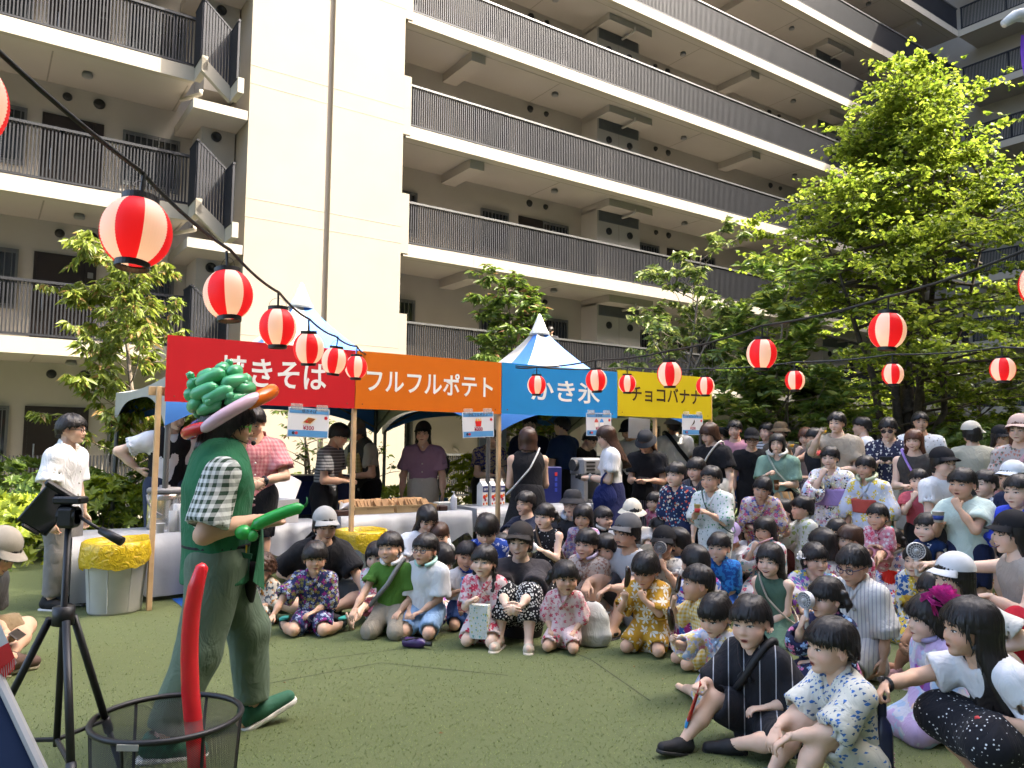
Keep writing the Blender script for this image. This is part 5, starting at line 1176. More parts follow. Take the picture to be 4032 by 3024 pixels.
# ================================================================ garments' cloth
def cloth(spec):
    """spec: (pattern, base, ...) -> procedural woven cloth; coordinates are metres in the wearer's frame"""
    if not isinstance(spec[0], str): spec = ('plain', spec)
    key = 'cloth_'+str(spec)
    if key in MATS: return MATS[key]
    m, nt, b = nodes_of('cloth_'+spec[0]); tc = N(nt,'ShaderNodeTexCoord'); co = tc.outputs['Object']; pat, base = spec[0], spec[1]
    nz = N(nt,'ShaderNodeTexNoise'); nz.inputs['Scale'].default_value = 9; nz.inputs['Detail'].default_value = 4; nt.links.new(co, nz.inputs['Vector'])
    c = mix_n(nt, nz.outputs[0], tuple(v*.86 for v in base), tuple(min(1,v*1.12) for v in base))
    sx = N(nt,'ShaderNodeSeparateXYZ'); nt.links.new(co, sx.inputs[0]); X, Y, Z = sx.outputs
    def wave(v, n, duty): return math_n(nt,'LESS_THAN', math_n(nt,'FRACT', math_n(nt,'MULTIPLY', v, n)), duty)
    XY = math_n(nt,'ADD', X, math_n(nt,'MULTIPLY', Y, .7))
    if pat in ('floral','dots','leaf','star'):
        cols, sc, thr = spec[2], spec[3], spec[4]
        for q, cc in enumerate(cols):
            mp = N(nt,'ShaderNodeMapping'); mp.inputs['Location'].default_value = (q*3.7,q*1.3,q*2.9); mp.inputs['Scale'].default_value = (sc*(1+.22*q),)*3; nt.links.new(co, mp.inputs[0])
            vo = N(nt,'ShaderNodeTexVoronoi'); vo.inputs['Scale'].default_value = 1; vo.inputs['Randomness'].default_value = .85 if pat != 'star' else .25; nt.links.new(mp.outputs[0], vo.inputs['Vector'])
            dv = N(nt,'ShaderNodeVectorMath', operation='SUBTRACT'); nt.links.new(mp.outputs[0], dv.inputs[0]); nt.links.new(vo.outputs['Position'], dv.inputs[1])
            s2 = N(nt,'ShaderNodeSeparateXYZ'); nt.links.new(dv.outputs[0], s2.inputs[0])
            if pat == 'dots': f = math_n(nt,'LESS_THAN', vo.outputs['Distance'], thr)
            elif pat == 'leaf': f = math_n(nt,'LESS_THAN', math_n(nt,'ADD', math_n(nt,'ABSOLUTE', s2.outputs[0]), math_n(nt,'ADD', math_n(nt,'MULTIPLY', math_n(nt,'ABSOLUTE', math_n(nt,'ADD', s2.outputs[2], math_n(nt,'MULTIPLY', math_n(nt,'ABSOLUTE', s2.outputs[0]),-.9))), .9), math_n(nt,'MULTIPLY', math_n(nt,'ABSOLUTE', s2.outputs[1]), .35))), thr)
            else:
                a = math_n(nt,'ARCTAN2', s2.outputs[2], math_n(nt,'ADD', s2.outputs[0], math_n(nt,'MULTIPLY', s2.outputs[1], .6)))
                k = 6 if pat == 'star' else 5
                r = math_n(nt,'MULTIPLY', math_n(nt,'ADD', math_n(nt,'MULTIPLY', math_n(nt,'ABSOLUTE', math_n(nt,'COSINE', math_n(nt,'MULTIPLY', a, k/2.))), .55 if pat == 'floral' else .8), .5 if pat == 'floral' else .2), thr)
                f = math_n(nt,'LESS_THAN', vo.outputs['Distance'], r)
            c = mix_n(nt, f, c, cc)
            if pat == 'floral': c = mix_n(nt, math_n(nt,'LESS_THAN', vo.outputs['Distance'], thr*.22), c, tuple(min(1,v*1.6+.15) for v in cc))
    elif pat == 'stripe': c = mix_n(nt, wave(XY if spec[4] == 'x' else Z, spec[3], spec[5] if len(spec) > 5 else .4), c, spec[2])
    elif pat == 'plaid':
        a, d = wave(XY, spec[3], .5), wave(Z, spec[3], .5); mid = tuple((base[i]+spec[2][i])/2 for i in range(3)); c = mix_n(nt, a, c, mid); c = mix_n(nt, d, c, mid); c = mix_n(nt, math_n(nt,'MULTIPLY', a, d), c, spec[2])
    elif pat == 'blotch':
        for q, cc in enumerate(spec[2]):
            n3 = N(nt,'ShaderNodeTexNoise'); n3.inputs['Scale'].default_value = spec[3]*(1+.3*q); n3.inputs['Detail'].default_value = 2; mp = N(nt,'ShaderNodeMapping'); mp.inputs['Location'].default_value = (q*5.1,q*2.3,q); nt.links.new(co, mp.inputs[0]); nt.links.new(mp.outputs[0], n3.inputs['Vector']); c = mix_n(nt, math_n(nt,'GREATER_THAN', n3.outputs[0], spec[4]), c, cc)
    nt.links.new(c, b.inputs['Base Color']); b.inputs['Roughness'].default_value = .85; b.inputs['Specular IOR Level'].default_value = .18; b.inputs['Sheen Weight'].default_value = .04
    mp = N(nt,'ShaderNodeMapping'); mp.inputs['Scale'].default_value = (11,11,6); nt.links.new(co, mp.inputs[0]); n2 = N(nt,'ShaderNodeTexNoise'); n2.inputs['Scale'].default_value = 1; n2.inputs['Detail'].default_value = 3; n2.inputs['Distortion'].default_value = 1.3; nt.links.new(mp.outputs[0], n2.inputs['Vector'])
    n4 = N(nt,'ShaderNodeTexNoise'); n4.inputs['Scale'].default_value = 260; nt.links.new(co, n4.inputs['Vector']); bump_n(nt, b, math_n(nt,'ADD', n2.outputs[0], math_n(nt,'MULTIPLY', n4.outputs[0], .02)), .55, .03); MATS[key] = m; return m

# ================================================================ figures
V3 = lambda *a: np.array(a, float)
def nrm(v): return v/max(np.linalg.norm(v), 1e-9)
def ik(a, t, l1, l2, hint):
    d = t-a; L = np.linalg.norm(d); L = min(max(L, abs(l1-l2)+.01), (l1+l2)*.995); u = nrm(d); t = a+u*L
    x = (l1*l1-l2*l2+L*L)/(2*L); h = math.sqrt(max(l1*l1-x*x, 0)); p = np.asarray(hint, float); p = nrm(p-u*(p@u)); return a+u*x+p*h, t
def rotm(rx=0., ry=0., rz=0.):
    return np.array((Matrix.Rotation(rz,3,'Z')@Matrix.Rotation(rx,3,'X')@Matrix.Rotation(ry,3,'Y')))
def dims(S, fat=1.):
    c = min(max((1.62-S)/.75, 0), 1); D = dict(S=S, c=c); D['hh'] = (.247-.021*c)*(1+max(0,S-1.68)*.3); D['hip'] = S*(.515-.085*c); D['ank'] = .045*S
    D['neck'] = S*(.042-.022*c); D['tl'] = S-D['hh']-D['neck']-D['hip']; D['th'] = (D['hip']-D['ank'])*.51; D['sh'] = (D['hip']-D['ank'])*.49
    D['sw'] = S*(.106-.006*c); D['hw'] = S*.05; D['ua'] = .170*S; D['fa'] = .142*S; D['hl'] = .104*S; D['fat'] = fat; return D
def pose(D, legs, lean, slean, arms, yaw_head, pitch, roll, twist=0.):
    S, T, C, hip, ank, hw = D['S'], D['th'], D['sh'], D['hip'], D['ank'], D['hw']; J = {}; a0 = {}
    if isinstance(legs, str): legs = (legs, {})
    kind, o = legs; k = {}; an = {}; fd = {}; fu = {}
    pz = {'stand':hip,'walk':hip*.97,'seiza':.150*S,'wsit':.105*S,'cross':.098*S,'knees':.098*S,'squat':.23*S,'side':.10*S,'legs':.098*S,'kneel':.30*S,'chair':.30*S,'onelegout':.098*S}[kind]; pz = o.get('pz', pz/S)*S
    p0 = V3(0,0,pz); Lh, Rh = V3(-hw,0,pz), V3(hw,0,pz)
    for s, nm, h in ((-1,'L',Lh),(1,'R',Rh)):
        fd[nm] = V3(.12*s,1,0); fu[nm] = V3(0,0,1)
        if kind == 'stand': an[nm] = V3(s*o.get('w',.058)*S, o.get('dy',0)*s*S, ank); k[nm], an[nm] = ik(h, an[nm], T, C, (0,1,0))
        elif kind == 'walk': an[nm] = V3(s*.07*S, o['y'][nm]*S, ank+o['z'][nm]*S); k[nm], an[nm] = ik(h, an[nm], T, C, (0,1,.1)); fd[nm] = V3(.12*s,1,o['t'][nm])
        elif kind in ('seiza','wsit'):
            kx = s*o.get('kw',.085)*S; kz = .048*S; dy = math.sqrt(max(T*T-(pz-kz)**2-(kx-h[0])**2,.01)); k[nm] = V3(kx, dy, kz); out = .17 if kind == 'wsit' else .055; an[nm] = k[nm]+nrm(V3(s*out*S-kx+(.05*S*s if kind == 'wsit' else 0), -C, -.01*S))*C; an[nm][2] = .04*S; fd[nm] = V3(.1*s,-1,-.12); fu[nm] = V3(0,-.2,-1)
        elif kind == 'cross':
            k[nm] = h+nrm(V3(s*.82,.60,.0))*T; k[nm][2] = .115*S; an[nm] = V3(-s*.045*S, .235*S+(.07*S if s > 0 else 0), .045*S); an[nm] = k[nm]+nrm(an[nm]-k[nm])*C; an[nm][2] = max(an[nm][2],.04*S); fd[nm] = V3(-s*.8,.5,-.1); fu[nm] = V3(s*.6,.2,.8)
        elif kind == 'knees':
            an[nm] = V3(s*o.get('w',.075)*S, o.get('fy',.30)*S+s*o.get('dy',0.)*S, ank); k[nm], an[nm] = ik(h, an[nm], T, C, (s*o.get('out',.06),.35,1)); fd[nm] = V3(.12*s,1,0)
        elif kind == 'squat': an[nm] = V3(s*.10*S,.09*S,ank); k[nm], an[nm] = ik(h, an[nm], T, C, (s*.3,1,.55))
        elif kind == 'side':
            g = o.get('dir',1); k[nm] = h+nrm(V3(.35*g+.12*s,.85,-.05))*T; k[nm][2] = .055*S; an[nm] = k[nm]+nrm(V3(-g*.75,-.62 if s*g > 0 else -.25,0))*C; an[nm][2] = .04*S; fd[nm] = V3(-g,-.3,0); fu[nm] = V3(0,.5,1)
        elif kind == 'legs': an[nm] = V3(s*.08*S, (T+C)*.93, .045*S); k[nm], an[nm] = ik(h, an[nm], T, C, (0,0,1)); fd[nm] = V3(.3*s,.3,1); fu[nm] = V3(0,-1,.2)
        elif kind == 'kneel': kx = s*.08*S; kz = .048*S; dy = math.sqrt(max(T*T-(pz-kz)**2-(kx-h[0])**2,.0004)); k[nm] = V3(kx,dy,kz); an[nm] = k[nm]+V3(0,-C,0); an[nm][2] = .045*S; fd[nm] = V3(0,-1,-.2); fu[nm] = V3(0,-.2,-1)
        elif kind == 'chair': k[nm] = h+nrm(V3(s*.12,1,.02))*T; an[nm] = k[nm]+V3(0,.03*S,-C); an[nm][2] = ank; k[nm], an[nm] = ik(h, an[nm], T, C, (0,1,1))
        elif kind == 'onelegout':
            if nm == o['leg']: an[nm] = V3(s*.13*S, (T+C)*o.get('ext',.86), ank); k[nm], an[nm] = ik(h, an[nm], T, C, (0,0,1)); fd[nm] = V3(.2*s,1,.25)
            else: k[nm] = h+nrm(V3(s*.75,.68,0))*T; k[nm][2] = .10*S; an[nm] = k[nm]+nrm(V3(-s*.25,.25,0)*S-V3(k[nm][0],k[nm][1]-.02*S,0)*1.)*C; an[nm][2] = .045*S; fd[nm] = V3(-s*.7,.6,0); fu[nm] = V3(s*.5,.2,.8)
    if 'an' in o:
        for nm, v in o['an'].items(): an[nm] = V3(*v)*S; h = Lh if nm == 'L' else Rh; k[nm], an[nm] = ik(h, an[nm], T, C, o.get('kh',{}).get(nm,(0,.3,1)))
    r = math.radians; d = lambda a: nrm(V3(math.sin(r(slean)), math.sin(r(a)), math.cos(r(a))*math.cos(r(slean)))); tl = D['tl']
    wa = p0+d(lean*.6)*tl*.36; ch = wa+d(lean)*tl*.36; nb = ch+d(lean*1.25)*tl*.28; nt_ = nb+d(lean*.55)*D['neck']
    tw = rotm(rz=r(twist)); lat = tw@nrm(V3(math.cos(r(slean)),0,-math.sin(r(slean)))); fr = nrm(np.cross(d(lean), lat)); fr = fr if fr[1] > 0 or abs(twist) > 80 else -fr
    J.update(p0=p0, wa=wa, ch=ch, nb=nb, nt=nt_, hipL=Lh, hipR=Rh, kL=k['L'], kR=k['R'], aL=an['L'], aR=an['R'], fdL=nrm(fd['L']), fdR=nrm(fd['R']), fuL=nrm(fu['L']), fuR=nrm(fu['R']), lat=lat, fr=fr, up=d(lean))
    Hm = rotm(rx=-r(pitch), ry=r(roll), rz=yaw_head); J['Hm'] = Hm; J['h0'] = nt_-Hm@V3(0,-.12,.13)*D['hh']; J['hc'] = J['h0']+Hm@V3(0,.02,.52)*D['hh']
    mouth = J['h0']+Hm@V3(0,.5,.2)*D['hh']
    for s, nm in ((-1,'L'),(1,'R')):
        sh = nb-d(lean*1.2)*.048*S+lat*s*D['sw']; J['s'+nm] = sh; A = arms[0 if s < 0 else 1]; hint = V3(s*.45,-.55,-.6); hd = None; pn = V3(0,0,-1); kn, hp = J['k'+nm], (Lh if s < 0 else Rh); curl = 'relax'
        if isinstance(A, (tuple, list)) and not isinstance(A[0], str): A = ('t', A)
        nmA = A if isinstance(A, str) else A[0]
        if nmA == 'lap': t = hp*.35+kn*.65+V3(-s*.065*S,-.0,.085*S); hd = V3(-s*.8,.7,-.1)
        elif nmA == 'thigh': t = hp*.32+kn*.68+V3(s*.01*S,-.02*S,.08*S); hd = V3(-s*.1,1,-.15)
        elif nmA == 'onknee': t = kn+V3(s*.01*S,-.03*S,.065*S); hd = V3(-s*.25,.8,-.55)
        elif nmA == 'hug': m_ = (J['kL']+J['kR'])/2; sh_ = (J['kL']+J['kR'])*.35+(J['aL']+J['aR'])*.15; t = sh_+V3(s*.035*S,.10*S,.02*S); hint = V3(s*.9,-.1,-.3); hd = V3(-s,.1,-.1); pn = V3(0,-1,0)
        elif nmA == 'overknee': t = kn+V3(-s*.03*S,.12*S,-.01*S); hd = V3(-s*.3,.4,-.9); hint = V3(s*.6,-.3,-.5)
        elif nmA == 'down': t = sh+V3(s*.045*S,.03*S,-(D['ua']+D['fa'])*.97); hd = V3(0,.15,-1); pn = V3(-s,0,0)
        elif nmA == 'chest': t = ch+fr*.17*S+lat*s*.055*S-V3(0,0,.035*S); hd = V3(-s*.6,.5,.25); pn = V3(-s*.3,-.3,-.6); curl = 'grip'
        elif nmA == 'belly': t = wa+fr*.16*S+lat*s*.05*S; hd = V3(-s*.7,.6,0); pn = V3(0,-.5,-1); curl = 'grip'
        elif nmA == 'mouth': t = mouth+V3(s*.035*S,.045*S,-.085*S); hd = V3(-s*.35,-.3,.9); pn = V3(-s*.4,-1,.1); curl = 'grip'; hint = V3(s*.5,.0,-1)
        elif nmA == 'phone': t = mouth+V3(s*.05*S,.13*S,-.05*S); hd = V3(-s*.4,.3,.9); pn = V3(-s,-.3,0); curl = 'grip'; hint = V3(s*.6,.1,-1)
        elif nmA == 'hip': t = hp+V3(s*.10*S,-.02*S,.10*S); hint = V3(s,-.45,0); hd = V3(-s*.8,.4,-.5); pn = V3(-s,0,0)
        elif nmA == 'ground': t = V3(s*.20*S,.10*S,.05*S); hd = V3(s*.3,1,-.25); curl = 'flat'
        elif nmA == 'fold': t = ch+fr*.13*S-lat*s*.03*S-V3(0,0,.05*S); hd = V3(-s,.15,.1); pn = V3(0,-1,0); hint = V3(s*.9,.0,-.7)
        elif nmA == 'clasp': t = p0+V3(s*.035*S,.17*S,.09*S); hd = V3(-s*.75,.2,-.6); pn = V3(0,-1,0); hint = V3(s,-.4,-.3)
        elif nmA == 'fwd': t = sh+V3(-s*.02*S,.25*S,-.12*S); hd = V3(-s*.1,1,.1); curl = 'relax'
        else:
            t = V3(*A[1])*S
            if len(A) > 2 and A[2] is not None: hint = V3(*A[2])
            if len(A) > 3 and A[3] is not None: hd = V3(*A[3])
            if len(A) > 4 and A[4] is not None: pn = V3(*A[4])
            if len(A) > 5: curl = A[5]
        if len(A) > 1 and nmA != 't' and not isinstance(A, str): curl = A[1]
        e, w = ik(sh, t, D['ua'], D['fa'], hint); J['e'+nm], J['w'+nm] = e, w; fa = nrm(w-e); hd = fa if hd is None else nrm(nrm(hd)*.75+fa*.6)
        pn = nrm(pn-hd*(pn@hd)) if np.linalg.norm(pn-hd*(pn@hd)) > .05 else nrm(np.cross(hd, V3(1,0,0)))
        J['hd'+nm], J['pn'+nm], J['cu'+nm] = hd, pn, curl; J['g'+nm] = w+hd*D['hl']*(.48 if curl == 'grip' else .6)+pn*D['hl']*.16
    return J
def skin_field(J, D, h, shod=False):
    S, f = D['S'], D['fat']; pts = np.array([J[k] for k in ('p0','wa','ch','nb','nt','kL','kR','aL','aR','eL','eR','wL','wR')]); f0 = Fld(np.minimum(pts.min(0)-.16*S,[9,9,-.02]), pts.max(0)+.17*S, h)
    c = D['c']; L = J['lat']; lk = dict(flat=.68, side=L); kk = .03*S
    f0.cone(J['p0'],J['wa'],.045*S,.045*S,kk).cone(J['wa'],J['ch'],.045*S,.07*S*f,kk,**lk).cone(J['ch'],J['nb'],.082*S*f,.045*S,kk,**lk).cone(J['sL'],J['sR'],.036*S,.036*S,kk).cone(J['nb']-J['up']*.01*S,J['nt']+J['up']*.02*S,.033*S,.029*S,kk)
    for n in 'LR':
        f0.cone(J['s'+n],J['e'+n],.031*S,.025*S,.02*S).cone(J['e'+n],J['w'+n]*.6+J['e'+n]*.4,.0255*S,.023*S,.015*S).cone(J['w'+n]*.55+J['e'+n]*.45,J['w'+n],.022*S,.0155*S,.015*S)
        f0.cone(J['hip'+n],J['k'+n],.058*S*f,.037*S,.03*S).cone(J['k'+n],J['k'+n]*.55+J['a'+n]*.45,.036*S,.0385*S*(.9+.1*f),.02*S).cone(J['k'+n]*.55+J['a'+n]*.45,J['a'+n],.036*S,.021*S,.02*S)
        t = J['a'+n]+J['fd'+n]*(.05 if shod else .095)*S-J['fu'+n]*.022*S; hl = J['a'+n]-J['fd'+n]*.03*S-J['fu'+n]*.022*S; f0.cone(hl,t,.022*S,.019*S,.02*S)
    return f0
def garment(J, D, h, kind, seed, o):
    """signed-distance garment over the same skeleton"""
    S, f = D['S'], D['fat']; e = o.get('ease',.014)*S; L = J['lat']; lk = dict(flat=.72, side=L); kk = .04*S
    pts = np.array([J[k] for k in ('p0','wa','ch','nb','nt','kL','kR','aL','aR','eL','eR')]); F = Fld(np.minimum(pts.min(0)-.2*S,[9,9,-.02]), pts.max(0)+.19*S, h); up = J['up']
    legs = o.get('legs', 0)
    if kind in ('top','robe'):
        hem = J['p0']-V3(0,0,o.get('hem',.05)*S); hem[2] = max(hem[2], .03*S)
        F.cone(hem,J['wa'],.094*S*f+e,.078*S*f+e,kk,**lk).cone(J['wa'],J['ch'],.078*S*f+e,.088*S*f+e,kk,**lk).cone(J['ch'],J['nb']-up*.02*S,.086*S*f+e,.052*S+e*.5,kk,**lk)
        fs = o.get('sleeve',.62); se = o.get('se', 1.6)
        if fs > 0:
            F.cone(J['sL'],J['sR'],.037*S+e*.6,.037*S+e*.6,kk)
            for n in 'LR':
                s_, e_, w_ = J['s'+n], J['e'+n], J['w'+n]
                if fs <= 1: end = s_+(e_-s_)*fs; F.cone(s_,end,.034*S+e*.7,.029*S+e*se,.03*S,cut1=True); ax = nrm(e_-s_)
                else: end = e_+(w_-e_)*(fs-1); F.cone(s_,e_,.034*S+e*.7,.029*S+e*se,.03*S).cone(e_,end,.028*S+e*se,.022*S+e*se*1.1,.02*S,cut1=True); ax = nrm(w_-e_)
                if o.get('wide'): F.cone(s_*.35+end*.65-V3(0,0,.02*S), end-V3(0,0,.035*S), .03*S+e, .034*S+e*1.2, .03*S, cut1=True)
                F.cone(end-ax*.035*S, end+ax*.06*S, min(.024*S+e*se*.45,.027*S+e*se*.3), .026*S+e*se*.4, 0, sub=True)
        else:
            for n, s in (('L',-1),('R',1)): F.cone(J['nb']+L*s*.03*S-up*.01*S, J['ch']+L*s*.07*S+up*.03*S, .03*S+e, .035*S+e, kk)
        F.folds(.0046*o.get('fold',1.), 30/max(S,.8), seed)
        nk = o.get('neck','crew'); fr = J['fr']
        if nk == 'v':
            F.cone(J['nb']+up*.03*S+fr*.02*S, J['ch']+fr*(.085*S*f+e)*.75+up*.045*S, .046*S, .012*S, 0, sub=True)
            F.ell(J['nb']+up*.035*S, (.052*S,.05*S,.05*S), 0, sub=True)
        else: r = .056*S if nk == 'crew' else .07*S; F.ell(J['nb']+up*.030*S+fr*.012*S, (r,r*.95,.045*S), 0, sub=True)
        if kind == 'top': F.plane(hem, (0,0,-1)) if o.get('flat',1) and J['p0'][2] > .28*S else None
    if kind == 'robe' or kind in ('shorts','pants','skirt'):
        if kind != 'robe': F.cone(J['p0']-V3(0,0,.02*S),J['p0']*.35+J['wa']*.65,.088*S*f+e,.076*S*f+e,kk,cut1=True,**lk)
        stand = J['p0'][2] > .4*S
        if kind in ('robe','skirt') and stand:
            hz = o.get('hz',.09)*S; b = V3(J['p0'][0],J['p0'][1]+.01*S,hz); fl = o.get('flare',.115)*S; F.cone(J['p0'],b,.096*S*f+e,fl+e,.03*S,.80,L,cut1=True); F.folds(.0045, 30/S, seed+3)
        else:
            fr_ = o.get('len', .88 if kind == 'shorts' else 1.92 if kind == 'pants' else .98); el = e*o.get('le',1.3); robe = kind in ('robe','skirt')
            for n in 'LR':
                a, k, an = J['hip'+n], J['k'+n], J['a'+n]; kr = .05*S if robe else .03*S
                if fr_ <= 1: end = a+(k-a)*fr_; F.cone(a,end,.060*S*f+el,.043*S+el*1.1,kr,cut1=not robe or fr_ < .95)
                else: F.cone(a,k,.060*S*f+el,.041*S+el,kr).cone(k,k+(an-k)*(fr_-1),.040*S+el,.028*S+el*1.15,.02*S,cut1=True)
                if fr_ <= 1 and not robe: ax = nrm(k-a); F.cone(end-ax*.04*S,end+ax*.08*S,.037*S+el*.5,.038*S+el*.6,0,sub=True)
            if robe:
                F.cone((J['hipL']+J['hipR'])/2, (J['kL']+J['kR'])/2*.9+(J['hipL']+J['hipR'])/2*.1-V3(0,0,.01*S), .06*S+e, .045*S+e, .07*S)
                if o.get('cover'):
                    for n in 'LR': F.cone(J['k'+n],J['k'+n]*.3+J['a'+n]*.7,.045*S+e,.042*S+e,.05*S)
            F.folds(.0038, 30/max(S,.8), seed+5)
    if kind == 'obi':
        w = o.get('w',.045)*S; c = J['wa']*.9+J['ch']*.1; F.cone(c-up*w,c+up*w,.078*S*f+o.get('over',.045)*S,.080*S*f+o.get('over',.045)*S,.0,cut0=True,cut1=True,**lk); F.folds(.002, 60/S, seed)
    F.F[:, :, :1] = np.maximum(F.F[:, :, :1], .001)
    return F.mesh()
HATS = {}
def hat_mesh(kind):
    mb = MB(); rx, ry, cy = .425, .50, -.045
    def dome(z0, top, rx_=rx, ry_=ry, n=9, pw=1.):
        vs = []; fs = []; m = 28
        for i in range(n+1):
            t = i/n*math.pi/2
            for k in range(m): a = 2*math.pi*k/m; vs.append((rx_*math.cos(t)**pw*math.cos(a), cy+ry_*math.cos(t)**pw*math.sin(a), z0+(top-z0)*math.sin(t)))
        for i in range(n):
            for k in range(m): fs.append((i*m+k, i*m+(k+1)%m, (i+1)*m+(k+1)%m, (i+1)*m+k))
        mb.add(vs, fs)
    def brim(z, r0, r1, droop, a0=0, a1=360, n=36, rows=4, curve=0., wob=0.):
        vs = []; fs = []; full = a1-a0 >= 360
        for i in range(rows+1):
            t = i/rows
            for k in range(n+1):
                a = math.radians(a0+(a1-a0)*k/n); e = 1. if full else math.sin(math.pi*k/n)**.45; r = 1+(r1-r0)*t*e
                vs.append((rx*r*math.cos(a), cy+ry*r*math.sin(a)*(1.), z-droop*t**1.3-curve*abs(math.cos(a))*t+wob*t*math.sin(a*3)))
        for i in range(rows):
            for k in range(n): q = i*(n+1)+k; fs.append((q,q+1,q+n+2,q+n+1))
        mb.add(vs, fs); o = len(mb.v)-len(vs); mb.add([(v[0],v[1],v[2]-.018) for v in vs], [f[::-1] for f in fs])
    if kind == 'cap': dome(.66,1.13); brim(.69,1.,1.5,.08,28,152,24,4,.10)
    elif kind == 'bucket': dome(.68,1.10,rx*.98,ry*.98,9,.55); brim(.70,1.,1.38,.20)
    elif kind == 'sun': dome(.68,1.12,rx*.98,ry*.98,9,.6); brim(.70,1.,1.85,.18,wob=.05)
    elif kind == 'soft': dome(.62,1.12); brim(.65,1.,1.45,.16,wob=.03)
    elif kind == 'flatcap': dome(.66,1.14,rx*1.03,ry*1.03); brim(.68,1.,1.5,.03,28,152,24,4,.03)
    return mb.mesh('hat', True)
_shoe = {}
def shoe_mesh(kind, up, sole):
    key = (kind, up, sole)
    if key in _shoe: return _shoe[key]
    mu, ms = mat('shoe%s'%str(up), up, .7, .15, 6, .15, 50, spec=.3), mat('sole_%s'%str(sole), sole, .6, .1); f = Fld((-.28,-.4,-.36),(.28,.9,.3),.035)
    if kind == 'sandal': f.cone((0,-.05,-.13),(0,.05,-.12),.15,.15,.02,.6,(1,0,0)); f.F = np.maximum(f.F, -(np.abs(f.ax[1][None,:,None]-.0)-.04)*-1) if False else f.F; f.cone((0,.42,-.17),(0,.50,-.17),.165,.16,.02)
    else: f.cone((0,-.16,-.1),(0,.12,-.10),.165,.17,.05).cone((0,.1,-.13),(0,.60,-.19),.17,.13,.08).ell((0,-.10,.03),(.15,.17,.15),.04); f.cone((0,-.06,.06),(0,-.06,.4),.105,.12,0,sub=True); f.plane((0,0,-.27),(0,0,-1))
    V1, F1 = f.mesh(); g = Fld((-.3,-.42,-.42),(.3,.95,-.1),.035); g.cone((0,-.18,-.285),(0,.15,-.285),.165,.165,.02).cone((0,.15,-.285),(0,.58,-.285),.165,.16,.05); g.plane((0,0,-.235),(0,0,1)).plane((0,0,-.335),(0,0,-1)); V2, F2 = g.mesh()
    me = to_mesh('shoe', np.concatenate([V1,V2]), np.concatenate([F1,F2+len(V1)]), [mu,ms], np.r_[np.zeros(len(F1)),np.ones(len(F2))]); _shoe[key] = me; return me
NP = [0]; PEOPLE = {}
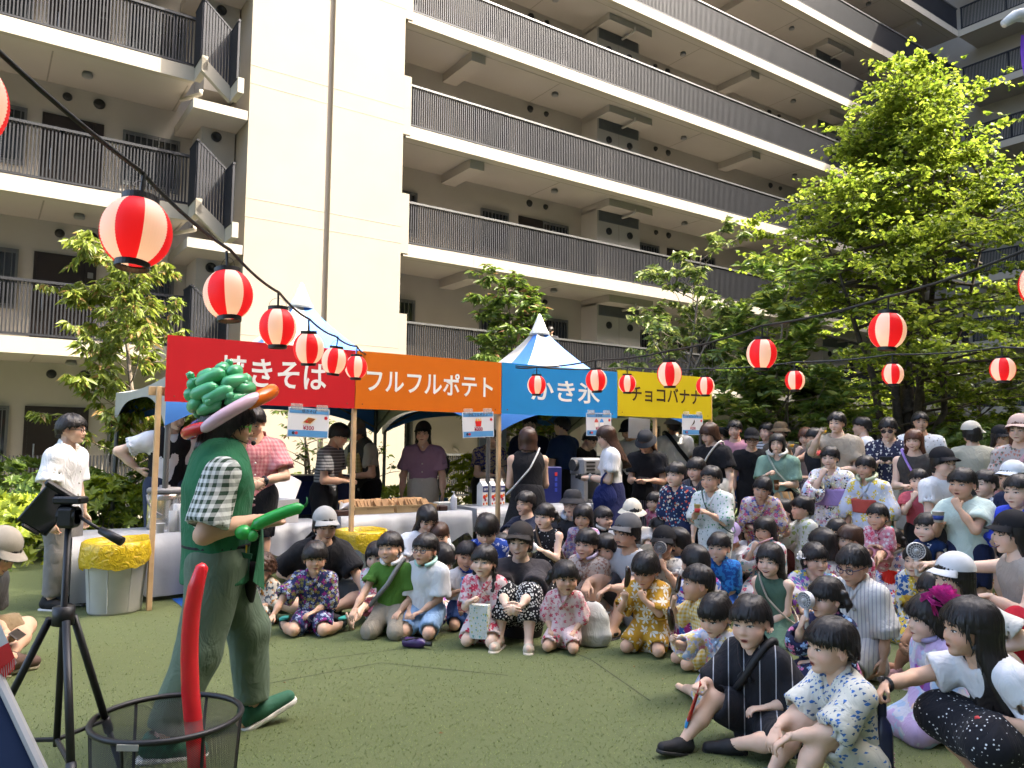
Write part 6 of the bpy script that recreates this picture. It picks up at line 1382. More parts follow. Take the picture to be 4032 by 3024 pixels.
def person(key, label, px, py, S=None, Y=None, legs='seiza', face=0, look=None, pitch=0, roll=0, lean=6, slean=0, arms=('lap','lap'), top=None, bot=None, hair=('boy','k'), skin=None, mouth='closed', eyes='open', hat=None, shoes=None, fat=1., hi=1, extra=(), group='onlookers', base_z=0., cat='person', twist=0.):
    NP[0] += 1; sd = NP[0]; R = random.Random(sd*7+1)
    be = math.degrees(math.atan2(px-PCX, FPX)); face += be; look = face if look is None else look+be; yh = -math.radians(look-face); th = math.pi-math.radians(face)
    d = ray(px, py)
    def build(S): D = dims(S, fat); return D, pose(D, legs, lean, slean, arms, yh, pitch, roll, twist)
    if Y is not None:                                                  # depth known: stature follows
        hw = at(px, py, Y); S = S or 1.5
        for _ in range(5): D, J = build(S); S = S*max(.3, (hw.z-base_z)/max(J['hc'][2],.05))
        D, J = build(S)
    else:
        D, J = build(S); t = (J['hc'][2]+base_z-CAM_H)/d.z; hw = Vector((d.x*t, d.y*t, J['hc'][2]+base_z))
    c_, s_ = math.cos(th), math.sin(th); loc = Vector((hw.x-(c_*J['hc'][0]-s_*J['hc'][1]), hw.y-(s_*J['hc'][0]+c_*J['hc'][1]), base_z))
    dist = hw.y; h = (.0142 if hi == 2 else .0212 if hi == 1 else .026)*(.75+.25*S)
    skin = (sd*5+R.randrange(3))%3 if skin is None else skin
    V, F = skin_field(J, D, h, bool(shoes and shoes[0] != 'sandal')).mesh(); ros = np.zeros(len(V)); mi = np.zeros(len(F), int); Vs, Fs, Ms, Rs = [V], [F], [mi], [ros]; o = len(V)
    hv, hf, hm, hr = head_proto(D['c'], mouth, eyes, hi); A = J['Hm']*D['hh']; fs_ = np.array([R.uniform(.93,1.03)-.03*(1-D['c']), R.uniform(.97,1.03), 1]); hv = hv*fs_; hv[:,2] = np.where(hv[:,2] < .45, .45+(hv[:,2]-.45)*R.uniform(.94,1.06), hv[:,2]); Vs.append(hv@A.T+J['h0']); Fs.append(hf+o); Ms.append(hm); Rs.append(hr); o += len(hv)
    for n, s in (('L',-1),('R',1)):
        v, f, r = hand_proto(J['cu'+n], hi); y = J['hd'+n]; z = -J['pn'+n]; x = np.cross(y, z); B = np.stack([x,y,z],1)*D['hl']*1.02
        v = v*np.array([1 if s > 0 else -1,1,1]); f = f if s > 0 else f[:, ::-1]; Vs.append(v@B.T+J['w'+n]); Fs.append(f+o); Ms.append(np.zeros(len(f), int)); Rs.append(r); o += len(v)
    hm_ = HAIR[hair[1]]; me = to_mesh('person', np.concatenate(Vs), np.concatenate(Fs), [SKIN[skin], M_EYEW, M_IRIS, M_LIP, M_MOUTH, hm_ if hair[1] != 'r' else HAIR['b'], M_TEETH], np.concatenate(Ms), True, np.concatenate(Rs))
    P = obj('person', me, None, loc, (0,0,th)); tag(P, label, cat, group)
    HM = Matrix.Translation(Vector(J['h0']))@(Matrix([list(r_) for r_ in (J['Hm']*D['hh'])]).to_4x4())
    def kid(nm, me_, M=None):
        q = obj(nm, me_, P)
        if M is not None: q.matrix_local = M
        return q
    if hair[0]:
        hk = (hair[0], sd%3, hi, hair[1])
        if hk not in _hair: hv, hf = hair_proto(hair[0], sd%3, hi); _hair[hk] = to_mesh('hair', hv, hf, [hm_])
        kid('hair', _hair[hk], HM)
    if hat:
        hk = (hat[0], hat[1])
        if hk not in HATS:
            m_ = hat_mesh(hat[0]); m_.materials.append(cloth(hat[1]) if isinstance(hat[1][0], str) else mat('hat%s'%str(hat[1]), hat[1], .85, .1, 3, .1, 90, spec=.2)); HATS[hk] = m_
        kid('hat', HATS[hk], HM@Matrix.Translation((0,-.01,.05))@Matrix.Rotation(.02,4,'X')@Matrix.Rotation(math.radians(hat[2]) if len(hat) > 2 else 0,4,'Z'))
    hg = h*1.1
    if top:
        tk, spec, oo = top[0], top[1], dict(top[2]) if len(top) > 2 else {}
        pre = {'tee':dict(sleeve=.66,ease=.016,se=1.9),'jinbei':dict(sleeve=.98,ease=.022,se=1.9,neck='v',wide=1),'yukata':dict(sleeve=1.35,ease=.022,se=2.1,neck='v',wide=1),'tank':dict(sleeve=0,ease=.012,neck='wide'),'shirt':dict(sleeve=.78,ease=.02,se=1.7,neck='v'),'long':dict(sleeve=1.85,ease=.016,se=1.3)}[tk]; pre.update(oo)
        kd = 'robe' if tk == 'yukata' or pre.pop('robe',0) else 'top'
        v, f = garment(J, D, hg, kd, sd, pre); kid('robe' if kd == 'robe' else 'shirt', to_mesh('garment', v, f, [cloth(spec)]))
        if tk in ('yukata','jinbei'):                                  # crossed collar bands
            S_ = D['S']; fr, up, L = J['fr'], J['up'], J['lat']; e = pre['ease']*S_
            for s in (1,-1):
                pts = [J['nb']-fr*.052*S_+up*.03*S_, J['nb']+L*s*.050*S_-fr*.01*S_+up*.022*S_, J['nb']+L*s*.045*S_+fr*.042*S_-up*.0*S_, J['ch']+L*s*.018*S_+fr*((.086*S_*fat+e)*.72)+up*.03*S_, J['ch']-L*s*.03*S_+fr*((.088*S_*fat+e)*.72+.004)-up*.035*S_]
                pts = [p+(fr*.003*S_ if s > 0 else 0) for p in pts]; kid('collar_band', MB().tube([tuple(p) for p in pts], [.011*S_]*5, 6).mesh('collar_band', True)).data.materials.append(cloth(pre.get('collar', spec)))
        elif pre.get('neck') == 'v' and tk == 'shirt':
            S_ = D['S']; fr, up, L = J['fr'], J['up'], J['lat']; e = pre['ease']*S_
            for s in (1,-1):
                a, b, c2, d2 = J['nb']-fr*.045*S_+up*.045*S_, J['nb']+L*s*.052*S_+up*.035*S_, J['nb']+L*s*.055*S_+fr*.04*S_-up*.02*S_, J['nb']+L*s*.012*S_+fr*.06*S_-up*.035*S_
                kid('collar', MB().add([a,b,c2,d2,a-up*.03*S_-fr*.01*S_,b-up*.03*S_+L*s*.012*S_,c2-up*.03*S_+L*s*.01*S_+fr*.01*S_,d2-up*.012*S_+fr*.012*S_],[(0,1,5,4),(1,2,6,5),(2,3,7,6),(4,5,1,0),(5,6,2,1),(6,7,3,2)]).mesh('collar')).data.materials.append(cloth(spec))
            for q in range(6):
                t = q/5; b = J['nb']*(1-t)+J['p0']*t+fr*((.052+.036*min(1,t*2.4))*S_*fat+e)*.735; kid('button', MB().ball(tuple(b),.0055*S_,n=6,k=4).mesh('button')).data.materials.append(M_TEETH)
    if bot:
        bk, spec, oo = bot[0], bot[1], dict(bot[2]) if len(bot) > 2 else {}
        pre = {'shorts':dict(ease=.016,legs=1),'pants':dict(ease=.013),'skirt':dict(ease=.02)}[bk]; pre.update(oo); v, f = garment(J, D, hg, bk, sd+50, pre); kid({'pants':'trousers'}.get(bk,bk), to_mesh('garment', v, f, [cloth(spec)]))
    if shoes:
        me_ = shoe_mesh(*shoes); sc = D['S']*.168
        for n in 'LR':
            y = J['fd'+n]; z = J['fu'+n]; z = nrm(z-y*(z@y)); x = np.cross(y, z); M = Matrix([[x[i]*sc, y[i]*sc, z[i]*sc, J['a'+n][i]] for i in range(3)]+[[0,0,0,1]]); kid('shoe', me_, M)
    info = dict(P=P, J=J, D=D, loc=loc, th=th, HM=HM, kid=kid, S=D['S'], S0=S, dist=dist); PEOPLE[key] = info
    for ex in extra: EXTRA[ex[0]](info, *ex[1:])
    return info
def world(info, v): return Matrix.Translation(info['loc'])@Matrix.Rotation(info['th'],4,'Z')@Vector(v)
# ---------------------------------------------------------------- things worn
EXTRA = {}
def x_glasses(I, col=(.02,.02,.03), dark=0):
    mb = MB(); 
    for s in (-1,1):
        mb.tube([(.152*s+.105*math.cos(a),.43-.03*abs(.152*s+.105*math.cos(a)),.455+.082*math.sin(a)) for a in np.linspace(0,2*math.pi,19)[:-1]], .011, 5, closed=True); mb.tube([(.255*s,.42,.475),(.35*s,.30,.48),(.385*s,.0,.47)], .011, 5)
    mb.tube([(-.05,.435,.475),(.05,.435,.475)], .011, 5); I['kid']('glasses', mb.mesh('glasses'), I['HM']).data.materials.append(mat('glasses_%s'%str(col), col, .3))
    if dark:
        mb = MB()
        for s in (-1,1): mb.add([(.152*s,.427,.455)]+[(.152*s+.1*math.cos(a),.425-.03*abs(.152*s+.1*math.cos(a)),.455+.078*math.sin(a)) for a in np.linspace(0,2*math.pi,17)[:-1]], [(0,k+1,(k+1)%16+1) for k in range(16)])
        I['kid']('lenses', mb.mesh('lenses'), I['HM']).data.materials.append(mat('dark_lens',(.01,.01,.012),.1,spec=.7))
EXTRA['glasses'] = x_glasses
def x_ring(I, col=(.6,.6,.62)):
    D, J = I['D'], I['J']; c = J['nb']+J['up']*.035*D['S']; r = .062*D['S']; L, fr, up = J['lat'], J['fr'], J['up']
    pts = [tuple(c+L*r*math.sin(a)*1.05+fr*(r*math.cos(a)*1.12+.008)-up*(.022*D['S']*math.cos(a))) for a in np.linspace(.28,2*math.pi-.28,22)]
    I['kid']('neck_cooler', MB().tube(pts, .0135*D['S'], 8).mesh('neck_cooler', True)).data.materials.append(mat('neckring_%s'%str(col), col, .35))
EXTRA['ring'] = x_ring
def x_obi(I, spec, w=.05): v, f = garment(I['J'], I['D'], .013, 'obi', 3, dict(w=w,over=.056)); I['kid']('obi', to_mesh('obi', v, f, [cloth(spec)]))
EXTRA['obi'] = x_obi
def x_flower(I, col, pos=(.38,.1,.75), r=.16, n=16):
    mb = MB(); R = random.Random(4)
    for k in range(n):
        a, b = R.random()*6.28, R.random()*1.3; d = Vector((math.cos(a)*math.sin(b), math.sin(a)*math.sin(b), math.cos(b))); t = d.orthogonal().normalized(); w = d.cross(t)
        c = d*r*.25; mb.add([c, c+d*r*.6+t*r*.42, c+d*r*.95+w*r*.1, c+d*r*.6-t*r*.42], [(0,1,2,3)])
    I['kid']('hair_flower', mb.mesh('hair_flower', True), I['HM']@Matrix.Translation(pos)@Matrix.Rotation(1.1 if pos[0] > 0 else -1.1,4,'Y')).data.materials.append(mat('petal_%s'%str(col), col, .6, .35, 14))
EXTRA['flower'] = x_flower
def x_strap(I, col=(.03,.03,.03), side=1, w=.016, drop=0.):
    D, J = I['D'], I['J']; S = D['S']; L, fr, up = J['lat'], J['fr'], J['up']; e = .022*S
    c = J['ch']*.75+J['wa']*.25; pts = []
    for a in np.linspace(0,2*math.pi,25)[:-1]:
        x = math.cos(a); pts.append(tuple(c+L*side*x*((.080 if x > 0 else .125)*S*D['fat']+(e if x < 0 else 0))+fr*math.sin(a)*(.092*S*D['fat']*.76+e+.010)*(1-.25*max(0,x))+up*x*(.145 if x > 0 else .17)*S))
    I['kid']('bag_strap', MB().tube(pts, w*S*.55, 5, closed=True).mesh('bag_strap', True)).data.materials.append(mat('strap_%s'%str(col), col, .6))
EXTRA['strap'] = x_strap
def x_fannypack(I, col=(.012,.012,.014)):
    D, J = I['D'], I['J']; S = D['S']; c = J['wa']*.7+J['p0']*.3+J['fr']*(.10*S)+J['lat']*.02*S; f = Fld(c-.16*S, c+.16*S, .011); f.cone(c-J['lat']*.07*S, c+J['lat']*.07*S, .045*S, .04*S, .02, .7, J['lat']); v, q = f.mesh(); I['kid']('waist_bag', to_mesh('waist_bag', v, q, [mat('waistbag',col,.6,.2,20)]))
EXTRA['pack'] = x_fannypack
def x_beard(I):
    v, q, *_ = head_proto(I['D']['c'],'closed','open',1); 
    mb = MB(); P = surf([(.17*math.sin(a)*(1 if True else 1),0,.10+.03*math.cos(a*2)) for a in np.linspace(-1.5,1.5,15)]+[(.15*math.sin(a),0,.05) for a in np.linspace(-1.5,1.5,15)], 0, .008); mb.add(P, [(i,i+1,i+16,i+15) for i in range(14)][:])
    P2 = surf([(.1*t,0,.262-.02*t*t) for t in np.linspace(-1,1,9)]+[(.11*t,0,.235-.03*t*t) for t in np.linspace(-1,1,9)], 0, .008); mb.add(P2, [(i,i+1,i+10,i+9) for i in range(8)]); I['kid']('beard', mb.mesh('beard'), I['HM']).data.materials.append(mat('beard_stubble',(.05,.03,.022),.8,.4,60))
EXTRA['beard'] = x_beard
def x_mask(I):
    mb = MB(); vs = surf([(x,0,z) for z in (.06,.14,.22,.30,.345) for x in (-.2,-.12,0,.12,.2)], 0, .03); mb.add(vs, [(i*5+j,i*5+j+1,i*5+j+6,i*5+j+5) for i in range(4) for j in range(4)]); mb.tube([tuple(vs[20]),(-.36,.0,.45)], .008,4).tube([tuple(vs[24]),(.36,.0,.45)],.008,4); I['kid']('face_mask', mb.mesh('face_mask', True), I['HM']).data.materials.append(mat('mask_white',(.62,.63,.64),.8))
EXTRA['mask'] = x_mask
def x_watch(I, n='L', col=(.02,.02,.02)):
    J, D = I['J'], I['D']; w = J['w'+n]; ax = nrm(w-J['e'+n]); c = w-ax*.012; mb = MB(); t = nrm(np.cross(ax,[.2,.3,1.])); b = np.cross(ax,t); r = .02*D['S']
    mb.tube([tuple(c+t*r*math.cos(a)+b*r*math.sin(a)) for a in np.linspace(0,2*math.pi,15)[:-1]], .006*D['S'], 5, closed=True).ball(tuple(c-J['pn'+n]*r*1.05), .012*D['S'], n=8, k=5); I['kid']('wrist_watch', mb.mesh('wrist_watch')).data.materials.append(mat('watch_%s'%str(col), col, .35))
EXTRA['watch'] = x_watch
# ================================================================ the crowd
def Yn(px, n):
    """depth at which the view ray through px meets the line n metres in front of the facade"""
    d = ray(px, 1754); q = Vector((UY,-UX,0)); return d.y*(n+Vector((P0[0],P0[1],0)).dot(q))/d.dot(q)
W_ = (.74,.74,.75); BK = (.012,.012,.014); NV = (.014,.02,.055); GY = (.22,.22,.23); CR = (.50,.45,.36); SBK = ('sneaker',BK,(.55,.55,.53)); KH = (.22,.19,.14); DG = (.045,.04,.042); JN = (.10,.17,.29)
RED, PNK, BLU, YEL, GRN, PUR = (.55,.05,.07), (.62,.20,.28), (.06,.16,.50), (.62,.42,.06), (.08,.26,.10), (.28,.12,.42)
def FLR(base, cols, sc=15, thr=.42): return ('floral', base, cols, sc, thr)
A_ = person
# --- left side and behind the stalls
A_('white','man in short sleeved white shirt and grey trousers standing at left',285,1688,Y=7.0,legs='stand',face=-62,look=-68,lean=2,top=('shirt',W_,{'hem':.03}),bot=('pants',(.20,.19,.18)),hair=('man','k'),arms=('down','down'),shoes=SBK,extra=(('glasses',),),hi=2,skin=0)
A_('vest','man in white T-shirt and black vest with hand on hip inside the red stall',690,1640,Y=Yn(690,7.3),legs='stand',face=-15,look=-35,pitch=14,top=('tee',W_),bot=('pants',(.03,.04,.07)),hair=('man','b'),arms=('down','hip'),mouth='smile',shoes=SBK)
A_('pink','man in pink patterned shirt and black shorts with clasped hands',1000,1660,Y=Yn(1000,8.75),legs='stand',face=-5,look=12,pitch=22,lean=3,top=('shirt',('plaid',(.50,.15,.17),(.62,.30,.30),26)),bot=('shorts',BK),hair=('man','k'),arms=('clasp','clasp'),extra=(('watch','L'),),skin=2,shoes=SBK)
A_('sitter','man in beige cap sitting cross-legged with a phone at the left edge',5,2172,S=1.7,legs='cross',face=-60,look=-55,pitch=32,lean=24,top=('tee',(.05,.05,.05)),bot=('shorts',(.22,.16,.09)),hair=('cap','k'),hat=('cap',(.30,.27,.22)),arms=('belly','belly'),skin=2,shoes=('sneaker',(.10,.06,.045),(.45,.38,.28)),hi=2,mouth='smile')
A_('stripe','young cook in grey striped T-shirt facing the masked cook',1338,1712,Y=Yn(1338,7.5),legs='stand',face=-68,pitch=22,lean=12,top=('tee',('stripe',(.10,.10,.11),(.30,.30,.31),28,'z',.45)),bot=('pants',BK),hair=('bowl','k'),arms=('belly','belly'))
A_('mask','older cook in cap, face mask and dark vest with a yellow towel',1402,1701,Y=Yn(1402,6.75),legs='stand',face=55,pitch=18,lean=14,top=('tee',(.34,.31,.26)),bot=('pants',BK),hair=('cap','g'),hat=('cap',(.16,.12,.08)),arms=('belly',('t',(.26,.22,.62))),extra=(('mask',),),skin=2)
A_('lilac','woman in lilac short sleeved shirt and dark cap behind the trays',1666,1705,Y=Yn(1666,7.15),legs='stand',face=5,look=10,top=('shirt',(.30,.19,.28)),bot=('skirt',(.55,.54,.48)),hair=('caplong','k'),hat=('cap',(.035,.025,.022)),arms=('down','down'))
A_('staff','stall helper in blue and beige patterned shirt behind the wooden post',1945,1720,Y=Yn(1945,7.0),legs='stand',face=-40,pitch=25,lean=12,top=('tee',('blotch',(.30,.25,.19),[(.03,.03,.14)],30,.52)),bot=('pants',BK),hair=('short','k'),arms=('belly','belly'))
A_('dark1','man in dark T-shirt standing deep under the blue tent',2087,1672,Y=Yn(2087,6.4),legs='stand',face=-5,top=('tee',NV),bot=('pants',BK),hair=('man','k'),arms=('down','down'))
A_('backw','woman in black sleeveless dress with a patterned scarf, back to the camera',2077,1728,Y=Yn(2077,8.85),legs='stand',face=172,top=('tank',BK),bot=('skirt',BK,{'hz':.25,'flare':.17}),hair=('bob','b'),arms=('belly','belly'),hi=1,extra=(('strap',(.6,.6,.58),1,.012),))
A_('navyb','ice stall man in dark blue T-shirt turned away',2210,1675,Y=Yn(2210,7.0),legs='stand',face=128,top=('tee',(.012,.03,.08)),bot=('pants',BK),hair=('man','k'),arms=('belly','belly'),fat=1.1)
A_('icer','helper in black T-shirt bending beside the ice shaving machine',2325,1732,Y=Yn(2325,7.2),legs='stand',face=-55,pitch=28,lean=18,top=('tee',BK),bot=('pants',BK),hair=('short','k'),arms=('belly','belly'))
A_('longw','woman in white T-shirt and navy skirt with long brown hair, in profile',2385,1718,Y=Yn(2385,9.0),legs='stand',face=82,pitch=14,lean=2,top=('tee',W_,{'hem':.0}),bot=('skirt',(.014,.018,.07),{'hz':.22,'flare':.17}),hair=('long','b'),arms=('belly','belly'),extra=(('watch','L',(.35,.35,.35)),),skin=1)
A_('bucketw','woman in black bucket hat looking into her black bag',2542,1742,Y=Yn(2542,8.9),legs='stand',face=15,pitch=34,lean=6,top=('tee',BK),bot=('skirt',('stripe',(.16,.16,.18),(.04,.04,.05),40,'x',.5),{'hz':.15,'flare':.15}),hair=('caplong','b'),hat=('bucket',(.035,.037,.042)),arms=('belly','belly'))
A_('capm','man in black cap and white T-shirt behind the yellow board',2472,1694,Y=Yn(2472,7.2),legs='stand',face=40,pitch=22,top=('tee',W_),bot=('pants',BK),hair=('cap','k'),hat=('cap',BK),arms=('down','down'))
A_('backm','man in white T-shirt with a black sling bag, half hidden by a poster',2650,1672,Y=Yn(2650,7.4),legs='stand',face=160,top=('tee',W_),bot=('pants',DG),hair=('cap','k'),hat=('bucket',(.38,.33,.26)),arms=('down','down'),extra=(('strap',BK,-1,.03),))
A_('tote','woman in black T-shirt with a white tote bag beside the chocolate banana poster',2791,1706,Y=Yn(2791,9.35),legs='stand',face=38,look=42,pitch=14,lean=3,top=('tee',BK),bot=('pants',(.25,.25,.24)),hair=('bob','b'),arms=('down','belly'),mouth='closed',skin=1,extra=(('strap',(.60,.57,.50),-1,.014),('watch','L')))
A_('headb','dark haired person half hidden behind the woman with the tote bag',2838,1702,Y=Yn(2838,7.6),legs='stand',face=120,top=('tee',BK),bot=('pants',BK),hair=('man','k'),arms=('down','down'),hi=0)
A_('pinktee','man in pink T-shirt standing in the back row under the trees',2893,1690,Y=11.6,legs='stand',face=10,top=('tee',(.50,.24,.30)),bot=('shorts',(.03,.07,.18)),hair=('man','k'),arms=('down','belly'),hi=0)
A_('capd','man in black cap and glasses in dark clothes in the back row',2960,1728,Y=11.2,legs='stand',face=-5,pitch=8,top=('tee',BK),bot=('pants',BK),hair=('cap','k'),hat=('cap',BK),arms=('down','down'),extra=(('glasses',),),hi=0)
A_('stripem','man in white striped T-shirt in the back row looking left',3018,1698,Y=12,legs='stand',face=35,top=('tee',('stripe',W_,(.05,.05,.06),22,'z',.3)),bot=('pants',NV),hair=('man','k'),arms=('fold','fold'),hi=0)
A_('brownhat','person in brown hat behind the woman in the green top',3072,1702,Y=11.8,legs='stand',face=15,top=('tee',(.13,.11,.085)),bot=('pants',(.10,.09,.07)),hair=('cap','k'),hat=('bucket',(.12,.085,.05)),arms=('down','down'),hi=0)
A_('green','woman in sage green top with long black hair and a straw bag',3060,1745,Y=10.0,legs='stand',face=8,top=('tee',(.17,.28,.22),{'sleeve':.85,'neck':'v'}),bot=('pants',BK),hair=('long','k'),arms=('belly','chest'),skin=1,hi=1,extra=(('ring',(.5,.5,.46)),('strap',(.3,.36,.3),1)))
A_('brownw','woman with brown hair drinking behind the woman in the dark vest',3172,1718,Y=11.6,legs='stand',face=20,pitch=8,top=('tank',(.30,.22,.2)),bot=('skirt',('blotch',(.25,.2,.2),[(.05,.05,.06)],40,.5),{'hz':.2,'flare':.12}),hair=('longb','r'),arms=('down','mouth'),hi=0)
A_('vestw','woman in dark sleeveless vest and white skirt holding a paper cup',3206,1722,Y=10.7,legs='stand',face=48,top=('tank',(.022,.024,.03),{'hem':.12}),bot=('skirt',(.55,.57,.62),{'hz':.1,'flare':.13}),hair=('longb','k'),arms=('belly','phone'),hi=1)
A_('knit','man in beige knitted vest over white T-shirt holding a paper cup',3294,1664,Y=10.2,legs='stand',face=18,top=('tee',(.36,.31,.24),{'ease':.02}),bot=('pants',(.26,.23,.19)),hair=('man','k'),arms=('belly','phone'),fat=1.12,hi=1)
A_('profile','man in white T-shirt in profile beside the white fan',3390,1678,Y=11.6,legs='stand',face=85,top=('tee',W_),bot=('pants',GY),hair=('man','k'),arms=('belly','down'),hi=0)
A_('sun','man in sunglasses and navy leaf print shirt holding his phone low',3497,1688,Y=9.9,legs='stand',face=8,pitch=12,top=('shirt',('leaf',(.025,.028,.06),[(.55,.55,.52)],18,.34)),bot=('shorts',(.40,.37,.30)),hair=('man','k'),arms=('chest','chest'),extra=(('glasses',BK,1),),hi=1)
A_('tall','tall man in white T-shirt at the back beside the tree trunk',3624,1660,Y=11.2,legs='stand',face=-8,top=('tee',('leaf',W_,[(.35,.33,.3)],16,.25)),bot=('pants',KH),hair=('man','k'),arms=('down','down'),skin=2,hi=0)
A_('smilew','smiling woman with long auburn hair in a dark sleeveless top',3598,1733,Y=9.1,legs='stand',face=12,top=('tank',(.06,.055,.05)),bot=('skirt',(.30,.30,.28),{'hz':.3}),hair=('longb','r'),arms=('down','belly'),mouth='smile',skin=1,extra=(('strap',(.32,.2,.55),1),))
A_('khaki','man in khaki T-shirt and pale cap with his back to the camera',3826,1708,Y=9.8,legs='stand',face=165,top=('tee',(.36,.35,.28)),bot=('pants',DG),hair=('cap','k'),hat=('cap',(.50,.47,.40),-55),arms=('chest','chest'),fat=1.1)
A_('blackcapw','woman in black cap and grey T-shirt at the far right back',3944,1722,Y=10.2,legs='stand',face=-35,pitch=8,top=('tee',(.22,.22,.22)),bot=('pants',(.06,.08,.12)),hair=('caplong','k'),hat=('cap',BK),arms=('belly','chest'),hi=0)
A_('pinkcap','woman in pale pink cap and leafy blouse at the right edge',4014,1692,Y=7.9,legs='stand',face=18,top=('tee',('leaf',(.42,.38,.36),[(.12,.13,.10),(.45,.2,.16)],17,.32)),bot=('pants',JN),hair=('caplong','r'),hat=('cap',(.55,.40,.34)),arms=('down','belly'),skin=1,extra=(('strap',(.55,.3,.32),-1,.03),))
A_('balcony','man in sunglasses leaning on the first floor balcony railing behind the tent',2166,1303,Y=Yn(2166,-.6),legs='stand',face=12,pitch=14,lean=8,base_z=ZB[0]+FH,top=('tee',(.04,.04,.045)),bot=('pants',BK),hair=('man','k'),arms=('down','down'),extra=(('glasses',BK,1),),hi=0)
# --- children standing at the back of the circle
A_('morning','girl in black yukata with pastel flowers and a lilac sash',3268,1800,Y=8.6,legs='stand',face=12,top=('yukata',FLR((.025,.022,.04),[(.62,.30,.40),(.40,.56,.78),(.66,.62,.40),(.66,.64,.66)],11,.56)),hair=('bun','k'),arms=('down','mouth'),extra=(('obi',('plain',(.34,.24,.50)),.06),('flower',(.65,.12,.10),(.38,.1,.66),.17)),hi=1)
A_('lemon','girl in pale blue yukata with yellow flowers',3408,1838,Y=8.3,legs='stand',face=24,top=('yukata',FLR((.50,.55,.66),[(.66,.50,.06),(.60,.60,.60)],13,.42)),hair=('bun','k'),arms=('down','down'),extra=(('obi',('plain',(.45,.08,.06))),('ring',(.5,.56,.36)),('flower',(.7,.7,.66),(.3,-.1,.8),.1)))
A_('bend','girl in white yukata with blue and pink flowers bending forward',3002,1922,Y=8.0,S=1.2,legs='stand',face=5,look=8,pitch=8,roll=-14,lean=30,top=('yukata',FLR((.55,.50,.52),[(.12,.14,.38),(.55,.12,.22),(.55,.40,.20)],15,.48)),hair=('bun','k'),arms=('belly','belly'))
A_('dots','boy in navy jinbei with coloured dots',2660,1866,Y=8.0,legs='stand',face=34,top=('jinbei',('dots',(.014,.025,.075),[(.60,.55,.42),(.50,.09,.06),(.25,.40,.50)],19,.27)),bot=('shorts',NV),hair=('boy','k'),arms=('down','down'))
A_('greyj','smiling boy in dark grey jinbei behind the boy with dots',2740,1846,Y=8.5,legs='stand',face=28,top=('jinbei',('stripe',(.06,.06,.07),(.03,.03,.04),40,'x',.4)),bot=('shorts',BK),hair=('bowl','k'),arms=('down','down'),mouth='smile')
A_('leafboy','boy in white jinbei with green leaf print standing with a drink',2799,1884,Y=7.5,legs='stand',face=30,top=('jinbei',('leaf',(.55,.58,.57),[(.06,.26,.12)],26,.28)),bot=('shorts',('leaf',(.52,.55,.54),[(.12,.18,.14)],26,.25)),hair=('short','k'),arms=('chest','chest'),extra=(('strap',(.02,.06,.05),1,.008),))
A_('mint','boy in pale mint T-shirt eating from a paper cup',3788,1902,Y=6.2,legs='stand',face=24,top=('tee',(.48,.58,.52),{'ease':.024}),bot=('shorts',NV),hair=('boy','k'),arms=('mouth',('t',(.075,.20,.66),None,None,None,'grip')),mouth='open',hi=2)
A_('pig','girl in black cap and white T-shirt with a ponytail, looking right',3716,1822,Y=7.4,legs='stand',face=-48,top=('tee',W_),bot=('shorts',BK),hair=('cap','k'),hat=('cap',BK),arms=('down','belly'))
A_('drink','boy in cow print shirt drinking from a bottle',3878,1902,Y=7.3,legs='stand',face=42,top=('tee',('blotch',W_,[(.02,.02,.02)],26,.55)),bot=('shorts',BK),hair=('short','k'),arms=('down','mouth'))
A_('bluer','boy in bright blue happi coat at the right edge',4008,1932,Y=5.9,legs='stand',face=30,top=('jinbei',(.03,.06,.48)),bot=('shorts',BK),hair=('short','k'),arms=('chest','chest'))
A_('whitecapb','child in white cap behind the boy in the blue coat',3985,1880,Y=6.9,legs='stand',face=40,top=('tee',NV),bot=('shorts',BK),hair=('cap','k'),hat=('cap',(.58,.62,.66)),arms=('down','down'),hi=0)
A_('crychild','small child in red peeping over the straw hat',3618,1890,Y=8.2,legs='stand',face=5,top=('tee',(.45,.09,.12)),bot=('shorts',BK),hair=('toddler','k'),arms=('down','mouth'),hi=0)
# --- seated rows, back to front
A_('navyman','smiling man in navy T-shirt sitting behind the girl in polka dots',2068,1980,S=1.72,legs='knees',face=42,top=('tee',(.012,.016,.035)),bot=('pants',BK),hair=('man','k'),mouth='smile',arms=('hug','hug'))
A_('buckm','man in black bucket hat and glasses sitting at the table front',2252,1982,S=1.72,legs='knees',face=18,top=('tee',(.025,.025,.028)),bot=('pants',BK),hair=('cap','k'),hat=('bucket',(.03,.03,.034)),arms=('hug','hug'),mouth='open',extra=(('glasses',(.3,.25,.2)),('ring',(.42,.46,.52))))
A_('buckm2','man in black bucket hat and black T-shirt sitting with arms round his knees',2639,1984,S=1.74,legs='knees',face=25,top=('tee',BK),bot=('pants',BK),hair=('cap','k'),hat=('bucket',(.022,.022,.025)),arms=('hug','hug'))
A_('peep','man half hidden behind the bucket hat, only his face showing',2596,1912,S=1.7,legs=('knees',{'pz':.15}),face=20,top=('tee',W_),bot=('pants',BK),hair=('bowl','k'),arms=('hug','hug'),hi=0)
A_('sunhat','woman in cream sun hat behind the man with the grey cap',2491,2022,S=1.6,legs='knees',face=-10,pitch=10,top=('tee',(.56,.54,.5)),bot=('pants',KH),hair=('caplong','k'),hat=('soft',(.58,.54,.44)),arms=('hug','hug'))
A_('pinkg','little girl in bright pink yukata behind the bucket hat man',2576,1974,S=1.12,legs='kneel',face=45,top=('yukata',FLR((.60,.22,.32),[(.66,.50,.52),(.5,.08,.16)],17,.45)),hair=('tails','k'),arms=('lap','lap'),hi=0)
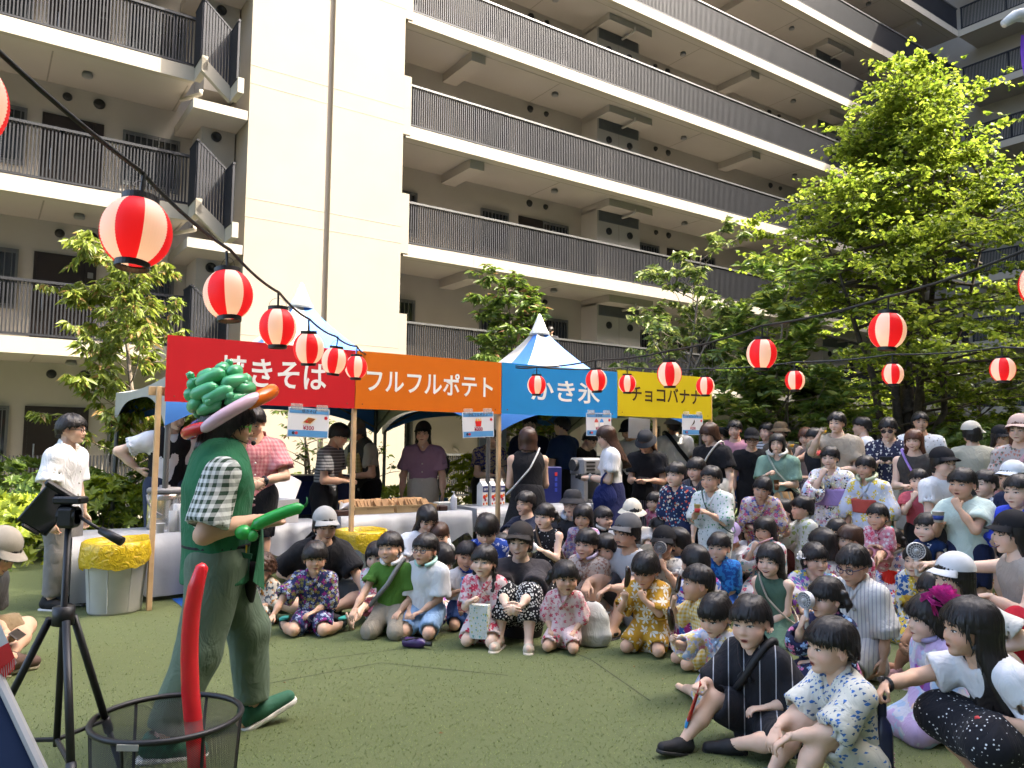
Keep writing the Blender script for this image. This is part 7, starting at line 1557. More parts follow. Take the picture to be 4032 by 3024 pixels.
A_('phonew','woman in white T-shirt taking pictures with her phone',3083,2008,S=1.62,legs='knees',face=50,top=('tee',W_,{'ease':.026}),bot=('pants',(.16,.05,.05)),hair=('low','k'),mouth='smile',arms=('phone',('t',(.06,.26,.44),(.5,0,-1),(0,1,.4),(-1,0,0),'grip')),skin=1,hi=1)
A_('whiteyuk','boy in white and green yukata beside the woman with the phone',3155,1998,S=1.22,legs='kneel',face=68,top=('yukata',('leaf',(.55,.56,.50),[(.28,.34,.12)],16,.35)),hair=('bun','k'),arms=('lap','mouth'))
A_('youngm','smiling young man in white T-shirt with a baby on his lap',3391,1990,S=1.72,legs='cross',face=28,top=('tee',(.58,.57,.53)),bot=('pants',KH),hair=('bowl','k'),mouth='smile',arms=('belly','belly'))
A_('baby','baby in pink yukata on the lap of the smiling young man',3455,2030,S=.82,Y=7.15,legs='legs',face=20,top=('jinbei',FLR((.60,.26,.33),[(.5,.07,.13),(.66,.6,.6)],22,.42)),hair=('toddler','k'),arms=('lap','lap'),base_z=0.42,bot=('shorts',(.55,.25,.3)))
A_('straw','woman in wide straw hat and mustard cardigan',3624,1972,S=1.62,legs='cross',face=18,look=22,top=('long',(.44,.30,.09)),bot=('pants',KH),hair=('caplong','k'),hat=('sun',(.50,.33,.15)),mouth='smile',arms=('belly','belly'),skin=1,hi=1)
A_('shark','baby in navy shirt with white sharks on the lap under the straw hat',3649,2074,S=.85,Y=6.35,legs='legs',face=25,top=('tee',('leaf',(.012,.03,.10),[(.55,.58,.6)],13,.26)),hair=('toddler','k'),arms=('lap','down'),base_z=0.4,bot=('shorts',NV),hi=1)
A_('hatkid','child in navy bucket hat with turquoise band',3467,2090,S=1.0,legs='seiza',face=30,pitch=10,top=('jinbei',('leaf',(.012,.03,.09),[(.5,.5,.45)],18,.2)),bot=('shorts',NV),hair=('cap','k'),hat=('bucket',('stripe',(.02,.045,.12),(.03,.33,.32),5,'z',.4)),arms=('chest','chest'))
A_('lilacy','little girl in white yukata with lilac and pink print beside the bucket hat',2296,2034,S=1.08,legs='kneel',face=14,top=('yukata',FLR((.56,.50,.58),[(.45,.14,.28),(.24,.22,.5)],18,.45)),hair=('bob','k'),arms=('down','down'))
A_('collar','boy in black shirt with a white neck ring looking right',2377,2038,S=1.25,legs='seiza',face=-45,top=('tee',BK),bot=('shorts',BK),hair=('boy','k'),arms=('lap','lap'),extra=(('ring',(.6,.58,.52)),))
A_('polka','girl in white blouse and black polka dot dress holding a drink',2145,2030,S=1.3,legs=('kneel',{'pz':.2}),face=32,top=('tank',('dots',(.012,.012,.014),[(.6,.6,.6)],38,.22),{'robe':1}),hair=('tails','k'),arms=('chest','chest'),mouth='open',skin=1,hi=1,extra=(('strap',(.10,.06,.03),1),))
A_('bluedown','boy in blue yukata looking down behind the smiling woman',1917,2084,S=1.15,legs='kneel',face=6,pitch=26,top=('jinbei',('blotch',(.02,.06,.32),[(.4,.45,.6)],30,.57)),bot=('shorts',BLU),hair=('bowl','k'),arms=('lap','chest'))
A_('smallface','small child whose face shows beside the black cap',1975,2147,S=.95,legs='seiza',face=8,top=('jinbei',W_),bot=('shorts',W_),hair=('toddler','k'),arms=('lap','lap'),hi=0)
A_('beige','girl in beige print jinbei with a lilac neck ring and ponytail',2309,2138,S=1.2,legs='seiza',face=25,top=('jinbei',('blotch',(.50,.42,.36),[(.30,.17,.13)],48,.54)),bot=('shorts',(.42,.35,.30)),hair=('pony','k'),arms=('lap','lap'),extra=(('ring',(.46,.40,.58)),),hi=1)
A_('hiddeng','girl half hidden between the ponytail girl and the man in the grey cap',2386,2160,S=1.1,legs='seiza',face=15,top=('jinbei',FLR(W_,[GRN,RED],16,.4)),bot=('shorts',W_),hair=('bob','k'),arms=('lap','lap'),hi=0)
A_('capboy','boy in black cap holding a small fan to his mouth',2613,2140,S=1.2,legs='seiza',face=14,top=('tee',('leaf',(.52,.51,.48),[(.2,.2,.2)],20,.3)),bot=('shorts',KH),hair=('cap','k'),hat=('cap',BK),arms=('mouth','lap'),hi=1)
A_('backhead','boy in blue seen from behind beside the black capped boy',2664,2132,S=1.2,legs='seiza',face=120,top=('tee',(.05,.16,.42)),bot=('shorts',BK),hair=('boy','k'),arms=('lap','lap'),hi=0)
A_('hairtop','child whose dark hair shows behind the black capped boy',2604,2078,S=1.12,legs='seiza',face=60,top=('tee',W_),bot=('shorts',BK),hair=('bowl','k'),arms=('lap','lap'),hi=0)
A_('lolly','boy in bright blue jinbei with a lollipop in his mouth',2830,2152,S=1.12,legs='seiza',face=18,top=('jinbei',('blotch',(.03,.20,.52),[(.02,.08,.30)],30,.5)),bot=('shorts',BLU),hair=('boy','k'),arms=('lap','lap'),hi=1)
A_('lavcap','child in lavender cap looking down at the lap',2880,2114,S=1.2,legs='knees',face=22,pitch=32,lean=16,top=('tee',W_),bot=('shorts',DG),hair=('cap','b'),hat=('cap',(.46,.36,.58)),arms=('hug','hug'))
A_('stick','girl in white floral yukata sucking a long pink stick',3011,2085,S=1.22,legs='seiza',face=25,top=('yukata',FLR((.62,.58,.58),[(.60,.14,.20),(.10,.35,.42)],15,.36)),hair=('bob','k'),arms=('lap','mouth'),hi=1)
A_('smallg','small girl peeping beside the girl with the pink stick',2960,2092,S=1.0,legs='seiza',face=5,top=('jinbei',W_),bot=('shorts',W_),hair=('bob','k'),arms=('lap','lap'),hi=0)
A_('backgirl','dark haired girl with a hair flower turned towards the trees',3236,2138,S=1.2,legs='seiza',face=125,top=('yukata',FLR(W_,[PNK,PUR],15,.45)),hair=('bob','k'),arms=('lap','lap'),extra=(('flower',(.6,.55,.2),(.2,-.2,.95),.1),))
A_('boyb','boy in dark yukata behind the braided girl',3294,2090,S=1.15,legs='seiza',face=28,top=('jinbei',FLR(BK,[PNK,W_],20,.35)),bot=('shorts',BK),hair=('bowl','k'),arms=('lap','lap'),hi=0)
A_('braid','girl with braided brown hair in pink and white yukata',3341,2122,S=1.28,legs='seiza',face=48,top=('yukata',FLR((.62,.56,.57),[(.55,.06,.14),(.6,.3,.4)],13,.45)),hair=('bun','b'),arms=('lap','lap'))
A_('redobi','girl in white yukata with red goldfish and a scarlet sash',3508,2130,S=1.1,legs='seiza',face=42,top=('yukata',FLR((.62,.59,.62),[(.55,.03,.06),(.15,.20,.45)],16,.42),{'collar':W_}),hair=('tails','k'),arms=('lap','lap'),extra=(('obi',('plain',(.66,.03,.02)),.06),('ring',(.5,.47,.4))),hi=1)
A_('blueflower','girl in yukata with blue and yellow flowers sitting sideways',3609,2202,S=1.12,legs='seiza',face=25,top=('yukata',FLR((.58,.57,.50),[(.03,.10,.30),(.62,.44,.06)],13,.55)),hair=('low','k'),arms=('lap','lap'),extra=(('obi',('plain',(.42,.24,.03)),.05),('ring',(.55,.52,.44))),hi=1)
A_('orangeobi','toddler in yellow flowered yukata with an orange sash behind a fan',3862,2083,S=.98,legs='kneel',face=14,top=('yukata',FLR((.60,.58,.50),[(.58,.36,.04),(.20,.24,.10),(.5,.2,.04)],14,.46)),hair=('bob','k'),arms=('down','down'),extra=(('obi',('plain',(.62,.12,.015)),.06),('ring',(.5,.42,.28))),hi=1)
A_('redbagw','smiling woman in black cap with a red bag at the right edge',3980,2100,S=1.62,legs=('knees',{'pz':.18}),face=62,top=('tank',(.33,.29,.25)),bot=('pants',(.25,.22,.18)),hair=('caplong','k'),hat=('cap',BK),mouth='smile',arms=('onknee',('t',(.12,.34,.42),None,None,None,'grip')),skin=1,hi=1)
A_('whitecap','woman in white cap with short dark hair sitting behind the pink flower',3752,2272,S=1.5,legs='cross',face=52,top=('tee',(.60,.58,.52)),bot=('pants',(.25,.22,.18)),hair=('caplong','k'),hat=('cap',(.56,.57,.58)),mouth='closed',arms=('lap','lap'),skin=1,hi=2,lean=30)
A_('darkkid','dark haired child mostly hidden behind the pink hair flower',3676,2325,S=1.1,legs='knees',face=40,top=('tee',W_),bot=('shorts',(.35,.2,.2)),hair=('bob','k'),arms=('hug','hug'),hi=0,skin=3,shoes=('sneaker',(.60,.34,.36),(.5,.42,.36)))
A_('longgreen','girl with long black hair in a green dress smiling',3032,2204,S=1.16,legs='seiza',face=22,top=('tank',(.075,.14,.10),{'robe':1}),hair=('long','k'),arms=('lap','lap'),mouth='smile',hi=2,extra=(('strap',(.4,.35,.28),1,.012),))
A_('ornament','girl with white hair flower in a yukata of purple and yellow looking right',3211,2198,S=1.22,legs='knees',face=5,look=-28,top=('yukata',FLR((.58,.55,.53),[(.32,.10,.42),(.50,.44,.05),(.10,.22,.36)],11,.52)),hair=('pony','k'),arms=('hug','hug'),hi=2,extra=(('flower',(.72,.72,.70),(.38,-.05,.55),.2,24),))
A_('glassboy','boy in glasses and white striped jinbei kneeling and looking down',3359,2220,S=1.3,legs=('kneel',{'pz':.16}),face=42,look=36,pitch=16,top=('jinbei',('stripe',(.58,.57,.54),(.36,.36,.38),34,'x',.3),{'hem':.1}),bot=('shorts',('stripe',(.55,.54,.51),(.36,.36,.38),34,'x',.3)),hair=('short','k'),arms=('down','lap'),extra=(('glasses',(.02,.02,.07)),),hi=2,skin=2)
A_('backflower','girl in white yukata with purple and blue flowers, hair in braids, turned away',2735,2208,S=1.15,legs='seiza',face=140,top=('yukata',FLR((.62,.58,.58),[(.32,.03,.20),(.05,.14,.50)],11,.52)),hair=('braids','k'),arms=('lap','lap'),hi=1)
# --- front rows on the left
A_('hidp','child in pink sitting behind the boy in green',1486,2190,S=1.05,legs='legs',face=20,top=('jinbei',FLR(W_,[PNK],16,.4)),bot=('shorts',PNK),hair=('bob','k'),arms=('lap','lap'),hi=0)
A_('lookdown','woman with long black hair in white T-shirt looking down',1684,2042,S=1.58,legs=('knees',{'pz':.11}),face=-12,look=-16,pitch=24,top=('tee',W_),bot=('pants',(.07,.06,.05)),hair=('long','k'),arms=('hug','chest'),skin=1)
A_('lapkid','small child in grey top leaning on the long haired woman',1731,2105,S=.9,legs='kneel',face=10,pitch=20,top=('tee',('blotch',(.34,.35,.34),[(.2,.2,.2)],40,.55)),bot=('shorts',GY),hair=('toddler','b'),arms=('lap','lap'))
A_('pinkhid','child in pink flowered yukata bending behind the boy with glasses',1742,2200,S=.95,legs='seiza',face=-50,pitch=30,top=('yukata',FLR(W_,[(.55,.07,.12),PUR],14,.45)),hair=('bob','k'),arms=('lap','lap'),hi=0)
A_('blackman','man in grey cap and black T-shirt sitting cross-legged behind the front row',1280,2068,S=1.66,legs='cross',face=-10,look=-16,pitch=6,top=('tee',BK,{'sleeve':.8,'ease':.02}),bot=('shorts',(.07,.075,.075)),hair=('cap','k'),hat=('cap',(.30,.30,.29)),arms=('overknee','lap'),fat=1.22,mouth='smile',eyes='narrow',skin=2,hi=2,shoes=('sneaker',BK,(.04,.30,.24)),lean=20)
A_('curly','toddler with curly hair in a white animal print jinbei holding a red tube',1028,2240,S=0.9,legs=('legs',{}),face=38,pitch=14,top=('jinbei',('blotch',(.56,.52,.44),[(.45,.20,.05),(.08,.10,.12)],26,.58)),bot=('shorts',('blotch',(.56,.52,.44),[(.45,.20,.05),(.08,.10,.12)],26,.58)),hair=('curly','b'),arms=('belly','belly'),eyes='shut',skin=2,hi=2)
A_('firework','boy in navy firework print jinbei kneeling with a hand on the grass',1241,2193,S=1.13,legs=('wsit',{'kw':.10}),face=10,look=-4,top=('jinbei',FLR((.022,.03,.10),[(.24,.02,.16),(.32,.36,.46),(.22,.2,.06)],19,.42)),bot=('shorts',FLR((.022,.03,.10),[(.24,.02,.16),(.32,.36,.46)],19,.42)),hair=('bowl','k'),arms=('lap',('t',(.30,.30,.05),(1,-.3,.2),(.3,1,-.3),None,'flat')),hi=2,skin=2,shoes=('sneaker',(.02,.03,.03),(.04,.35,.28)))
A_('greentee','boy in green T-shirt with a white neck ring and a strap kneeling',1535,2154,S=1.19,legs='seiza',face=18,look=26,pitch=-6,roll=6,top=('tee',(.075,.18,.03)),bot=('pants',(.25,.22,.17),{'len':1.5}),hair=('boy','k'),arms=('thigh',('t',(.20,.34,.10),None,(0,1,-.8),None,'relax')),mouth='smile',eyes='narrow',extra=(('ring',(.62,.62,.64)),('strap',(.20,.20,.20),-1,.03)),hi=2,skin=2)
A_('whitetee','boy in glasses and loose white T-shirt with a mint neck ring',1674,2160,S=1.18,legs='seiza',face=22,look=30,pitch=-6,top=('tee',(.56,.58,.60),{'sleeve':.85,'ease':.026}),bot=('shorts',(.20,.31,.46)),hair=('boy','k'),arms=('lap','thigh'),mouth='open',extra=(('glasses',(.02,.02,.03)),('ring',(.36,.60,.56))),hi=2,skin=2,shoes=('sneaker',(.04,.04,.16),(.5,.5,.5)))
A_('bottleboy','smiling boy in white T-shirt holding a blue bottle',1838,2188,S=1.03,legs='seiza',face=-6,roll=-10,top=('tee',W_),bot=('shorts',(.02,.05,.16)),hair=('boy','k'),arms=('lap','chest'),mouth='smile',eyes='narrow',hi=2)
A_('redflower','girl in white jinbei with red flowers and braids holding a paper bag',1906,2206,S=1.09,legs='seiza',face=14,look=20,pitch=-4,top=('jinbei',FLR((.60,.50,.50),[(.52,.05,.09),(.58,.20,.24)],15,.46)),bot=('shorts',FLR((.60,.50,.50),[(.52,.05,.09)],15,.46)),hair=('braids','k'),arms=('lap','chest'),hi=2,skin=1)
A_('blackcap','laughing woman in black cap with patterned trousers and cream sandals',2048,2132,S=1.47,legs=('knees',{'fy':.26}),face=8,look=14,pitch=-4,top=('tee',(.045,.04,.043),{'sleeve':.85,'ease':.022}),bot=('pants',('dots',(.012,.012,.014),[(.6,.6,.58)],58,.40),{'len':1.62,'ease':.018}),hair=('cap','k'),hat=('cap',(.03,.026,.024)),arms=('hug','hug'),mouth='smile',shoes=('sandal',(.50,.44,.34),(.52,.46,.36)),hi=2,skin=1)
A_('pinktod','toddler girl in pink flowered jinbei kneeling beside the woman in sandals',2226,2270,S=.94,legs=('seiza',{'kw':.10}),face=12,look=-14,top=('jinbei',FLR((.62,.47,.45),[(.50,.08,.12),(.55,.22,.26)],24,.36)),bot=('shorts',FLR((.62,.47,.45),[(.50,.08,.12)],24,.36)),hair=('tails','k'),arms=('thigh','thigh'),mouth='open',hi=2)
A_('greycap','bearded man in dark grey cap and grey T-shirt with arms over his knees',2466,2096,S=1.62,legs=('knees',{'fy':.30,'w':.10,'out':.2}),face=44,look=46,lean=16,top=('tee',(.40,.40,.41)),bot=('shorts',DG),hair=('cap','k'),hat=('cap',(.10,.10,.105)),arms=('overknee','overknee'),extra=(('beard',),),hi=2,skin=2,shoes=('sandal',BK,BK))
A_('star','boy in mustard flower print jinbei kneeling and eating a chocolate banana',2542,2240,S=1.08,legs=('seiza',{'kw':.11}),face=18,look=22,pitch=16,top=('jinbei',('star',(.44,.24,.025),[(.62,.58,.48)],13,.52),{'hem':.08}),bot=('shorts',('star',(.44,.24,.025),[(.62,.58,.48)],13,.52)),hair=('bowl','k'),arms=('mouth',('t',(.10,.22,.36),None,(0,.5,1),(0,-1,.3),'grip')),hi=2,skin=2)
A_('gingham','boy in yellow gingham jinbei in profile eating a chocolate banana',2744,2292,S=1.0,legs='seiza',face=66,look=72,pitch=-4,top=('jinbei',('plaid',(.60,.55,.40),(.56,.36,.05),38),{'hem':.08}),bot=('shorts',('plaid',(.60,.55,.40),(.56,.36,.05),38)),hair=('short','k'),arms=('lap','mouth'),mouth='open',hi=2,skin=2)
A_('choco','girl in pink and white yukata looking at her chocolate banana',2815,2418,S=1.0,legs=('side',{'dir':-1}),face=38,look=34,pitch=18,top=('yukata',FLR((.62,.57,.58),[(.60,.20,.28),(.32,.40,.58),(.58,.46,.18)],11,.48)),hair=('bun','k'),arms=('lap',('t',(.12,.30,.34),None,(0,.6,.8),(-1,-.3,0),'grip')),hi=2,skin=0)
A_('fangirl','girl in navy yukata holding a white hand fan at her mouth',3251,2348,S=1.12,legs=('side',{'dir':1}),face=44,look=48,pitch=2,top=('yukata',FLR((.016,.02,.055),[(.50,.16,.30),(.22,.34,.52)],13,.36)),hair=('tails','k'),arms=('lap','mouth'),hi=2,skin=1)
A_('pinkflower','girl with a big pink flower in her hair and a pale blue yukata',3655,2430,S=1.08,legs='seiza',face=58,look=62,top=('yukata',('blotch',(.38,.50,.66),[(.56,.56,.62),(.50,.38,.58)],9,.5)),hair=('bob','k'),arms=('lap','lap'),extra=(('flower',(.62,.06,.34),(-.20,-.12,.90),.40,60),('ring',(.30,.26,.42)),('obi',('blotch',(.34,.05,.24),[(.25,.12,.42)],9,.5),.07)),hi=2,skin=1)
A_('blackj','boy in black striped jinbei with one leg stretched out and a waist bag',2954,2442,S=1.21,legs=('onelegout',{'leg':'R','ext':.80}),face=34,look=24,pitch=2,roll=4,top=('jinbei',('stripe',(.016,.016,.02),(.34,.34,.36),11,'x',.07),{'ease':.026}),bot=('shorts',('stripe',(.016,.016,.02),(.30,.30,.32),11,'x',.07),{'len':.98,'ease':.022}),hair=('boy','k'),arms=('lap',('t',(.11,.24,.26),None,(0,.8,-.4),None,'grip')),mouth='open',extra=(('pack',),('strap',BK,-1,.03)),hi=2,skin=0,shoes=('sneaker',(.016,.016,.018),(.02,.02,.02)))
A_('dragonfly','boy in white jinbei with blue dragonfly print hugging his knees in front',3268,2538,S=1.22,legs=('knees',{'fy':.30,'w':.07}),face=54,look=58,lean=14,top=('jinbei',('leaf',(.57,.56,.49),[(.05,.15,.42),(.07,.12,.24)],34,.27),{'ease':.022,'sleeve':.92,'fold':.6}),bot=('shorts',('leaf',(.57,.56,.49),[(.05,.15,.42)],34,.27)),hair=('boy','k'),arms=('overknee','overknee'),mouth='open',hi=2,skin=0,shoes=('sneaker',(.016,.028,.07),(.50,.47,.40)))
A_('longhair','girl with long black hair in white blouse and polka dot skirt squatting at right',3815,2468,S=1.36,legs=('squat',{'pz':.165}),face=54,look=62,lean=30,top=('tee',(.62,.62,.63),{'ease':.02}),bot=('skirt',('dots',(.014,.014,.018),[(.62,.62,.62)],52,.20),{'ease':.026}),hair=('vlong','k'),arms=('onknee',('t',(.10,.40,.33),(1,.2,-.5),(-.2,.4,-1),(0,-1,0),'grip')),mouth='open',hi=2,skin=2,extra=(('watch','R'),))
# ================================================================ the balloon artist
H_ = A_('hero','entertainer in green vest, checked shirt and balloon hat twisting a green balloon',905,1668,Y=3.95,legs=('walk',{'y':{'L':.13,'R':-.13},'z':{'L':.012,'R':.0},'t':{'L':.42,'R':-.05}}),face=-98,look=-86,pitch=4,lean=0,fat=1.02,hi=2,skin=2,
   top=('shirt',('plaid',(.58,.60,.58),(.030,.055,.035),26),{'sleeve':.86,'ease':.018,'hem':.05}),bot=('pants',(.105,.145,.10),{'ease':.016,'le':1.3}),hair=('bob','k'),arms=(('t',(-.01,.13,.60),(-.3,-.4,-1),(.3,1,.1),(0,0,1),'grip'),('t',(.115,.085,.628),(.25,-.8,-1),(.0,1,.05),(0,0,-1),'flat')),shoes=('sneaker',(.03,.12,.07),(.60,.58,.52)),extra=(('glasses',(.16,.60,.04)),),group='entertainer')
def hero_parts(I):
    J, D, P, kid = I['J'], I['D'], I['P'], I['kid']; S = D['S']; fr, up, L = J['fr'], J['up'], J['lat']
    v, f = garment(J, D, .0135, 'top', 77, dict(sleeve=0,ease=.036,hem=.055,neck='v',fold=1.2)); vs = kid('vest', to_mesh('vest', v, f, [cloth(('plain',(.022,.13,.06)))]))
    mb = MB(); c = J['p0']+fr*(.105*S*D['fat']); 
    for s in (-1,1): kid('vest_point', MB().add([c+L*s*.09*S+V3(0,0,.10*S), c+L*s*.004*S+V3(0,0,.13*S)+fr*.02*S, c+L*s*.035*S-V3(0,0,.085*S)+fr*.025*S, c+L*s*.105*S-V3(0,0,.045*S)-fr*.02*S], [(0,1,2,3),(3,2,1,0)]).mesh('vest_point')).data.materials.append(cloth(('plain',(.022,.13,.06))))
    for q in range(4): b = J['wa']*(1-q*.28)+J['p0']*q*.28+fr*(.118*S); kid('vest_button', MB().ball(tuple(b+L*.012*S),.007*S,n=8,k=5).mesh('vest_button')).data.materials.append(mat('vest_button',(.005,.03,.015),.3))
    e = MB(); pk = J['p0']+L*.098*S+fr*.055*S+V3(0,0,.03*S); e.box(-.035,.035,-.004,.004,-.004,.004); o = kid('vest_pocket', e.mesh('vest_pocket')); o.data.materials.append(mat('pocket_welt',(.008,.075,.03),.8)); o.location = Vector(pk); o.rotation_euler = (0,.2,1.2); o.scale = (1.4,2,3)
    kid('pen', MB().tube([tuple(pk+V3(.006,.02,.0)),tuple(pk+V3(.006,.02,.045))],.004,6).mesh('pen')).data.materials.append(mat('yellow_pen',(.7,.45,.02),.4))
    bt = J['nb']+fr*.068*S-up*.012*S; m = MB()
    for s in (-1,1): m.add([bt, bt+L*s*.045*S+up*.022*S, bt+L*s*.05*S-up*.022*S, bt+fr*.012*S], [(0,1,2),(0,2,3),(0,3,1)])
    kid('bow_tie', m.mesh('bow_tie')).data.materials.append(mat('bow_tie',(.01,.03,.02),.7))
    # head mic and glasses are worn
    kid('head_microphone', MB().tube([(.37,-.02,.42),(.34,.2,.22),(.2,.42,.14),(.12,.50,.16)],.008,5).ball((.11,.52,.165),.05,n=10,k=7).mesh('head_microphone',True), I['HM']).data.materials.append(M_BLK)
    # waist pouch
    pc = J['p0']-L*.0*S+fr*.10*S-V3(0,0,.06*S); f0 = Fld(pc-.14, pc+.14, .012); f0.cone(pc+L*.02*S+V3(0,0,.05),pc-L*.02*S-V3(0,0,.09),.055,.045,.02,.6,L); v, q = f0.mesh(); kid('belt_pouch', to_mesh('belt_pouch', v, q, [mat('pouch_black',(.01,.01,.011),.8,.2,20)]))
    kid('belt', MB().tube([tuple(J['p0']+V3(0,0,.05*S)+L*math.cos(a)*.112*S*D['fat']+fr*math.sin(a)*.085*S*D['fat']) for a in np.linspace(0,2*math.pi,25)[:-1]],.012,6,closed=True).mesh('belt')).data.materials.append(mat('pouch_black',(.01,.01,.011)))
    # balloon hat
    B = I['HM']; root = bpy.data.objects.new('balloon_hat', None); COL.objects.link(root); root.parent = P; root.matrix_local = B@Matrix.Translation((0,-.08,.80))@Matrix.Rotation(.42,4,'X')
    gm = {}
    def bm(nm, c):
        if nm not in gm:
            m_, nt, bs = nodes_of('balloon_'+nm); bs.inputs['Base Color'].default_value = (*c,1); bs.inputs['Roughness'].default_value = .22; bs.inputs['Coat Weight'].default_value = .25; bs.inputs['Subsurface Weight'].default_value = .2; bs.inputs['Subsurface Radius'].default_value = (.02,.02,.02); tr = N(nt,'ShaderNodeBsdfTranslucent'); tr.inputs[0].default_value = (*c,1); mx = N(nt,'ShaderNodeMixShader'); mx.inputs[0].default_value = .22; nt.links.new(bs.outputs[0], mx.inputs[1]); nt.links.new(tr.outputs[0], mx.inputs[2]); nt.links.new(mx.outputs[0], nt.nodes['Material Output'].inputs[0]); gm[nm] = m_
        return gm[nm]
    def bubble(pts, r, col, nm='balloon_bubble'):
        n = len(pts); rr = []
        q = []; 
        for i in range(n):
            t = i/(n-1); rr.append(max(r*min(1,math.sqrt(max(0,1-(abs(2*t-1))**5))), r*.08))
        o = MB().tube(pts, rr, 14).mesh(nm, True); o.materials.append(bm(*col)); w = bpy.data.objects.new(nm, o); COL.objects.link(w); w.parent = root
    G1, G2 = ('green',(.11,.50,.23)), ('green',(.11,.50,.23)); R_ = random.Random(5)
    def arc(rad, z0, z1, a0, a1, n=9): return [((rad)*math.cos(a0+(a1-a0)*i/(n-1)), rad*1.08*math.sin(a0+(a1-a0)*i/(n-1)), z0+(z1-z0)*i/(n-1)) for i in range(n)]
    for ring, (rad, z, k, r, off) in enumerate(((.46,.08,5,.13,.0),(.52,.26,5,.14,.55),(.50,.45,5,.14,.1),(.40,.63,4,.135,.6),(.20,.76,3,.13,.2))):
        for i in range(k):
            a0 = off+i*2*math.pi/k; bubble(arc(rad, z+R_.uniform(-.03,.03), z+R_.uniform(-.01,.09), a0+.05, a0+2*math.pi/k-.02), r, G1)
    for i in range(9):
        a = i*.7+.3; z = (.2,.36,.54,.72)[i%4]; rad = (.56,.56,.50,.36)[i%4]; bubble([(rad*math.cos(a),rad*math.sin(a),z-.05),(rad*1.06*math.cos(a),rad*1.06*math.sin(a),z-.02),(rad*1.08*math.cos(a),rad*1.08*math.sin(a),z+.03),(rad*1.02*math.cos(a),rad*1.02*math.sin(a),z+.06)], .085, G1)
    bubble([(-.1,.3,.80),(-.1,.34,.88),(-.1,.34,.94),(-.1,.32,.98)], .08, G1); bubble([(.1,-.36,.76),(.1,-.42,.84),(.1,-.42,.90),(.1,-.4,.94)], .08, G1)
    def ringb(a0, a1, ra, rb, za, zb, r, col): bubble([((ra+(rb-ra)*i/15)*math.cos(a0+(a1-a0)*i/15), (ra+(rb-ra)*i/15)*1.1*math.sin(a0+(a1-a0)*i/15), za+(zb-za)*i/15+.03*math.sin(i/15*3.1)) for i in range(16)], r, col, 'balloon_brim')
    ringb(-2.2,-.35,.72,.82,-.26,-.24,.125,('red',(.60,.015,.025))); ringb(-.62,.95,.84,.80,-.30,.04,.13,('pink',(.70,.50,.58))); ringb(.45,2.1,.74,.92,-.10,.12,.15,('orange',(.72,.16,.01))); ringb(1.1,2.9,.86,.66,.06,.0,.11,('yellow',(.72,.47,.02))); ringb(2.7,4.5,.70,.68,-.05,-.12,.10,('purple',(.24,.16,.50)))
    # balloon being twisted: lies across both hands
    gl, gr = world(I, J['gL']), world(I, J['gR']); T = thing('green_balloon', 'long green balloon being twisted by the entertainer', 'balloon', (0,0,0))
    d0 = at(985,2080,3.72); d1 = at(1200,1994,3.78); pts = [d0.lerp(d1, i/9)+Vector((0,0,.012*math.sin(i/9*3.1))) for i in range(10)]; rr = [.029*min(1,math.sqrt(max(0,1-abs(2*i/9-1)**6))+.12) for i in range(10)]
    MB().tube([tuple(p) for p in pts], rr, 14).build('long_bubble', bm('green2',(.035,.40,.08)), T, smooth=True); MB().ball(tuple(d0+Vector((-.03,0,-.02))),(.042,.042,.036),n=16,k=10).build('round_bubble', bm('green2',(.035,.40,.08)), T, smooth=True)
    MB().ball(tuple(d0+Vector((.012,0,-.035))),(.028,.028,.028),n=14,k=9).build('round_bubble', bm('green2',(.035,.40,.08)), T, smooth=True); MB().tube([tuple(d1),tuple(d1+Vector((.012,0,.02))),tuple(d1+Vector((.008,0,.045)))],[.008,.005,.003],6).build('balloon_tail', mat('balloon_tail',(.01,.12,.03),.5), T, smooth=True)
    # red modelling balloon standing in the basket
    pr = [(781,3024+150),(772,2950),(761,2846),(750,2720),(746,2598),(748,2500),(756,2399),(772,2310),(796,2232)]; P2 = [at(x,y,2.84) for x, y in pr]; n = len(P2)
    rb = MB().tube([tuple(p) for p in P2]+[tuple(P2[-1]+Vector((.005,0,.012)))], [.031,.031,.031,.031,.0305,.030,.0295,.0285,.022,.009], 16).build('red_balloon', bm('red2',(.74,.025,.035)), None, smooth=True); tag(rb, 'long red balloon standing in the black mesh basket', 'balloon')
hero_parts(H_)
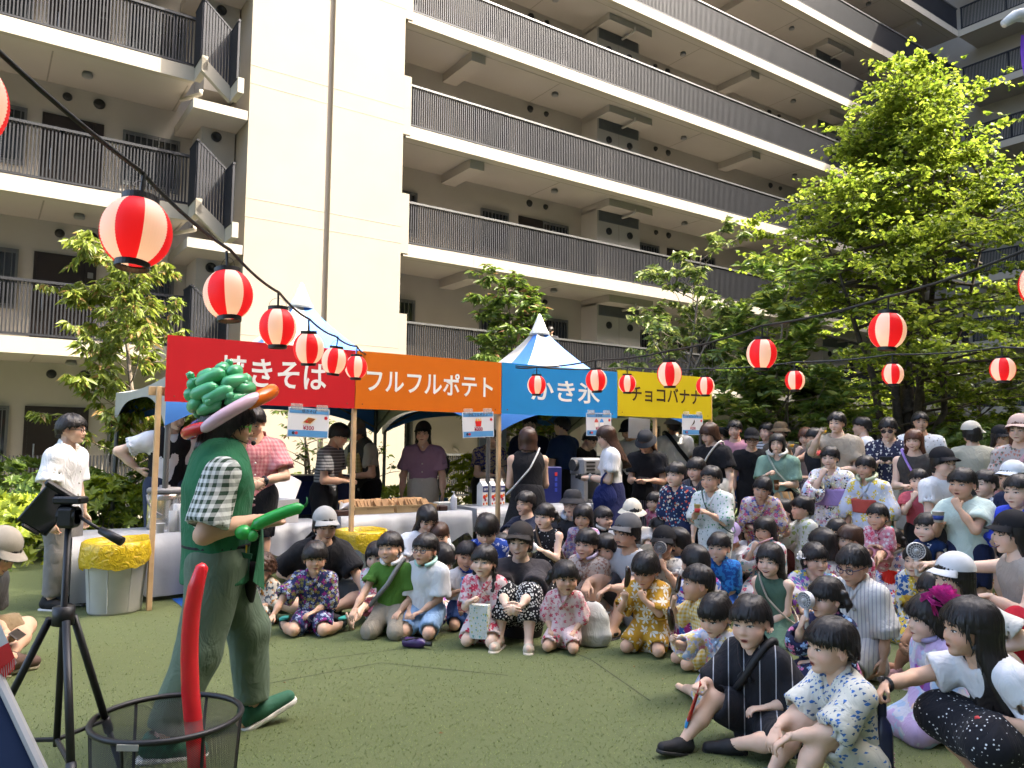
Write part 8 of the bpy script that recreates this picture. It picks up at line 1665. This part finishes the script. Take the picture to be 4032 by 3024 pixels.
# ================================================================ things around him
def basket():
    c = at(661,2822,2.83); r, h = .248, c.z; T = thing('mesh_basket', 'black collapsible mesh basket on the turf at lower left', 'basket', (c.x,c.y,0))
    m = MATS.setdefault('mesh_net', None)
    m, nt, b = nodes_of('mesh_net'); b.inputs['Base Color'].default_value = (.010,.010,.011,1); b.inputs['Roughness'].default_value = .6
    tc = N(nt,'ShaderNodeTexCoord'); sx = N(nt,'ShaderNodeSeparateXYZ'); nt.links.new(tc.outputs['Object'], sx.inputs[0]); a = math_n(nt,'ARCTAN2', sx.outputs[1], sx.outputs[0])
    def w(v): return math_n(nt,'LESS_THAN', math_n(nt,'FRACT', v), .25)
    s1 = math_n(nt,'ADD', math_n(nt,'MULTIPLY', a, 34.), math_n(nt,'MULTIPLY', sx.outputs[2], 150.)); s2 = math_n(nt,'SUBTRACT', math_n(nt,'MULTIPLY', a, 34.), math_n(nt,'MULTIPLY', sx.outputs[2], 150.)); nt.links.new(math_n(nt,'MAXIMUM', w(s1), w(s2)), b.inputs['Alpha'])
    MB().lathe([(r*.86,.012),(r*.9,h*.25),(r*.95,h*.6),(r,h-.01)],48).build('net', m, T, smooth=True)
    for z, rr in ((h,r),(.012,r*.86)): MB().tube([(rr*math.cos(a),rr*math.sin(a),z) for a in np.linspace(0,2*math.pi,49)[:-1]], .0105, 8, closed=True).build('rim', M_BLK, T, smooth=True)
    for k in range(6):
        a = k*math.pi/3+.35; MB().tube([(r*.87*math.cos(a),r*.87*math.sin(a),.01),(r*.93*math.cos(a+.03),r*.93*math.sin(a+.03),h*.5),(r*1.0*math.cos(a),r*1.0*math.sin(a),h)], .006, 5).build('side_tape', M_BLK, T)
    MB().box(-.05,.02,-r-.012,-r-.008,h-.02,h+.0).build('care_label', mat('label_grey',(.35,.34,.3),.7), T)
    MB().lathe([(0,.01),(r*.86,.012)],36).build('base', M_BLK, T)
basket()
def tripod():
    hub = at(250,2424,2.62); T = thing('camera_tripod', 'black camera tripod with a tablet on top at lower left', 'tripod', (hub.x,hub.y,0)); z = hub.z
    ft = [(-.46,.02,0),(.10,.42,0),(.30,-.36,0)]
    for k, f in enumerate(ft):
        a = Vector((f[0]*.10,f[1]*.10,z-.01)); b = Vector(f); m1 = a.lerp(b,.48); m2 = a.lerp(b,.80)
        L = MB().tube([a,m1],.0125,10).tube([m1,m2],.0105,10).tube([m2,b],.008,10); L.tube([a.lerp(b,.44),a.lerp(b,.50)],.016,10).tube([a.lerp(b,.77),a.lerp(b,.82)],.0135,10).ball(tuple(b+Vector((0,0,.012))),.018,n=8,k=6); L.build('leg', M_BLK, T, smooth=True)
        MB().tube([a.lerp(b,.45),(0,0,z-.40)],.008,6).build('spreader', M_BLK, T)
    MB().tube([(0,0,z-.42),(0,0,z+.30)],.0105,12).build('centre_column', M_BLK, T, smooth=True)
    MB().tube([(0,0,z-.03),(0,0,z+.03)],.034,12).build('hub', M_BLK, T, smooth=True)
    MB().bbox(-.03,.03,-.03,.03,z+.29,z+.36,.01).tube([(-.03,0,z+.33),(.03,0,z+.33)],.028,12).bbox(-.045,.05,-.03,.03,z+.37,z+.395,.006).build('pan_head', M_BLK, T)
    MB().tube([(.03,0,z+.33),(.12,-.02,z+.285)],.006,6).tube([(.12,-.02,z+.285),(.2,-.035,z+.25)],[.013,.016],10).build('pan_handle', M_BLK, T, smooth=True)
    TB = thing('tablet', 'black tablet in a holder clamped to the tripod', 'tablet', hub+Vector((-.075,.0,.35))); TB.rotation_euler = (.15,-.95,.35); TB.scale = (.62,.62,.62)
    MB().bbox(-.12,.12,-.012,.008,-.085,.085,.006).build('tablet_body', mat('tablet_black',(.012,.012,.014),.35), TB); MB().box(-.11,.11,-.0135,-.0125,-.075,.075).build('screen', mat('tablet_screen',(.01,.012,.016),.08,spec=.7), TB)
    MB().bbox(.10,.135,-.03,.025,-.10,.10,.01).build('holder', M_BLK, TB); MB().bbox(-.135,-.115,-.03,.02,-.05,.05,.008).build('holder_clip', M_BLK, TB)
tripod()
def easel():
    T = thing('easel_board', 'leaning event board in a grey frame cut off at the lower left corner', 'board', (0,0,0)); Y = 1.75
    a, b, c, d = at(-10,2660,Y), at(170,3040,Y-.12), at(-330,3300,Y-.2), at(-420,2760,Y+.1); nrm_ = (b-a).cross(c-a).normalized()*.012
    MB().add([a,b,c,d,a+nrm_,b+nrm_,c+nrm_,d+nrm_],[(0,1,2,3),(7,6,5,4),(0,4,5,1),(1,5,6,2),(2,6,7,3),(3,7,4,0)]).build('board_panel', mat('board_navy',(.006,.013,.035),.75,spec=.1), T)
    MB().tube([a,b],.011,8).build('frame_bar', mat('frame_grey',(.22,.22,.215),.5), T); MB().tube([a,d],.011,8).build('frame_bar', mat('frame_grey',(.32,.32,.32)), T)
    e = [at(-60,2300,Y+.02), at(0,2452,Y), at(66,2610,Y), at(0,2690,Y), at(-100,2560,Y+.02)]
    p = MB().add(e,[(0,1,2,3,4)]).build('flyer', mat('flyer_white',(.62,.62,.62),.5), T)
    MB().add([at(-60,2580,Y-.004),at(34,2530,Y-.004),at(58,2590,Y-.004),at(-40,2670,Y-.004)],[(0,1,2,3)]).build('red_band', mat('flyer_red',(.6,.02,.02),.5), T)
    for k in range(7): q = k*9; MB().add([at(-2+q,2622-q*.45,Y-.005),at(3+q,2620-q*.45,Y-.005),at(9+q*.92,2682-q*.85,Y-.005),at(4+q*.92,2684-q*.85,Y-.005)],[(0,1,2,3)]).build('red_stripe', mat('flyer_red',(.6,.02,.02)), T)
easel()

# ---------------------------------------------------------------- things held in hands
def grip(key, n, up=(0,0,1), off=(0,0,0)):
    I = PEOPLE[key]; J = I['J']; p = world(I, Vector(J['g'+n])+Vector(off)*I['S']); u = (Matrix.Rotation(I['th'],3,'Z')@Vector(up)).normalized()
    return p, u.to_track_quat('Z','Y').to_euler(), I
def held(key, n, name, label, cat, parts, up=(0,0,1), off=(0,0,0), group=None, scale=1.):
    p, r, I = grip(key, n, up, off); T = thing(name, label, cat, p, 0, group); T.rotation_euler = r; T.scale = (scale,)*3
    for nm, mb, m, sm in parts: mb.build(nm, m, T, smooth=sm)
    return T
M_CHOC = mat('chocolate', (.022,.009,.005), .22, .3, 30, .3, 60, coat=.4); M_STICK = mat('wood_stick', (.55,.42,.26), .6)
def banana(bite=False):
    pts = [(.012*math.sin(t*2.4)*1.8,0,.045+.15*t) for t in np.linspace(0,1,9)]; r = [.012,.018,.021,.022,.022,.0215,.02,.017,.007]
    return [('chocolate_banana', MB().tube(pts, r, 12), M_CHOC, True), ('stick', MB().tube([(0,0,-.09),(0,0,.06)], .0035, 6), M_STICK, False)]
held('star','R','chocolate_banana','chocolate banana held upright by the boy in mustard flowers','snack',banana(),(0,.1,1),group='chocolate bananas')
held('gingham','R','chocolate_banana','chocolate banana at the mouth of the boy in yellow gingham','snack',banana(),(-.1,-.1,1),group='chocolate bananas',scale=.8)
held('choco','R','chocolate_banana','curved chocolate banana held by the girl in pink and white yukata','snack',banana(),(.1,.1,1),group='chocolate bananas',scale=.95)
held('hatkid','R','chocolate_banana','chocolate banana held by the child in the navy bucket hat','snack',banana(),(0,.1,1),group='chocolate bananas',scale=.9)
def handfan(col=(.62,.62,.62), r=.05):
    g = MB(); 
    for q in (1,.72,.45): g.tube([(r*q*math.cos(a),-.02,.11+r*q*math.sin(a)) for a in np.linspace(0,2*math.pi,21)[:-1]], .0018, 4, closed=True)
    for k in range(16): a = k*math.pi/8; g.tube([(r*.3*math.cos(a),-.021,.11+r*.3*math.sin(a)),(r*math.cos(a),-.02,.11+r*math.sin(a))], .0014, 4)
    body = MB().tube([(0,-.018,.11),(0,.018,.11)], r*1.03, 24, cap=False).tube([(0,0,-.06),(0,0,.06)],[.013,.015],12); hub = MB().tube([(0,-.024,.11),(0,-.01,.11)], r*.3, 14)
    return [('fan_body', body, mat('fanbody%s'%str(col),col,.4), True), ('fan_grille', g, mat('fangrille%s'%str(col),tuple(c*.9 for c in col),.4), False), ('fan_hub', hub, mat('fanhub%s'%str(col),tuple(c*.7 for c in col),.4), True), ('fan_back', MB().lathe([(r,0),(0,.003)],20).xf(Matrix.Translation((0,.016,.11))@Matrix.Rotation(-math.pi/2,4,'X')), mat('fanback',(.12,.12,.13),.6), False)]
def aim(T, key, yaw=0.):
    I = PEOPLE[key]; T.rotation_euler = (0,0,I['th']+math.pi+yaw)
aim(held('fangirl','R','hand_fan','white hand fan held to the mouth by the girl in navy yukata','fan',handfan(),group='hand fans'),'fangirl',.1)
aim(held('capboy','L','hand_fan','grey hand fan held up by the boy in the black cap','fan',handfan((.30,.29,.28)),group='hand fans'),'capboy',.0)
T_ = held('redbagw','R','hand_fan','white hand fan held in front of the toddler with the orange sash','fan',handfan((.60,.60,.58),.058),group='hand fans'); T_.rotation_euler = (0,0,-.3)
def cup(col=(.62,.60,.56), band=(.70,.36,.02), h=.10, r=.038):
    return [('cup', MB().lathe([(r*.72,0),(r,h),(r*1.05,h),(r*.97,h-.002),(r*.68,.004)],20), mat('cup%s'%str(col),col,.5), True), ('print_band', MB().lathe([(r*.80,h*.22),(r*.915,h*.62)],20), mat('cupband%s'%str(band),band,.5), True)]
held('knit','R','paper_cup','paper cup with yellow print held by the man in the knitted vest','cup',cup(),(0,0,1),(0,0,-.03),'paper cups in hand')
held('vestw','R','paper_cup','paper cup with yellow print held by the woman in the dark vest','cup',cup(),(0,0,1),(0,0,-.03),'paper cups in hand')
held('mint','R','ice_cup','white paper cup with blue print held by the boy in mint','cup',cup((.64,.63,.60),(.02,.05,.25),.085,.045),(0,0,1),(0,.01,.0))
held('leafboy','R','drink_cup','clear drink with red print held by the boy in leaf print','cup',cup((.55,.45,.2),(.55,.04,.04),.1,.03),(0,0,1),(0,.01,-.02))
held('green','L','drink_cup','brown iced drink held by the woman in the green top','cup',cup((.16,.07,.03),(.2,.1,.05),.13,.035),(0,0,1),(0,.01,-.03))
def phone(col): return [('phone_body', MB().bbox(-.075,.075,-.005,.005,-.037,.037,.004), mat('phone%s'%str(col),col,.35), False), ('camera_bump', MB().bbox(.045,.068,-.0075,-.005,.008,.03,.001), M_BLK, False)]
def flat_up(T, key, yaw=0, tilt=0): I = PEOPLE[key]; T.rotation_euler = (tilt, 0, I['th']+math.pi+yaw)
flat_up(held('phonew','L','mobile_phone','phone in a dark red case held up by the woman in white','phone',phone((.16,.035,.035)),(0,0,1),(.02,.02,.03)),'phonew',-.3)
flat_up(held('sun','R','mobile_phone','phone held low by the man in sunglasses','phone',phone((.03,.03,.035)),(0,0,1),(-.02,.02,.02)),'sun',0,.5)
flat_up(held('sitter','R','mobile_phone','dark phone in the hands of the man sitting at the left edge','phone',phone((.03,.025,.022)),(0,0,1),(-.03,.03,.02)),'sitter',.2,-.9)
flat_up(held('longw','R','compact_camera','small black camera held by the woman in profile','camera',[('camera_body', MB().bbox(-.055,.055,-.02,.02,-.035,.035,.008), M_BLK, False), ('lens', MB().tube([(0,-.05,0),(0,-.02,0)],.024,14), M_BLK, True)],(0,0,1),(0,.03,.02)),'longw')
def bottle_parts(h, r, col, cap, alpha=1.): return [('bottle_body', MB().lathe([(r*.9,-h*.4),(r,-h*.38),(r,h*.3),(r*.9,h*.4),(r*.5,h*.48),(r*.5,h*.52)],18), mat('drinkbottle%s'%str(col),col,.3,.15,18,alpha=alpha,spec=.6), True), ('bottle_cap', MB().lathe([(r*.62,h*.5),(r*.62,h*.62),(r*.4,h*.64),(0,h*.64)],16), mat('drinkcap%s'%str(cap),cap,.4), True)]
held('bottleboy','R','drink_bottle','blue children\'s bottle with straw lid held by the smiling boy','bottle',bottle_parts(.17,.036,(.05,.22,.50),(.02,.16,.45)),(.1,0,1),(0,.02,.0))
held('drink','R','water_bottle','clear water bottle with blue cap at the mouth of the boy in cow print','bottle',bottle_parts(.16,.03,(.5,.55,.6),(.05,.25,.6),.6),(0,.5,.6),(0,.03,.0))
held('curly','R','candy_tube','red and blue candy tube in the hands of the curly haired toddler','candy',[('tube', MB().tube([(0,0,-.06),(0,0,.05)],.015,10), mat('candy_red',(.5,.02,.02),.35), True), ('cap', MB().tube([(0,0,.05),(0,0,.075)],.017,10), mat('candy_blue',(.04,.25,.55),.35), True)],(0,.2,1))
held('blackj','R','candy_packet','red and blue snack packet held by the boy in black','snack',[('packet', MB().add([(-.026,0,.05),(.026,0,.05),(.026,.004,-.15),(-.026,.004,-.15),(0,-.012,.04),(0,-.012,-.14)],[(0,4,5,3),(4,1,2,5),(0,3,2,1),(0,1,4),(3,5,2)]), mat('packet_red',(.62,.02,.02),.25,.2,20), False), ('packet_end', MB().box(-.026,.026,-.004,.006,-.18,-.15), mat('packet_blue',(.03,.28,.62),.3), False), ('white_print', MB().box(-.014,.004,-.014,-.012,-.10,.02), mat('packet_white',(.65,.65,.65),.4), False)],(-.25,-.2,1))
held('stick','R','pink_stick','long pink straw at the mouth of the girl in white floral yukata','straw',[('straw', MB().tube([(0,0,-.05),(0,0,.16)],.008,8), mat('pink_straw',(.62,.34,.34),.5), False)],(-.75,-.25,.35))
I_ = PEOPLE['lolly']; q_ = world(I_, (I_['HM']@Vector((0,.44,.19)))); lp = MB().tube([q_, q_+Vector((-.06,-.02,-.002))],.0028,6).build('lolly_stick', mat('lolly_white',(.66,.66,.66),.5)); tag(lp, 'white lollipop stick in the mouth of the boy in bright blue', 'lollipop')
held('polka','R','white_towel','crumpled white handkerchief in the hands of the polka dot girl','towel',[('towel', MB().ball((0,0,0),(.045,.035,.05),n=14,k=10), mat('towel_white',(.62,.62,.62),.9,.1,20,.9,22), True)],(0,0,1),(-.02,.01,.01))
def paper_bag_patterned():
    I = PEOPLE['redflower']; J = I['J']; c = (Vector(J['kL'])+Vector(J['kR']))/2; p = world(I, c+Vector((.0,-.02,.02))*1)
    T = thing('patterned_bag', 'white paper bag with green and blue drops on the lap of the girl with braids', 'bag', p, I['th']+math.pi)
    b = MB().box(-.065,.065,-.035,.035,0,.24); b.v = [(v[0]*(1.05 if v[2] > .1 else 1)+.01*math.sin(v[1]*80), v[1], v[2]) for v in b.v]; b.build('bag_body', cloth(('leaf',(.60,.62,.60),[(.14,.36,.34),(.40,.42,.10)],24,.26)), T)
paper_bag_patterned()
# ---------------------------------------------------------------- bags and bottles
def sack(name, label, c, w, d, h, col, handles=0, rz=0., cat='bag', slump=.25, seed=1, spec=None, hcol=None):
    T = thing(name, label, cat, c, rz, None); f = Fld((-w*1.4,-d*1.6,-.02),(w*1.4,d*1.6,h*1.25), max(.009, w/14)); f.cone((0,0,d*.9),(0,0,h*.75),w*.92,w*(1-slump),.04,d/w,(1,0,0)); f.cone((0,0,h*.7),(.0,0,h),w*(1-slump),w*.45,.06,d/w,(1,0,0)); f.folds(.006,38,seed); f.plane((0,0,0.002),(0,0,-1)); v, q = f.mesh(); obj('bag_body', to_mesh('bag_body', v, q, [cloth(spec or ('plain',col))]), T)
    for k in range(handles):
        y = (-1 if k else 1)*d*.3; MB().tube([(-w*.35,y,h*.92),(-w*.3,y,h*1.35),(0,y,h*1.55),(w*.3,y,h*1.35),(w*.35,y,h*.92)], .010, 6).build('handle', mat('bag_handle%s'%str(hcol or col), hcol or col, .8), T, smooth=True)
    return T
sack('cloth_bag','white drawstring cloth bag on the turf beside the man in the grey cap', ground(2335,2540), .155,.10,.25,(.54,.54,.50),0,-.2,seed=3,slump=.35)
def beside(key, v): I = PEOPLE[key]; return world(I, Vector(v)*I['S'])
sack('tote_bag','white cotton tote bag at the hip of the woman in black', beside('tote',(-.13,.06,.36)), .17,.05,.34,(.58,.55,.48),0,.3,seed=4,slump=.1)
sack('navy_tote','navy blue tote bag hanging from the arm of the woman in profile', beside('longw',(-.12,.06,.34)), .17,.06,.36,(.012,.02,.10),2,.2,seed=5,slump=.1)
sack('black_bag','black shoulder bag held open by the woman in the bucket hat', beside('bucketw',(0,.15,.46)), .16,.08,.24,(.010,.010,.011),0,.1,seed=6)
sack('straw_bag','woven straw bag with grey bands carried by the woman in green', beside('green',(-.05,.15,.40)), .15,.07,.20,(.36,.22,.10),0,.3,seed=7,slump=.05,spec=('stripe',(.36,.22,.10),(.16,.18,.16),9,'x',.25))
sack('red_bag','large red cloth bag beside the woman in black cap at the right edge', ground(4010,2700), .20,.12,.40,(.42,.012,.03),0,.2,seed=8,slump=.2)
sack('patterned_pouch','small navy patterned pouch hanging behind the girl in black yukata', beside('brownw',(-.1,.1,.42)), .09,.04,.13,(.03,.03,.12),0,.2,seed=9)
c_ = ground(1590,2545); pb_ = bottle(c_+Vector((0,0,.035)), .22, .036, (.045,.02,.10), 'purple dotted bottle cover lying on the turf before the boy with glasses', (.01,.01,.012), 'lying_bottle', None, False, 'bottle', (math.pi/2,0,1.25))
MB().tube([(0,.037,.02),(-.05,.032,.0),(-.09,.036,.06),(-.04,.04,.10),(.0,.037,.12)],.006,5).build('carry_strap', M_BLK, pb_)
Ih = PEOPLE['longhair']; gb = world(Ih, Ih['J']['gR']); bt_ = bottle(Vector((gb.x,gb.y,0)), max(.25, gb.z+.02), .042, (.012,.016,.05), 'tall navy bottle with heart print held by the squatting girl', (.012,.016,.05), 'tall_bottle', None, False)
for k in range(9): R0 = random.Random(k); a = -1.9+.45*R0.random()+k*.1; MB().ball((.0425*math.cos(a),.0425*math.sin(a),.03+.018*k),(.004,.004,.005),n=6,k=4).build('heart_mark', mat('heart_pink',(.55,.32,.38),.5), bt_)
bottle(ground(2985,2560), .19, .032, (.45,.50,.52), 'clear water bottle with light blue cap behind the girl in pink yukata', (.05,.40,.60), 'clear_bottle', None, False)
small_box(world(PEOPLE['longhair'], Vector(PEOPLE['longhair']['J']['gL'])-Vector((0,0,.05))), (.045,.025,.10), (.55,.05,.05), 'red and white snack box held by the squatting girl', 'snack_box', 'box', rz=.5, b=.003)
M_LEAF = mat('dry_leaf', (.24,.13,.05), .8, .3)
for k, (x, y) in enumerate(((1822,2508),(2610,2676),(1120,2690),(945,2630),(2495,2627),(1735,2890))):
    p = ground(x, y); o = MB().add([(-.012,0,.004),(0,-.007,.008),(.014,0,.003),(0,.007,.010)],[(0,1,2),(0,2,3)]).build('fallen_leaf', M_LEAF if k != 3 else mat('red_scrap',(.5,.03,.03),.6), None, loc=p, rot=(0,0,k*1.3)); tag(o, ['dry leaf on the turf before the girl in red flowers','dry leaf on the turf before the boy in yellow gingham','dry leaf on the turf beside the entertainer\'s shoe','red balloon scrap on the turf behind the entertainer','small twig on the turf before the boy in mustard flowers','pale crumb on the open turf in the foreground'][k], 'leaf', 'litter on the turf')
# towel, vest and other worn extras of the stall crew
def towel(I):
    J, D = I['J'], I['D']; S = D['S']; L, fr, up = J['lat'], J['fr'], J['up']
    for s in (-1,1):
        pts = [J['nb']-fr*.05*S+up*.02*S, J['nb']+L*s*.055*S+up*.02*S, J['ch']+L*s*.05*S+fr*.085*S, J['wa']+L*s*.05*S+fr*.09*S]; I['kid']('neck_towel', MB().tube([tuple(p) for p in pts],[.016*S,.018*S,.022*S,.024*S],6).mesh('neck_towel',True)).data.materials.append(cloth(('plaid',(.44,.36,.16),(.28,.22,.08),22)))
towel(PEOPLE['mask'])
def overvest(key, spec, **kw): I = PEOPLE[key]; d = dict(sleeve=0,ease=.03,hem=.02,neck='v'); d.update(kw); v, f = garment(I['J'], I['D'], .018, 'top', 91, d); I['kid']('over_vest', to_mesh('over_vest', v, f, [cloth(spec)]))
overvest('mask', ('plain',(.05,.05,.045))); overvest('vest', ('plain',(.014,.014,.016)), ease=.02)
